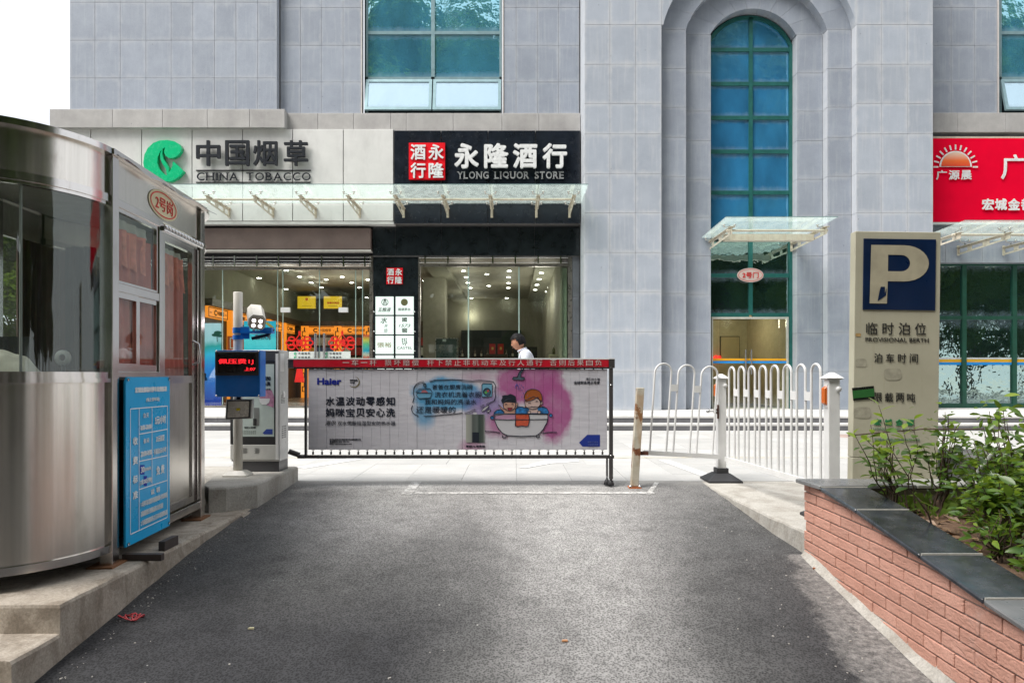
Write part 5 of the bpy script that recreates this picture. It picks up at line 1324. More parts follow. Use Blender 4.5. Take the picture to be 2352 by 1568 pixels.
m = MB(); m.prism([tuple(P(x, y, yq-.002)) for x, y in ((595, 915), (620, 915), (618, 924), (612, 929), (602, 929), (597, 924))], (0, .001, 0)); m.build('print', M['white'], sc_)
m = MB(); m.box(*kb(584, 596, 936, 977, -.010, .001)); m.build('print', simple('heater_grey', (.2, .21, .2), .4), sc_)
m = MB(); m.box(*kb(582.5, 590, 961, 977, -.012, .001)); m.build('print', M['black'], sc_)
m = MB(); m.prism([tuple(P(x, y, yq)) for x, y in ((603, 994), (612, 985), (626, 985), (626, 997), (607, 997))], (0, .001, 0)); m.build('print', plain('print_blue', (.03, .06, .30)), sc_)
kt('尊越V6 尊贵版', 562, 588, 979, 983); 
for yy_ in (989, 992, 995): kt('- - - - - - - - - -', 548, 588, yy_, yy_+.8)
kt('Anker智享', 570, 594, 814, 820, plain('brand_blue', (.05, .12, .5)))
m = MB()
for c0 in (557, 585):
    for k in range(5): m.box(*kb(c0+(k % 2)*2, c0+10+(k % 2)*2, 1029+k*2.5, 1029.8+k*2.5, -.007, .003))
m.build('vent', kd, ks)
# details on its side (xb face, facing the lane)
sdm = MB()
for (ya, yb3, za, zb_) in ((.06, .10, Z(925, 6.7), Z(905, 6.7)), (.12, .16, Z(925, 6.7), Z(905, 6.7)), (.08, .12, Z(1005, 6.7), Z(975, 6.7)), (.15, .19, Z(1005, 6.7), Z(975, 6.7))):
    for k in range(6): sdm.box((xb, yk+ya, za+(zb_-za)*k/6), (xb+.003, yk+yb3, za+(zb_-za)*(k+.4)/6))
sdm.build('side_vent', kd, ks); MB().lathe((xb, yk+.13, Z(905, 6.7)), [(0, .008), (.03, .006), (.032, 0)], 14, 'x').build('lock', M['white'], ks)
MB().box((xb, yk+.03, Z(853, 6.7)), (xb+.002, yk+.14, Z(812, 6.7))).build('notice', M['white'], ks)
# pole
pz = .147; px_, py_ = -2.565, 6.35; 
po_ = thing('camera_pole', 'round cream pole on a flanged foot carrying the camera and blue display', 'pole', (px_, py_, pz))
M['polecream'] = simple('pole_cream', (.70, .67, .60), .35, 0, .05)
MB().lathe((px_, py_, pz), [(0, .035), (.04, .035), (.041, 1.7), (.038, 1.705), (0, 1.705)], 20).build('shaft', M['polecream'], po_)
m = MB(); q0 = [(px_-.11, py_-.09, pz), (px_+.11, py_-.09, pz), (px_+.11, py_+.09, pz), (px_-.11, py_+.09, pz)]; q1 = [(px_-.065, py_-.05, pz+.05), (px_+.065, py_-.05, pz+.05), (px_+.065, py_+.05, pz+.05), (px_-.065, py_+.05, pz+.05)]
m.add([(x, y, z+.012) for x, y, z in q0]+q1+q0, [(4, 5, 6, 7), (0, 1, 5, 4), (1, 2, 6, 5), (2, 3, 7, 6), (3, 0, 4, 7), (8, 9, 1, 0), (9, 10, 2, 1), (10, 11, 3, 2), (11, 8, 0, 3)]); m.build('foot', M['polecream'], po_)
# blue display box
yd = 6.16; blue = simple('display_blue', (.005, .17, .60), .35, 0, .04)
db = thing('led_display', 'blue box display showing red led characters in front of the pole', 'display', (X(545, yd), yd+.06, Z(911, yd)))
MB().box((X(494, yd), yd, Z(911, yd)), (X(597.5, yd), yd+.14, Z(804, yd))).build('case', blue, db, bevel=.004)
MB().box((X(494.5, yd), yd-.008, Z(862, yd)), (X(594.5, yd), yd-.001, Z(808, yd))).build('bezel', M['black'], db, bevel=.002)
MB().box((X(502, yd), yd-.010, Z(855, yd)), (X(588, yd), yd-.0085, Z(813, yd))).build('screen', plain('led_black', (.012, .006, .006), .2, .5), db)
led = glow('led_red', (1, .02, .03), .8)
def dotted(parent, s_, x0, x1, y0, y1, d, name='characters'):
    lettering(s_, X(x0, d), X(x1, d), Z(y1, d), Z(y0, d), d-.012, led, parent, .002, .008, name=name)
dotted(db, '佩压费1J', 503, 583, 824, 837, yd); dotted(db, '上07', 563, 588, 843, 851, yd)
m = MB(); m.box((X(494, yd)+.15, yd+.13, Z(900, yd)), (X(597, yd)-.15, py_-.02, Z(880, yd))); m.build('mount', blue, db)
for (a, b) in ((497, 806), (594.5, 806), (497, 908), (594.5, 908)): MB().lathe((X(a, yd), yd-.001, Z(b, yd)), [(0, -.004), (.008, -.003), (.008, 0)], 8, 'y').build('screw', M['chrome'], db)
# camera and its blue bracket
cz = Z(764, 6.3)
cb = thing('camera_bracket', 'blue clamp bracket holding the camera on the pole', 'bracket', (px_+.05, py_, cz))
m = MB(); m.lathe((px_, py_, Z(758, 6.3)), [(.047, -.025), (.047, .025)], 16); m.lathe((px_, py_, Z(774, 6.3)), [(.047, -.02), (.047, .02)], 16); m.box((px_+.04, py_-.04, Z(778, 6.3)), (px_+.12, py_-.03, Z(750, 6.3))); m.box((px_+.04, py_-.05, Z(765, 6.3)), (px_+.33, py_+.03, Z(760, 6.3))); m.box((px_+.22, py_-.05, Z(760, 6.3)), (px_+.33, py_+.03, Z(752, 6.3))); m.build('clamp', blue, cb)
tube = MB().tube([(px_+.33, py_, Z(755, 6.3)), (px_+.27, py_+.02, Z(768, 6.3)), (px_+.12, py_+.03, Z(776, 6.3))], .016, 8).build('cable', M['black'], cb)
cc = thing('surveillance_camera', 'white box surveillance camera with four glowing lamps looking down the lane', 'camera', P(588, 750, 6.25))
hx, hy, hz = .175/2+.03, .30, .08
def cbox(m, hw, y0, y1, zt0, zb0, ch): # octagonal hood section swept along y
    def sec(y, s=1): return [(-hw*s, y, zb0+ch), (-hw*s+ch*.8, y, zb0), (hw*s-ch*.8, y, zb0), (hw*s, y, zb0+ch), (hw*s, y, zt0-ch*1.3), (hw*s-ch, y, zt0), (-hw*s+ch, y, zt0), (-hw*s, y, zt0-ch*1.3)]
    return sec(y0), sec(y1)
MC = Matrix.Translation(P(583, 738, 6.2)) @ Matrix.Rotation(R(-6), 4, 'Y') @ Matrix.Rotation(R(20), 4, 'Z') @ Matrix.Rotation(R(26), 4, 'X')
MC = Matrix.Translation(P(590, 740, 6.1)) @ Matrix.Rotation(R(24), 4, 'Z') @ Matrix.Rotation(R(24), 4, 'X') @ Matrix.Rotation(R(4), 4, 'Y')
a_, b_ = cbox(None, .072, -.02, .27, .075, -.06, .03); m = MB(); m.add([MC @ Vector(v) for v in a_+b_], [tuple(range(8)), tuple(reversed(range(8, 16)))]+[(i, i+8, (i+1) % 8+8, (i+1) % 8) for i in range(8)]); m.build('hood', M['polecream'], cc)
a_, b_ = cbox(None, .058, -.024, -.018, .052, -.052, .022); m = MB(); m.add([MC @ Vector(v) for v in a_+b_], [tuple(range(8)), tuple(reversed(range(8, 16)))]+[(i, i+8, (i+1) % 8+8, (i+1) % 8) for i in range(8)]); m.build('face', simple('camera_face', (.42, .38, .30), .4), cc)
for lx in (-.03, .03):
    for lz in (-.025, .02): MB().lathe((0, 0, 0), [(0, -.006), (.015, -.004), (.016, 0)], 12, 'y').build('lamp', glow('camera_lamp', (1, .93, 1), 3) if 'camera_lamp' not in bpy.data.materials else bpy.data.materials['camera_lamp'], cc)
lamps = [o for o in KIDS[cc] if o.name.startswith('lamp')]
k = 0
for lx in (-.028, .028):
    for lz in (-.025, .022): lamps[k].location = (MC @ Vector((lx, -.026, lz)))-WP[cc]; lamps[k].rotation_euler = MC.to_euler(); k += 1
# floodlight
ff = thing('floodlight', 'small square led floodlight on the cream pole under the blue display', 'floodlight', P(548, 940, 6.2))
q = [(519.5, 916.6), (579.5, 916.6), (577, 961), (516.5, 964)]
def qq(s, dy): 
    cx = sum(p[0] for p in q)/4; cy_ = sum(p[1] for p in q)/4; return [tuple(P(cx+(x-cx)*s, cy_+(y-cy_)*s, 6.2)+Vector((0, dy, 0))) for x, y in q]
fs4 = [(0, 1, 2, 3)]
MB().prism(qq(1, 0), (0, .05, 0)).build('housing', simple('flood_grey', (.38, .38, .36), .4, .2), ff, bevel=.004)
MB().prism(qq(.90, -.003), (0, .004, 0)).build('gasket', M['black'], ff)
a_, b_ = qq(.80, -.007), qq(.12, .03)
MB().prism(qq(.80, -.008), (0, .003, 0)).build('reflector', simple('flood_reflector', (.46, .43, .38), .25, .3), ff)
MB().prism(qq(.13, -.012), (0, .003, 0)).build('led_chip', plain('led_yellow', (.75, .60, .03)), ff)
MB().tube([P(548, 918, 6.24), P(548, 900, 6.3)], .02).build('yoke', M['black'], ff)
# ================================================================== BARRIER WITH ADVERTISING BOARD
yB = 6.72
bar = thing('advertising_barrier', 'boom barrier with a red warning beam and a white printed advertising board of hinged strips', 'barrier', (0, yB, 0))
blk = simple('barrier_black', (.045, .042, .042), .4, 0, .1)
def bb(m, x0, x1, y0, y1, dy0, dy1): m.box((X(x0, yB), yB+dy0, Z(y1, yB)), (X(x1, yB), yB+dy1, Z(y0, yB)))
rbm = simple('barrier_red', (.42, .002, .014), .38, 0, .12, 2.5)
m = MB(); bb(m, 676, 1397.5, 825.5, 843, -.03, .05); m.build('beam', rbm, bar, bevel=.003)
m = MB(); bb(m, 663, 676, 825.5, 845, -.02, .05); bb(m, 676, 1398, 843.2, 846.5, -.01, .03); bb(m, 1397.6, 1411, 824.5, 845, -.035, .055); m.build('beam_end', blk, bar)
m = MB(); bb(m, 663, 1411, 822.6, 825.3, -.032, .05); m.build('white_cap', M['white'], bar)
m = MB(); bb(m, 700, 705, 846, 1047, -.015, .02); bb(m, 1399, 1407.2, 845.2, 1099, -.03, .02); bb(m, 1393.6, 1397.5, 1050, 1095, .03, .06); bb(m, 692, 1410, 1044.8, 1052, -.02, .03); m.build('frame', blk, bar, bevel=.002)
fm_ = MB()
for xx, dy in ((1403.2, 0), (1395.6, .045)):
    c = Vector((X(xx, yB), yB+dy, 0)); fm_.lathe(c, [(0, .075), (.008, .075), (.010, .055), (.024, .04), (.034, .0), (0, 0)], 12)
fm_.build('foot', M['rubber'], bar)
hm = MB(); hm.tube([P(663, 1036, 6.70), P(688, 1045, 6.72)], .026, 8); hm.tube([P(684, 1048, 6.70), P(700, 1048, 6.70)], .02, 8); hm.build('swing_arm', blk, bar)
for a, b in ((1403, 843), (1403, 884), (1403, 1046), (1395, 1044), (696, 1047), (688, 1048)): MB().lathe(P(a, b, yB-.03), [(0, -.006), (.008, -.004), (.009, .004)], 8, 'y').build('bolt', M['chrome'], bar)
# strips
def boardmat():
    m, nt, b = newmat('printed_board'); p = wpos(nt); sx = N(nt, 'ShaderNodeSeparateXYZ'); nt.links.new(p, sx.inputs[0])
    base = ramp(nt, noise_(nt, mapped(nt, p, (1.5, 1, 9)), 3, 5, .6), [(.3, (.43, .425, .465)), (.7, (.53, .525, .56))])
    ns = noise_(nt, p, 3.4, 5, .65); n2 = noise_(nt, p, 9, 5, .6)
    def blob(cx, cy, rx, ry, col, cur, lo=.75, hi=1.12, amt=.95, shift=0.0):
        dx = math_(nt, 'DIVIDE', math_(nt, 'SUBTRACT', sx.outputs[0], X(cx, yB)), rx*yB/F); dz = math_(nt, 'DIVIDE', math_(nt, 'SUBTRACT', sx.outputs[2], Z(cy, yB)), ry*yB/F)
        dd = math_(nt, 'SQRT', math_(nt, 'ADD', math_(nt, 'MULTIPLY', dx, dx), math_(nt, 'MULTIPLY', dz, dz)))
        dd = math_(nt, 'ADD', dd, math_(nt, 'MULTIPLY', math_(nt, 'SUBTRACT', ns, .5), .9)); f = ramp(nt, dd, gray((lo, amt), (hi, 0)))
        return mixcol(nt, f, cur, col)
    blue_ = (.055, .25, .44); pk = (.30, .065, .20); pu = (.16, .10, .30)
    c = blob(1030, 905, 92, 40, blue_, base); c = blob(975, 950, 32, 42, blue_, c, .4, 1.0, .8); c = blob(1120, 930, 60, 50, pu, c, .3, 1.2, .8)
    c = blob(1215, 880, 85, 55, pk, c); c = blob(1270, 935, 48, 85, pk, c); c = blob(1145, 975, 45, 40, pk, c, .4, 1.1, .8); c = blob(1085, 1025, 40, 25, (.36, .16, .27), c, .4, 1.1, .7); c = blob(1100, 865, 60, 20, (.36, .18, .28), c, .2, 1.1, .6)
    c = mixcol(nt, ramp(nt, n2, gray((.45, 0), (.8, .22))), c, (.50, .46, .50))
    nt.links.new(c, b.inputs['Base Color']); b.inputs['Roughness'].default_value = .5; bump(nt, b, noise_(nt, mapped(nt, p, (2, 1, 14)), 4, 4), .25, .01); return m
bmt = boardmat(); x0, x1 = 709, 1394; n = 33; w = (x1-x0)/n
sm_ = MB(); ww = w*yB/F; za, zb_ = Z(1032, yB), Z(847.5, yB)
sm_.box((-ww/2+.0002, -.006, -(zb_-za)/2), (ww/2-.0002, .006, (zb_-za)/2)); s0 = sm_.build('strip', bmt, None, origin=(0, 0, 0), bevel=.002); sme = s0.data; bpy.data.objects.remove(s0)
pn_ = MB().lathe((0, 0, 0), [(0, -.022), (.010, -.022), (.010, .004), (.004, .008), (.004, .018), (.018, .022), (0, .022)], 8).build('pin', blk, None, origin=(0, 0, 0)); pme = pn_.data; bpy.data.objects.remove(pn_)
WP_b = {}
for k in range(n):
    c = ((X(x0+w*(k+.5), yB)), yB-.005+random.uniform(-.0015, .0015), (za+zb_)/2)
    o = inst('strip', sme, c, bar, rot=(0, 0, random.uniform(-.006, .006)))
    inst('pin', pme, (c[0], c[1], za-.026), o); 
    inst('pin', pme, (c[0], c[1], zb_+.002), o, scale=(.8, .8, .35))
# print on the board
yP = yB-.0135
inkd = plain('print_ink', (.012, .016, .03), .5)
def bt_(s_, x0, x1, y0, y1, mat=inkd, off=.0, sh=0.0, nm='lettering'): lettering(s_, X(x0, yP), X(x1, yP), Z(y1, yP), Z(y0, yP), yP, mat, bar, .0015, off, nm, shear=sh)
bt_('Haier', 728.5, 784, 867.5, 883.5, plain('logo_navy', (.012, .022, .24), .4), .035)
for i, ch in enumerate('水温波动零感知'): bt_(ch, 748+23.1*i, 768.5+23.1*i, 911, 931, inkd, .020)
for i, ch in enumerate('妈咪宝贝安心洗'): bt_(ch, 748+23.1*i, 768.5+23.1*i, 937, 957, inkd, .020)
bt_('海尔', 747, 772, 965, 977, inkd, .0, .3); bt_('双水伺服恒温型安防热水器', 775, 908, 966.5, 976.5, inkd, .0)
for i, s_ in enumerate(('青岛经济技术开发区海尔热水器有限公司', '服务热线: 4006 999 999', '网址: http://www.haier.com')): bt_(s_, 757, (828, 802, 808)[i], 1007+i*5, 1010.6+i*5, inkd, .01)
bt_('国家品牌', 804, 821, 871, 875, inkd, .02); bt_('计划', 804, 814, 876.5, 880, inkd, .02)
m = MB(); q = []
for k in range(13): t = R(75-k*17.5); q.append((813+13.5*math.cos(t), 877-13.5*math.sin(t)*.97))
for k in range(12, -1, -1): t = R(75-k*17.5); q.append((811.8+12.2*math.cos(t)*(1-.02*0), 875.9-12.4*math.sin(t)*.97))
m.add([tuple(P(x, y, yP)) for x, y in q], [(i, i+1, 24-i, 25-i) for i in range(12)]); m.build('crescent', plain('print_gold2', (.16, .14, .07), .4), bar)
bt_('海尔', 1345, 1357, 867, 873, inkd, 0, .3); bt_('热水器', 1358, 1378, 867.5, 873); bt_('全球安全用水专家', 1318, 1378, 875, 882, inkd, .01)
dn = plain('print_navy', (.012, .03, .22), .45)
def bpoly(pts, mat, name='print', dy=0.0): 
    return MB().prism([tuple(P(x, y, yP)+Vector((0, dy, 0))) for x, y in pts], (0, .001, 0)).build(name, mat, bar)
bpoly([(1330, 1016), (1349, 998), (1378, 998), (1378, 1025), (1338, 1025)], dn)
ltb = plain('print_pale_blue', (.10, .14, .36), .5)
bt_('智慧生活解决', 1350, 1374, 1013, 1016.5, ltb, 0); bt_('方案服务商家', 1350, 1374, 1019, 1022.5, ltb, 0)
C3 = lambda pts: [(938.1+x*.1515, 834.5+y*.1515) for x, y in pts]     # close-up -> photograph
for s_, xa_, xb_2, ya_, yb_3 in (('爸爸在厨房洗碗', 358, 970, 318, 392), ('洗衣机洗着衣服', 400, 1100, 428, 512), ('我和妈妈的洗澡水', 245, 1028, 540, 622), ('还是暖暖的', 115, 715, 650, 750)):
    (a, c), (b, e) = C3([(xa_, ya_), (xb_2, yb_3)]); bt_(s_, a, b, c, e, inkd, .0, .05)
(a, c), (b, e) = C3([(870, 1238), (1160, 1270)]); bt_('尊越V6·尊贵版', a, b, c, e, inkd, .02)
def bline(pts, wd, mat=inkd, name='ink_line', dy=-.002, closed=False):
    q = [P(x, y, yP)+Vector((0, dy, 0)) for x, y in C3(pts)]
    m = MB(); m.tube(q, wd, 5, closed=closed); o = m.build(name, mat, bar); return o
lw = .0030
for pts in ([(232, 268), (160, 285), (105, 325), (78, 380), (75, 450), (85, 510), (62, 592)], [(318, 272), (400, 250), (550, 248), (660, 240), (800, 250), (960, 262), (1080, 250), (1200, 262), (1290, 275), (1318, 330), (1310, 430), (1322, 500), (1300, 560), (1240, 590), (1175, 612)], [(62, 635), (42, 680), (60, 740), (100, 775), (150, 790)], [(232, 795), (400, 788), (560, 772), (720, 762), (820, 745)], [(850, 752), (920, 735), (1012, 688)], [(1088, 655), (1110, 640), (1145, 622)]): bline(pts, lw)
def smooth_blob(pts, mat, dy, out=None, name='print'):
    bpoly(C3(pts), mat, name, dy)
    if out: bline(pts, out, dy=dy-.0006, closed=True)
wh_p = plain('print_white', (.42, .42, .44), .5); skin_p = plain('print_skin', (.42, .24, .18), .5); skin2 = plain('print_skin_light', (.46, .34, .31), .5); hair_o = plain('print_auburn', (.26, .07, .015), .5); hair_b = plain('print_black', (.01, .014, .022), .5)
foam = simple('print_foam', (.015, .13, .33), .5, 0, .5, 40); towel = simple('print_towel', (.45, .07, .03), .5, 0, .2, 30)
# sink and washing machine drawings
smooth_blob([(135, 445), (355, 450), (330, 520), (160, 530), (120, 480)], plain('print_sink', (.10, .27, .40)), -.0006, .003); bline([(112, 440), (165, 380), (325, 378), (365, 440)], .003)
smooth_blob([(190, 440), (210, 405), (260, 402), (300, 440)], plain('print_dish', (.28, .10, .12)), -.001); smooth_blob([(222, 310), (245, 300), (268, 315), (262, 352), (232, 352)], plain('print_tap', (.05, .09, .12)), -.001, .002)
smooth_blob([(1112, 322), (1130, 302), (1262, 306), (1272, 330), (1265, 500), (1115, 505)], plain('print_washer', (.12, .30, .42)), -.0006, .003)
cir = lambda cx, cy_, r, n=16, ry=None: [(cx+r*math.cos(2*math.pi*k/n), cy_+(ry or r)*math.sin(2*math.pi*k/n)) for k in range(n)]
smooth_blob(cir(1190, 428, 54), plain('print_porthole', (.03, .09, .13)), -.001, .004); smooth_blob(cir(1175, 440, 22), plain('print_green', (.08, .25, .06)), -.0015); smooth_blob(cir(1205, 415, 18), plain('print_red', (.35, .05, .05)), -.0015)
# tub scene
tubp = [(1308, 765), (1640, 760), (2110, 762), (2112, 840), (2095, 900), (2040, 1000), (1985, 1060), (1930, 1092), (1700, 1102), (1500, 1090), (1420, 1050), (1350, 965), (1310, 870)]
smooth_blob([(1290, 790), (1300, 740), (1340, 705), (1400, 695), (1440, 730), (1460, 770), (1300, 790)], foam, -.0008, .003)
smooth_blob([(1610, 770), (1620, 690), (1660, 650), (1720, 655), (1780, 670), (1850, 660), (1960, 655), (2040, 650), (2100, 680), (2130, 740), (2110, 775)], foam, -.0008, .003)
smooth_blob(cir(1268, 820, 26), foam, -.0008, .003); smooth_blob(cir(2158, 785, 24), foam, -.0008, .003)
smooth_blob([(1365, 620), (1400, 680), (1450, 730), (1465, 770), (1615, 770), (1630, 690), (1660, 600), (1640, 590), (1600, 690), (1440, 690)], skin_p, -.0012, .002)
smooth_blob(cir(1530, 630, 95, 20, 88), skin_p, -.0016, .003)
hb = [(1420, 600), (1405, 560), (1425, 520), (1420, 490), (1460, 478), (1500, 480), (1545, 460), (1590, 475), (1625, 500), (1632, 550), (1630, 590), (1590, 598), (1540, 590), (1480, 588), (1440, 600)]
smooth_blob(hb, hair_b, -.0022)
for s_ in (-1, 1): bline([(1530+s_*48-16, 622-s_*2), (1530+s_*48, 612), (1530+s_*48+16, 622)], .003, dy=-.0026)
smooth_blob([(1500, 670), (1575, 668), (1560, 705), (1535, 715), (1508, 700)], plain('print_mouth', (.28, .02, .03)), -.0026, .0018)
smooth_blob([(1760, 560), (1770, 640), (1810, 680), (1880, 695), (1960, 675), (2000, 620), (2005, 560), (1900, 500)], skin2, -.0016, .003)
smooth_blob([(1990, 580), (2030, 575), (2035, 610), (2005, 625)], skin2, -.0014, .002)
smooth_blob([(1775, 575), (1752, 520), (1765, 460), (1800, 410), (1860, 388), (1930, 392), (1985, 420), (2018, 470), (2028, 540), (2010, 590), (1985, 560), (1965, 505), (1900, 545), (1830, 570)], hair_o, -.0022, .003)
smooth_blob([(1765, 620), (1790, 600), (1820, 660), (1765, 665)], hair_o, -.0013); smooth_blob([(1990, 620), (2015, 640), (2030, 665), (1965, 660)], hair_o, -.0013)
for s_, ey in ((-1, 600), (1, 575)): bline([(1890+s_*55-18, ey+4), (1890+s_*55, ey-8), (1890+s_*55+18, ey+2)], .003, dy=-.0026)
bline([(1865, 650), (1895, 662), (1925, 650)], .003, dy=-.0026)
smooth_blob([(1830, 690), (1960, 690), (1975, 750), (1820, 750)], skin2, -.0012); 
for cx in (1830, 1980): smooth_blob(cir(cx, 738, 24), skin2, -.0020, .0022)
smooth_blob(tubp, wh_p, -.0024, .0042); bline([(1308, 845), (1500, 855), (1620, 850), (1830, 850), (2110, 845)], .0038, dy=-.0032)
smooth_blob([(1308, 790), (1620, 770), (1620, 845), (1312, 842)], plain('print_pinkish', (.36, .20, .30)), -.0028)
smooth_blob([(1622, 765), (1825, 762), (1835, 860), (1815, 945), (1780, 955), (1720, 945), (1650, 955), (1618, 945), (1625, 850)], towel, -.0034, .0042)
bline([(1425, 1085), (1422, 1118), (1460, 1122), (1498, 1095)], .0038); bline([(1940, 1090), (1945, 1122), (1990, 1115), (1975, 1078)], .0038); bline([(1160, 1025), (1280, 1030), (1390, 1048)], .0034); bline([(2030, 1058), (2110, 1042), (2200, 1038), (2250, 1040)], .0034)
smooth_blob([(1575, 235), (1590, 205), (1650, 205), (1680, 130), (1740, 80), (1760, 85), (1705, 150), (1700, 205), (1755, 210), (1762, 235), (1720, 250), (1660, 245), (1600, 248)], plain('print_shower', (.06, .09, .12)), -.001, .0035)
drop_ = plain('print_drop', (.12, .09, .33)); dm = MB()
for k in range(26):
    a = random.uniform(-.5, .5); r_ = random.uniform(40, 260); x_ = 1665+a*r_*1.6; y_ = 255+r_
    if not (1410 < x_ < 1640 and y_ > 440): dm.tube([P(*C3([(x_, y_)])[0], yP-.001), P(*C3([(x_+a*14, y_+22)])[0], yP-.001)], .0025, 4)
dm.build('shower_drops', drop_, bar)
smooth_blob([(1105, 720), (1130, 680), (1200, 635), (1222, 645), (1180, 690), (1125, 725)], wh_p, -.001, .002); smooth_blob([(1185, 740), (1200, 710), (1240, 690), (1250, 700), (1215, 735)], wh_p, -.001, .002)
# heater picture
hm_, hnt, hb_ = newmat('print_heater'); tc = N(hnt, 'ShaderNodeTexCoord'); sx_ = N(hnt, 'ShaderNodeSeparateXYZ'); hnt.links.new(tc.outputs['Generated'], sx_.inputs[0])
hnt.links.new(ramp(hnt, sx_.outputs[0], [(0, (.30, .31, .27)), (.28, (.22, .23, .21)), (.36, (.07, .08, .075)), (.6, (.10, .12, .11)), (.7, (.035, .05, .045)), (.93, (.06, .075, .065)), (1, (.25, .27, .25))]), hb_.inputs['Base Color']); hb_.inputs['Roughness'].default_value = .3
bpoly(C3([(872, 772), (1155, 772), (1155, 1197), (872, 1197)]), hm_, 'heater_picture', -.001); bpoly(C3([(968, 1042), (1070, 1042), (1070, 1195), (968, 1195)]), hair_b, 'print', -.0018); bpoly(C3([(985, 742), (1035, 742), (1035, 772), (985, 772)]), wh_p, 'print', -.001)
# warning words on the red beam
yR = yB-.0315; grey_l = plain('beam_lettering', (.50, .40, .38), .5)
wx_ = [(787, '一车一杆'), (884, '损坏赔偿'), (981, '杆下禁止非机动车及行人通行'), (1263, '否则后果自负')]
for x_, s_ in wx_:
    for i, ch in enumerate(s_):
        a = x_+i*20.75
        if ch == '一': m = MB(); m.box((X(a, yR), yR, Z(833.2, yR)), (X(a+15, yR), yR+.002, Z(831.4, yR))); m.build('lettering', grey_l, bar)
        else: lettering(ch, X(a, yR), X(a+15.5, yR), Z(839.5, yR), Z(825.8, yR), yR, grey_l, bar, .002, .004)

# ================================================================== WHITE FENCES
def post_cap(m, c, w, h0):
    x, y = c; m.box((x-w/2-.012, y-w/2-.012, h0), (x+w/2+.012, y+w/2+.012, h0+.012)); a = w/2+.022
    m.add([(x-a, y-a, h0+.012), (x+a, y-a, h0+.012), (x+a, y+a, h0+.012), (x-a, y+a, h0+.012), (x-.012, y-.012, h0+.055), (x+.012, y-.012, h0+.055), (x+.012, y+.012, h0+.055), (x-.012, y+.012, h0+.055)], [(0, 1, 5, 4), (1, 2, 6, 5), (2, 3, 7, 6), (3, 0, 4, 7), (4, 5, 6, 7), (3, 2, 1, 0)])
amber = simple('amber_reflector', (.62, .13, .015), .2, 0, .05)
def fence_post(lab, c, w, ztop, rotz=0.0, zg=0.0):
    t = thing('fence_post', lab, 'post', (c[0], c[1], zg)); m = MB(); m.box((c[0]-w/2, c[1]-w/2, zg+.1), (c[0]+w/2, c[1]+w/2, ztop)); m.build('shaft', M['white'], t, bevel=.004)
    m = MB(); post_cap(m, c, w, ztop); m.build('cap', M['white'], t)
    a, b = .17, .075; m = MB(); x, y = c
    m.add([(x-a, y-a, zg), (x+a, y-a, zg), (x+a, y+a, zg), (x-a, y+a, zg), (x-a, y-a, zg+.02), (x+a, y-a, zg+.02), (x+a, y+a, zg+.02), (x-a, y+a, zg+.02), (x-b, y-b, zg+.085), (x+b, y-b, zg+.085), (x+b, y+b, zg+.085), (x-b, y+b, zg+.085)], [(3, 2, 1, 0), (0, 1, 5, 4), (1, 2, 6, 5), (2, 3, 7, 6), (3, 0, 4, 7), (4, 5, 9, 8), (5, 6, 10, 9), (6, 7, 11, 10), (7, 4, 8, 11), (8, 9, 10, 11)])
    m.box((x-w/2-.018, y-w/2-.018, zg+.08), (x+w/2+.018, y+w/2+.018, zg+.135)); m.build('rubber_foot', M['rubber'], t, bevel=.003)
    return t
c1 = (2.125, 7.0); c2 = (2.385, 5.12)
f1 = fence_post('white square fence post with black rubber foot standing where the two fence panels meet', c1, .085, 1.04)
f2 = fence_post('white square fence post rising behind the planter corner', c2, .085, 1.045)
for (c, t) in ((c1, f1), (c2, f2)):
    m = MB(); x = c[0]-.0425; y = c[1]-.03; m.prism([(x-.028, y, .87), (x-.028, y, .98), (x, y, 1.0), (x, y, .85)], (0, .05, 0)); m.build('reflector', amber, t, bevel=.004)
    m = MB(); m.box((x-.006, y-.004, .835), (x-.0005, y+.054, 1.01)); m.build('reflector_back', M['white'], t)
    m = MB(); m.lathe((c[0]+.03, c[1]-.045, .975), [(0, -.012), (.02, -.01), (.02, .004)], 10, 'y'); m.build('socket', M['white'], t)
pw = simple('fence_white', (.66, .66, .65), .32, 0, .04)
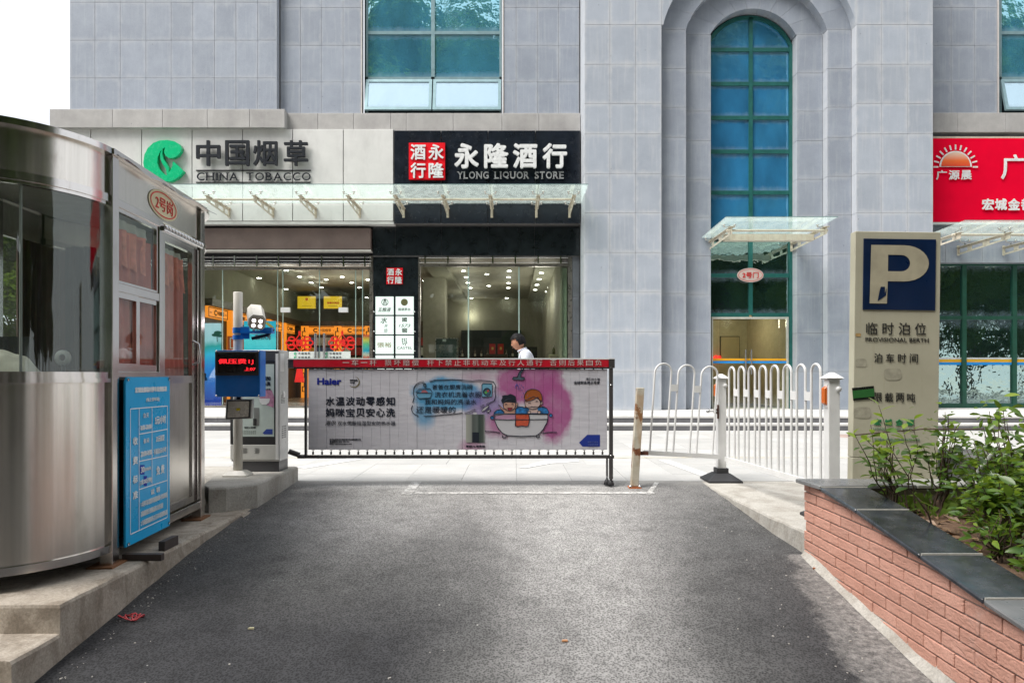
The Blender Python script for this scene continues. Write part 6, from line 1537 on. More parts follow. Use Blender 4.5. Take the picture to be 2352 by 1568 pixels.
def hoop_fence(lab, p0, p1, zr0, zr1, n, r, ztop0, ztop1, cat='fence', lean=0.0, first=True, frac=.62, off0=.06):
    "p0->p1 plan line, n hoops; rail heights zr; hoop tops ztop"
    t = thing('hoop_fence', lab, 'fence', (p0[0], p0[1], 0)); a = Vector((p0[0], p0[1], 0)); b = Vector((p1[0], p1[1], 0)); L = (b-a).length; pitch = (L-off0*2)/n
    m = MB(); u = (b-a).normalized(); q = Vector((-u.y, u.x, 0))*.018
    m.prism([a+q+Vector((0, 0, zr0-.022)), b+q+Vector((0, 0, zr1-.022)), b+q+Vector((0, 0, zr1+.022)), a+q+Vector((0, 0, zr0+.022))], -2*q); m.build('bottom_rail', M['white'], t)
    for k in range(n):
        s0 = off0+pitch*k+pitch*(1-frac)/2; s1 = s0+pitch*frac; rr = (s1-s0)/2
        f = (s0+s1)/2/L; zt = ztop0+(ztop1-ztop0)*f; zr = zr0+(zr1-zr0)*f
        def pt(s, z): 
            v = a+u*(s+lean*(z-.3)); return Vector((v.x, v.y, z))
        path = [pt(s0, zr)]+[pt(s0, zr+(zt-rr-zr)*j/4) for j in range(1, 4)]+[pt((s0+s1)/2-rr*math.cos(th), zt-rr+rr*math.sin(th)) for th in [math.pi*j/12 for j in range(13)]]+[pt(s1, zr+(zt-rr-zr)*j/4) for j in (3, 2, 1)]+[pt(s1, zr)]
        MB().tube(path, r, 10).build('hoop', pw, t)
        if k < n-1:
            zc = zt-.27*(zt-zr); v0, v1 = pt(s1, zc), pt(s0+pitch, zc); qq_ = Vector((-u.y, u.x, 0))*.012
            MB().prism([v0+qq_+Vector((0, 0, -.034)), v1+qq_+Vector((0, 0, -.034)), v1+qq_+Vector((0, 0, .034)), v0+qq_+Vector((0, 0, .034))], -2*qq_).build('clip', M['white'], t)
    return t
hoop_fence('white hooped fence panel of eight tall hoops running beside the lane to the planter', (c1[0]+.03, c1[1]-.08), (c2[0]-.03, c2[1]+.04), .235, .235, 8, .0105, 1.16, 1.165, off0=.02, frac=.60)
hoop_fence('short sagging white hooped gate of three hoops between the rusty post and the white post', (1.285, 6.78), (2.08, 6.93), .315, .255, 3, .0100, 1.205, 1.16, lean=.07, off0=.03, frac=.70)
lt = thing('gate_latch', 'rusty sliding latch on the white post next to the three hooped gate', 'latch', (c1[0]-.06, c1[1]-.06, .72))
ru = simple('rust', (.10, .032, .018), .8, 0, .3, 20)
m = MB(); m.box((c1[0]-.05, c1[1]-.06, .64), (c1[0]-.038, c1[1]-.03, .78)); m.box((c1[0]-.09, c1[1]-.058, .69), (c1[0]-.048, c1[1]-.05, .74)); m.build('plate', ru, lt); m = MB(); m.tube([(c1[0]-.15, c1[1]-.06, .715), (c1[0]-.06, c1[1]-.06, .715)], .008, 8); m.lathe((c1[0]-.15, c1[1]-.06, .715), [(0, -.02), (.018, -.014), (.02, 0), (.018, .014), (0, .02)], 10); m.build('bolt', M['chrome'], lt)
# rusty leaning post
def rustmat():
    m, nt, b = newmat('rust_flaked_paint'); p = wpos(nt)
    base = ramp(nt, noise_(nt, p, 7, 6, .65), [(.3, (.36, .32, .24)), (.7, (.56, .53, .45))])
    f = ramp(nt, noise_(nt, mapped(nt, p, (1.2, 1.2, .9), (0, 0, .13)), 6.0, 5, .6, .3), gray((.54, 0), (.585, 1)))
    rcol = ramp(nt, noise_(nt, p, 40, 4), [(.3, (.08, .025, .012)), (.7, (.24, .075, .02))]); c = mixcol(nt, f, base, rcol)
    f2 = ramp(nt, noise_(nt, mapped(nt, p, (1, 1, .4)), 6.0, 6, .6, .3), gray((.48, 0), (.62, .5))); c = mixcol(nt, f2, c, (.36, .20, .08))
    nt.links.new(c, b.inputs['Base Color']); b.inputs['Roughness'].default_value = .7; return m
M['rustpost'] = rustmat()
rp_ = thing('rusty_post', 'leaning square gate post with flaking cream paint and rust patches', 'post', (1.18, 6.68, -.02))
xb0, xt0 = X(1457, 6.68), X(1470.5, 6.68); w2 = .036
m = MB(); zt = Z(890, 6.68)
m.add([(xb0-w2, 6.645, .0), (xb0+w2, 6.645, .0), (xb0+w2, 6.72, .0), (xb0-w2, 6.72, .0), (xt0-w2, 6.645, zt), (xt0+w2, 6.645, zt), (xt0+w2, 6.72, zt), (xt0-w2, 6.72, zt)], [(0, 1, 5, 4), (1, 2, 6, 5), (2, 3, 7, 6), (3, 0, 4, 7), (4, 5, 6, 7), (3, 2, 1, 0)]); m.build('shaft', M['rustpost'], rp_, bevel=.004)
m = MB(); m.box((xb0-.06, 6.62, -.022), (xb0+.06, 6.74, -.008)); m.build('foot_plate', simple('orange_rust', (.45, .14, .05), .8), rp_)
m = MB(); 
for s_ in (-1, 1): m.lathe((xb0+s_*.045, 6.64, -.008), [(0, .02), (.01, .02), (.012, 0)], 8)
m.build('anchor_bolt', M['chrome'], rp_); m = MB(); m.box((xb0+w2, 6.67, .30), (xb0+w2+.10, 6.70, .335)); m.build('hinge', ru, rp_)

# ================================================================== PARKING SIGN
yk2 = 5.6; so = Vector((X(1950, yk2), yk2, 0))
def SZ(y): return Z(y, yk2)
sg = thing('parking_sign', 'tall beige parking totem with a dark blue P panel and rusting edges', 'sign', P(2053, 1100, yk2))
sg0 = WP[sg].copy()
sx0, sx1 = X(1957.5, yk2), X(2154, yk2); zt, zb0 = SZ(532), -.02
def signmat():
    m, nt, b = newmat('beige_sign'); p = wpos(nt); tc = N(nt, 'ShaderNodeTexCoord')
    base = ramp(nt, noise_(nt, p, 2.2, 6, .6), [(.3, (.36, .345, .26)), (.7, (.44, .425, .325))])
    st = ramp(nt, noise_(nt, mapped(nt, p, (14, 14, .7)), 1.6, 4, .6), gray((.60, 0), (.80, .25))); base = mixcol(nt, st, base, (.26, .20, .12))
    gx_ = N(nt, 'ShaderNodeSeparateXYZ'); nt.links.new(tc.outputs['Generated'], gx_.inputs[0])
    e = math_(nt, 'MULTIPLY', math_(nt, 'ABSOLUTE', math_(nt, 'SUBTRACT', gx_.outputs[0], .5)), 2.0)
    e = math_(nt, 'ADD', e, math_(nt, 'MULTIPLY', math_(nt, 'SUBTRACT', noise_(nt, mapped(nt, p, (1, 1, .6)), 9, 6, .7), .5), .30))
    rf_ = ramp(nt, e, gray((1.0, 0), (1.10, .8))); base = mixcol(nt, rf_, base, (.20, .07, .025))
    nt.links.new(base, b.inputs['Base Color']); b.inputs['Roughness'].default_value = .5; return m
M['sign'] = signmat()
MB().box((sx0, yk2, zb0), (sx1, yk2+.085, SZ(1052))).build('base', M['sign'], sg, bevel=.004)
MB().box((sx0, yk2, SZ(1051)), (sx1, yk2+.085, zt)).build('face', M['sign'], sg, bevel=.004)
navy = simple('faded_navy', (.002, .013, .05), .35, 0, .15, 3)
def SX(x): return X(x, yk2)
MB().box((SX(1975.5), yk2-.008, SZ(712)), (SX(2142), yk2-.001, SZ(549))).build('blue_panel', navy, sg, bevel=.002)
# letter P
def Pp(x, y): return (2.0+1561.5+ (x)*.3367-3.3, 523.9+y*.3367)
off_x = 1560.2; pc = lambda x, y: (off_x+x*.3367, 523.9+y*.3367)
outer = [(1284, 118), (1510, 118)]+[(1510+168*math.sin(t), 241-123*math.cos(t)) for t in [math.pi*k/14 for k in range(1, 14)]]+[(1510, 364), (1400, 364), (1396, 516), (1278, 516)]
inner = [(1400, 184), (1490, 184)]+[(1490+60*math.sin(t), 240-56*math.cos(t)) for t in [math.pi*k/10 for k in range(1, 10)]]+[(1490, 296), (1400, 296)]
pm = bmesh.new()
def ringv(pts): return [pm.verts.new((SX(pc(*q)[0]), yk2-.011, SZ(pc(*q)[1]))) for q in pts]
vo, vi = ringv(outer), ringv(inner)
eo = [pm.edges.new((vo[i], vo[(i+1) % len(vo)])) for i in range(len(vo))]; ei = [pm.edges.new((vi[i], vi[(i+1) % len(vi)])) for i in range(len(vi))]
bmesh.ops.triangle_fill(pm, use_beauty=True, edges=eo+ei); pmf = [[v.index for v in f.verts] for f in pm.faces] if False else None
pm.verts.index_update(); m = MB(); m.add([v.co for v in pm.verts], [tuple(v.index for v in f.verts) for f in pm.faces]); pm.free(); m.build('letter_p', simple('faded_cream', (.38, .35, .255), .45, 0, .12, 5), sg)
m = MB(); q = [(1352, 402), (1380, 402), (1380, 450), (1392, 410), (1388, 460), (1350, 488), (1332, 500), (1342, 440)]; m.prism([(SX(pc(*v)[0]), yk2-.013, SZ(pc(*v)[1])) for v in q], (0, .001, 0)); m.build('torn_patch', navy, sg)
sik = plain('sign_black', (.02, .02, .02), .5)
def stx(s_, x0, x1, y0, y1, mat=sik, off=.0, each=0):
    if each:
        for i, ch in enumerate(s_): a = x0+i*each; lettering(ch, SX(a), SX(a+(x1-x0)), SZ(y1), SZ(y0), yk2-.003, mat, sg, .003, off)
    else: lettering(s_, SX(x0), SX(x1), SZ(y1), SZ(y0), yk2-.003, mat, sg, .003, off)
stx('临时泊位', 1984.5, 2010, 741, 768.5, each=37.2); stx('PROVISIONAL BERTH', 1983, 2128, 775.5, 785)
stx('泊车时间', 2003.5, 2022, 811.5, 832.5, each=27.3); stx('限载两吨', 2004, 2023, 902, 922.5, each=25.3)
grn = plain('sign_green', (.03, .22, .08), .5); pg_ = plain('sign_pale_green', (.12, .22, .14), .5)
stx('宏城金都', 2005, 2022, 962, 977, grn, .02, each=25); stx('HONG CHENG JIN DU', 2004, 2098, 982.5, 989, pg_); stx('宏城金都物业管理有限公司', 2006, 2110, 1006, 1012, pg_)
# sticker and paste marks
m = MB(); m.prism([(SX(1953.5+x), yk2-.006, SZ(y)) for x, y in ((0, 892), (50, 886.5), (52, 916), (3, 921))], (0, .001, 0)); m.build('sticker', plain('sticker_black', (.012, .015, .012), .3), sg)
m = MB(); m.prism([(SX(1953.5+x), yk2-.0075, SZ(y)) for x, y in ((1, 898.5), (50, 892.5), (51.5, 910.5), (2.5, 916))], (0, .001, 0)); m.build('sticker_band', plain('sticker_green', (.03, .13, .035), .3), sg)
yel = plain('sticker_yellow', (.62, .48, .03), .4)
stx('套现 养卡', 1958, 1999, 896.5, 906, yel, .02); stx('电话:18140551682', 1958, 2001, 907.5, 913, plain('sticker_pale', (.4, .5, .35)), .01); stx('信用卡服务', 1966, 1993, 889.5, 894, plain('sticker_white', (.5, .5, .5)), .01)
pst = simple('paste_mark', (.335, .32, .245), .7, 0, .15, 20); pst2 = simple('paste_ochre', (.40, .26, .10), .7, 0, .2, 20)
for a, mt in (((1958, 935, 2000, 962), pst), ((2026, 845, 2068, 873), pst), ((1960, 766, 1973, 774), pst2), ((1960, 824, 1988, 844), pst)):
    x0_, y0_, x1_, y1_ = a; n_ = 14; pts = []
    for k in range(n_):
        t = 2*math.pi*k/n_; r_ = .92+.08*random.random(); cxx, cyy = (x0_+x1_)/2, (y0_+y1_)/2; ex = 4
        cx_ = abs(math.cos(t))**(2/ex)*(1 if math.cos(t) > 0 else -1); cy2 = abs(math.sin(t))**(2/ex)*(1 if math.sin(t) > 0 else -1)
        pts.append((SX(cxx+(x1_-x0_)/2*cx_*r_), yk2-.0022-random.random()*.001, SZ(cyy+(y1_-y0_)/2*cy2*r_)))
    yav = pts[0][1]; m = MB(); m.add([(p[0], yav, p[2]) for p in pts], [tuple(range(n_))]); m.build('paste_mark', mt, sg)
sg.rotation_euler = (0, R(-.75)*-1, 0)
# ================================================================== BRICK PLANTER
XW = 2.0
pln = thing('brick_planter', 'pink brick faced planter with a sloping black stone coping beside the ramp', 'planter', (XW, 3.2, -.3))
def topz(y):
    pts = [(.5, -.19), (2.2, .045), (2.6, .10), (2.88, .135), (3.94, .30), (4.38, .352), (4.70, .362)]
    if y <= pts[0][0]: return pts[0][1]
    for (a, za), (b, zb) in zip(pts, pts[1:]):
        if a <= y <= b: return za+(zb-za)*(y-a)/(b-a)
    return pts[-1][1]
mo_ = MB(); yy = [.4+.1*i for i in range(44)]; yy[-1] = 4.695
fr0 = [(XW+.012, y, prof(y)-.3) for y in yy]; fr1 = [(XW+.012, y, topz(y)-.028) for y in yy]; n = len(yy)
bk0 = [(XW+.26, y, prof(y)-.3) for y in yy]; bk1 = [(XW+.26, y, topz(y)-.028) for y in yy]
mo_.add(fr0+fr1+bk0+bk1, [(i, i+1, n+i+1, n+i) for i in range(n-1)]+[(2*n+i+1, 2*n+i, 3*n+i, 3*n+i+1) for i in range(n-1)]+[(n+i, n+i+1, 3*n+i+1, 3*n+i) for i in range(n-1)]+[(0, n, 3*n, 2*n), (n-1, 3*n-1, 4*n-1, 2*n-1)])
mo_.box((XW+.03, 4.44, -.5), (9, 4.66, .335))
mo_.build('wall_core', simple('mortar', (.32, .30, .28), .9, 0, .15, 12, bumpy=.3), pln)
# bricks
def brickmat():
    m, nt, b = newmat('pink_split_face_brick'); p = wpos(nt); oi = N(nt, 'ShaderNodeObjectInfo')
    c = ramp(nt, noise_(nt, p, 4, 6, .6), [(.3, (.54, .275, .205)), (.7, (.64, .355, .275))])
    rv = math_(nt, 'MULTIPLY_ADD', oi.outputs['Random'], .16, .92); cc_ = N(nt, 'ShaderNodeCombineColor')
    for i in range(3): nt.links.new(rv, cc_.inputs[i])
    c = mixcol(nt, 1.0, c, cc_.outputs[0], 'MULTIPLY'); sp = ramp(nt, noise_(nt, p, 120, 3, .7), gray((.35, .85), (.65, 1.12))); c = mixcol(nt, 1.0, c, sp, 'MULTIPLY')
    ef = ramp(nt, noise_(nt, mapped(nt, p, (1, 1, 1), (.4, .2, 0)), 3.1, 6, .7), gray((.60, 0), (.74, .4))); c = mixcol(nt, ef, c, (.50, .42, .39))
    nt.links.new(c, b.inputs['Base Color']); b.inputs['Roughness'].default_value = .75; b.inputs['Specular IOR Level'].default_value = .3
    v = N(nt, 'ShaderNodeTexVoronoi'); v.inputs['Scale'].default_value = 22; v.feature = 'SMOOTH_F1'; nt.links.new(mapped(nt, p, (1, 1, 1.8)), v.inputs['Vector'])
    h = math_(nt, 'ADD', math_(nt, 'MULTIPLY', noise_(nt, mapped(nt, p, (1, 1, 2)), 16, 3, .5, 1.5), 1.2), math_(nt, 'MULTIPLY', noise_(nt, p, 90, 4), .2)); bump(nt, b, h, .6, .010); return m
M['brick'] = brickmat()
ch_, bl = .0665, .236; zc0 = .347
for r in range(-2, 14):
    zt_ = zc0-ch_*r-.004; zb_ = zt_-ch_+.009
    o_ = (0, .5, .22, .72)[r % 4]*bl; k = 0
    y1 = 4.70-0; y = 4.70-(bl*(.35+(r*.43) % 1.0) % bl if True else 0)
    segs = [(y+.004, 4.70)] if 4.70-y > .03 else []
    while y > .7: segs.append((y-bl+.004, y-.004)); y -= bl
    for a, b in segs:
        if b-a < .02: continue
        ta, tb = topz(a)-.03, topz(b)-.03; ga, gb = prof(a)+.01, prof(b)+.01
        if min(ta, tb) < zb_+.008 and max(ta, tb) < zb_+.01: continue
        if zt_ < min(ga, gb)-.0: continue
        def cl(z, t): return min(z, t)
        z1a, z1b = min(zt_, ta), min(zt_, tb)
        z0a, z0b = zb_, zb_
        if z1a-z0a < .004: z1a = z0a+.001
        if z1b-z0b < .004: z1b = z0b+.001
        d_ = random.uniform(-.0018, .0018); xf = XW+d_
        if max(z1a-z0a, z1b-z0b) < .012: continue
        v = [(xf, a, z0a), (xf, b, z0b), (xf, b, z1b), (xf, a, z1a)]
        e = .0022; yi, yj = a+e, b-e
        w_ = [(xf+.003, a, z0a), (xf+.003, b, z0b), (xf+.003, b, z1b), (xf+.003, a, z1a), (xf, a+e, z0a+e), (xf, b-e, z0b+e), (xf, b-e, max(z1b-e, z0b+e)), (xf, a+e, max(z1a-e, z0a+e)), (XW+.02, a, z0a), (XW+.02, b, z0b), (XW+.02, b, z1b), (XW+.02, a, z1a)]
        MB().add(w_, [(4, 5, 6, 7), (0, 1, 5, 4), (1, 2, 6, 5), (2, 3, 7, 6), (3, 0, 4, 7), (8, 9, 1, 0), (9, 10, 2, 1), (10, 11, 3, 2), (11, 8, 0, 3)]).build('brick', M['brick'], pln)
# end face bricks of the corner (towards the plaza)
# coping
slate = simple('black_slate', (.03, .034, .042), .22, 0, .35, 7, dirt=.35, dirtcol=(.12, .12, .12)); slate_g = simple('grey_slate', (.15, .15, .15), .3, 0, .2, 6)
cuts = [(.5, 1.1), (1.1, 1.66), (1.66, 2.24), (2.24, 2.868), (2.876, 3.318), (3.326, 3.935), (3.943, 4.395)]
for a, b in cuts:
    za, zb = topz(a), topz(b); j = random.uniform(0, .004); xo, xi = XW-.028, XW+.285
    vs = [(xo, a, za-.024), (xi, a, za-.024), (xi, b, zb-.024), (xo, b, zb-.024), (xo, a, za+j), (xi, a, za+j), (xi, b, zb+j), (xo, b, zb+j)]
    MB().add(vs, [(0, 3, 2, 1), (4, 5, 6, 7), (0, 1, 5, 4), (1, 2, 6, 5), (2, 3, 7, 6), (3, 0, 4, 7)]).build('coping_stone', slate_g if a < 2.3 else slate, pln, bevel=.006)
    jm = MB(); xo -= .001; jm.box((xo+.012, b+.0006, zb-.02), (xi-.004, b+.0076, zb+.006)); jm.build('mortar_joint', simple('pale_mortar', (.50, .48, .43), .9, 0, .15, 30) if 'pm' not in M else M['pm'], pln); M.setdefault('pm', bpy.data.materials['pale_mortar'])
vs = [(XW-.065, 4.69, .342), (XW+.61, 4.69, .342), (XW+.61, 4.42, .342), (XW+.285, 4.405, .342), (XW-.028, 4.403, .338)]
MB().prism([(x, y, z) for x, y, z in vs], (0, 0, .026)).build('coping_stone', slate_g, pln, bevel=.004)
for k in range(8): 
    a = XW+.616+k*.75
    MB().box((a, 4.42, .342), (a+.744, 4.69, .366)).build('coping_stone', simple('pale_coping', (.30, .30, .27), .5, 0, .1, 5) if 'pc' not in M else M['pc'], pln, bevel=.004); M.setdefault('pc', bpy.data.materials['pale_coping'])
# cement fillet along the foot
fm2 = MB(); rows = []
for y in yy:
    w_ = .035+.03*noise.noise(Vector((y*2.2, 0, 0))); h_ = .035+.035*noise.noise(Vector((y*3, 5, 0))); rows.append([(XW-w_, y, azz(2.0, y)+.002), (XW-w_*.4, y, azz(2.0, y)+h_*.6), (XW+.013, y, azz(2.0, y)+h_+.02)])
vs = [v for r in rows for v in r]; fm2.add(vs, [(i*3+j, i*3+j+1, i*3+j+4, i*3+j+3) for i in range(len(rows)-1) for j in range(2)], True); fm2.build('cement_fillet', M['conc_light'], pln)
# soil and leaf litter
def soil():
    m, nt, b = newmat('dry_soil'); p = wpos(nt); c = ramp(nt, noise_(nt, p, 14, 7, .7), [(.3, (.075, .042, .025)), (.52, (.16, .095, .06)), (.72, (.27, .18, .12))])
    nt.links.new(c, b.inputs['Base Color']); b.inputs['Roughness'].default_value = .95; bump(nt, b, noise_(nt, p, 30, 6, .7), .8, .02); return m
def soilz(x, y): return topz(min(y, 4.4))-.10+.05*noise.noise(Vector((x*2, y*2, 0)))+.02*noise.noise(Vector((x*8, y*8, 0)))
sm2 = MB(); sm2.grid(lambda a, b: Vector((XW+.26+(6.5)*a, .4+4.05*b, soilz(XW+.26+6.5*a, .4+4.05*b))), 90, 60); tag(sm2.build('planter_soil', soil(), fixn=False), kind='structure')
lit = MB(); lc = [(.26, .15, .08), (.17, .09, .05), (.34, .22, .13)]
for k in range(700):
    x = XW+.3+random.random()**1.2*2.6; y = random.uniform(2.2, 4.4); z = soilz(x, y)+.012; s = random.uniform(.015, .045)
    Mx = Matrix.Translation((x, y, z)) @ Matrix.Rotation(random.uniform(0, 6.3), 4, 'Z') @ Matrix.Rotation(random.uniform(-.7, .7), 4, 'X') @ Matrix.Rotation(random.uniform(-.5, .5), 4, 'Y')
    lit.add([Mx @ Vector(v) for v in ((-s, 0, 0), (-s*.3, s*.5, s*.15), (s, 0, 0), (-s*.3, -s*.5, s*.15))], [(0, 1, 2), (0, 2, 3)])
litter_m, nt, b = newmat('dead_leaf'); oo = ramp(nt, noise_(nt, wpos(nt), 9, 3), [(.3, (.13, .07, .04)), (.7, (.34, .22, .13))]); nt.links.new(oo, b.inputs['Base Color'])
tag(lit.build('leaf_litter', litter_m, fixn=False), kind='stuff')

# ------------------------------------------------------------------ plants
def leafmat(name, ca, cb, tr=.35, rough=.32):
    m, nt, b = newmat(name); p = wpos(nt); oi = N(nt, 'ShaderNodeObjectInfo')
    c = ramp(nt, noise_(nt, p, 13, 2), [(.25, ca), (.75, cb)]); c = mixcol(nt, ramp(nt, noise_(nt, p, 31, 2), gray((.60, 0), (.72, .55))), c, (.17, .17, .05))
    nt.links.new(c, b.inputs['Base Color']); b.inputs['Roughness'].default_value = rough; b.inputs['Specular IOR Level'].default_value = .5
    t = N(nt, 'ShaderNodeBsdfTranslucent'); nt.links.new(mixcol(nt, .5, c, (.30, .42, .04)), t.inputs[0])
    mx = N(nt, 'ShaderNodeMixShader'); mx.inputs[0].default_value = tr; nt.links.new(b.outputs[0], mx.inputs[1]); nt.links.new(t.outputs[0], mx.inputs[2]); nt.links.new(mx.outputs[0], nt.nodes['Material Output'].inputs[0]); return m
M['leaf'] = leafmat('glossy_green_leaf', (.028, .085, .015), (.125, .22, .025)); M['leaf_young'] = leafmat('young_lime_leaf', (.12, .24, .02), (.30, .38, .04), .45)
M['twig'] = simple('brown_twig', (.085, .055, .04), .85)
def leaf_pts(L, W, fold=.25, droop=.2):
    prof_ = [(0, 0), (.18, .62), (.42, 1), (.7, .78), (.9, .32), (1, 0)]
    c = [(0, t*L, -droop*L*t*t) for t, w in prof_]; l = [(-w*W/2, t*L, -droop*L*t*t+fold*w*W/2) for t, w in prof_[1:-1]]; r = [(w*W/2, t*L, -droop*L*t*t+fold*w*W/2) for t, w in prof_[1:-1]]
    vs = c+l+r; fs = [(0, 1, 6), (0, 10, 1)]
    for i in range(3): fs += [(1+i, 2+i, 7+i, 6+i), (2+i, 1+i, 10+i, 11+i)]
    fs += [(4, 5, 9), (5, 4, 13)]; return vs, fs
def leaf_mx(base, dirv, roll=0.0):
    d = dirv.normalized(); up = Vector((0, 0, 1)) if abs(d.z) < .95 else Vector((1, 0, 0)); s = d.cross(up).normalized(); u = s.cross(d)
    Mx = Matrix((s, d, u)).transposed().to_4x4(); return Matrix.Translation(base) @ Mx @ Matrix.Rotation(roll, 4, 'Y')
_lm = {}
def leaf_mesh(kind, L, W):
    k = (kind, round(L, 3), round(W, 3))
    if k not in _lm:
        vs, fs = leaf_pts(L, W); me = bpy.data.meshes.new('leaf'); me.from_pydata(vs, [], fs); me.materials.append(M['leaf_young'] if kind else M['leaf']); me.polygons.foreach_set('use_smooth', [True]*len(fs)); _lm[k] = me
    return _lm[k]
def branch_path(a, b, wob=.02, n=6):
    a, b = Vector(a), Vector(b); return [a+(b-a)*(i/n)+Vector((noise.noise(Vector((i*.7, a.x*9, 1))), noise.noise(Vector((i*.7, a.y*9, 5))), 0))*wob*math.sin(math.pi*i/n) for i in range(n+1)]
# slender plants whose leaves can be told apart
def sprig(lab, base, tip, nl, sd, side=None):
    rnd = random.Random(sd); t = thing('young_shrub', lab, 'shrub', base); m = MB(); paths = [branch_path(base, tip, .05, 8)]
    m.tube(paths[0], [.0055-.004*i/8 for i in range(9)], 6)
    for bb_ in side or []:
        st = paths[0][bb_[0]]; pth = branch_path(st, bb_[1], .02, 5); m.tube(pth, [.0035-.002*i/5 for i in range(6)], 5); paths.append(pth)
    m.build('stem', M['twig'], t)
    for pi2, pth in enumerate(paths):
        cnt = nl if pi2 == 0 else max(4, nl//2)
        for k in range(cnt):
            f = (.30 if pi2 == 0 else .25)+(.70 if pi2 == 0 else .75)*(k/(cnt-1)); q = f*(len(pth)-1); i = min(int(q), len(pth)-2); p = pth[i].lerp(pth[i+1], q-i)
            an = k*2.4+sd; up_ = .15+.7*f; dv = Vector((math.cos(an), math.sin(an)*.8, up_*.8 if k > cnt-4 else up_*.25-.15)); yng = k >= cnt-3
            L = rnd.choice((.074, .088, .10)) if not yng else rnd.choice((.07, .084))
            me = leaf_mesh(yng, L, L*.48); Mx = leaf_mx(p, dv, rnd.uniform(-.5, .5)); o = inst('leaf', me, p, t, rot=Mx.to_euler())
    return t
y0_ = 4.1
sprig('thin bending young shrub at the left end of the planter', (2.335, 4.2, soilz(2.33, 4.2)), (X(1962, 4.0), 4.0, Z(995, 4.0)), 13, 1, [(3, (X(2000, 4.1), 4.1, Z(975, 4.1)))])
sprig('upright young shrub with a forked stem in front of the parking sign', (2.35, 4.05, soilz(2.35, 4.05)), (X(2018, 4.05), 4.05, Z(930+0, 4.05)), 14, 2, [(4, (X(1990, 4.0), 4.0, Z(1010, 4.0)))])
sprig('tallest thin stem with a lime green tuft near the right edge of the planter', (X(2290, 3.9), 3.9, soilz(3, 3.9)), (X(2294, 3.9), 3.9, Z(945, 3.9)), 12, 5)
sprig('short leaning seedling beside the black coping', (2.33, 3.75, soilz(2.33, 3.75)), (X(2035, 3.7), 3.7, Z(1010, 3.7)), 11, 9, [(4, (X(2090, 3.7), 3.7, Z(1040, 3.7)))])
sprig('slim shrub with drooping leaves at the foot of the parking sign', (X(2105, 4.2), 4.2, soilz(2.4, 4.2)), (X(2100, 4.2), 4.2, Z(962, 4.2)), 13, 14, [(4, (X(2075, 4.1), 4.1, Z(985, 4.1)))])
tw = MB().tube([P(1948, 1000, 4.2), P(2010, 994, 4.2), P(2120, 985, 4.1), P(2260, 985, 4.0)], .004, 5); tag(tw.build('bare_twig', M['twig']), 'long bare horizontal twig lying across the young shrubs', 'twig')
# dense shrubs
def bush(lab, c, rx, ry, h, n, sd, dark=.12):
    rnd = random.Random(sd); t = thing('planter_shrub', lab, 'shrub', (c[0], c[1], soilz(c[0], c[1])-.02)); z0 = soilz(c[0], c[1])
    m = MB(); tips = []
    for k in range(11):
        an = rnd.uniform(0, 6.28); rr = rnd.uniform(.2, 1); tp = Vector((c[0]+rx*rr*math.cos(an), c[1]+ry*rr*math.sin(an), z0+h*rnd.uniform(.65, 1.05))); pth = branch_path((c[0]+rnd.uniform(-.05, .05), c[1]+rnd.uniform(-.05, .05), z0-.02), tp, .06, 6); m.tube(pth, [.006-.004*i/6 for i in range(7)], 5, cap=False); tips.append(pth)
    m.build('stem', M['twig'], t)
    A, B = MB(), MB()
    for k in range(n):
        pth = rnd.choice(tips); f = rnd.uniform(.25, 1)**.7; q = f*(len(pth)-1); i = min(int(q), len(pth)-2); p = pth[i].lerp(pth[i+1], q-i)+Vector((rnd.gauss(0, .06), rnd.gauss(0, .06), rnd.gauss(0, .04)))
        if p.z < z0+.03: p.z = z0+rnd.uniform(.04, .2)
        dv = Vector((rnd.gauss(0, 1), rnd.gauss(0, 1), rnd.gauss(.25, .45))); L = rnd.choice((rnd.uniform(.03, .05), rnd.uniform(.05, .075), rnd.uniform(.06, .095))); vs, fs = leaf_pts(L, L*rnd.uniform(.38, .5), .25, rnd.uniform(0, .4)); Mx = leaf_mx(p, dv, rnd.uniform(-.8, .8))
        (B if (f > .92 and rnd.random() < .55) or rnd.random() < .05 else A).add([Mx @ Vector(v) for v in vs], fs, True)
    o = A.build('foliage', M['leaf'], t, fixn=False); o['kind'] = 'stuff'
    if B.v: o = B.build('young_foliage', M['leaf_young'], t, fixn=False); o['kind'] = 'stuff'
    return t
bush('open leafy shrub just right of the parking sign', (2.62, 4.22), .24, .13, .60, 230, 21)
bush('leafy shrub before the dark stone block, left of the tall thin stem', (2.72, 3.95), .20, .15, .50, 320, 22)
bush('dense shrub at the upper right edge of the planter', (3.02, 4.1), .24, .18, .68, 430, 23)
bush('thick dark shrub filling the middle of the planter', (2.62, 3.62), .17, .17, .40, 380, 25)
bush('low dark shrub overhanging the black coping', (2.42, 3.42), .11, .14, .24, 120, 24)
bush('dark shrub at the lower right edge of the frame', (2.44, 3.12), .12, .16, .28, 320, 26)
bush('tall leafy shrub at the right border behind the dark ones', (2.80, 3.72), .16, .18, .54, 390, 27)
bush('sparse pale shrub growing against the back kerb of the planter', (2.40, 4.28), .14, .08, .42, 80, 29)
gm = MB()
for k in range(130):
    x = XW+.35+random.random()*.9; y = random.uniform(4.1, 4.38); z = soilz(x, y); an = random.uniform(0, 6.3); l = random.uniform(.04, .12); bx_, by_ = math.cos(an), math.sin(an); w_ = .0016
    gm.add([(x-by_*w_, y+bx_*w_, z), (x+by_*w_, y-bx_*w_, z), (x+bx_*l*.35, y+by_*l*.35, z+l*.8), (x+bx_*l*.8, y+by_*l*.8, z+l*.75)], [(0, 1, 2), (0, 2, 3)])
tag(gm.build('grass', leafmat('grass_blade', (.08, .17, .02), (.2, .3, .05), .3, .5), fixn=False), kind='stuff')
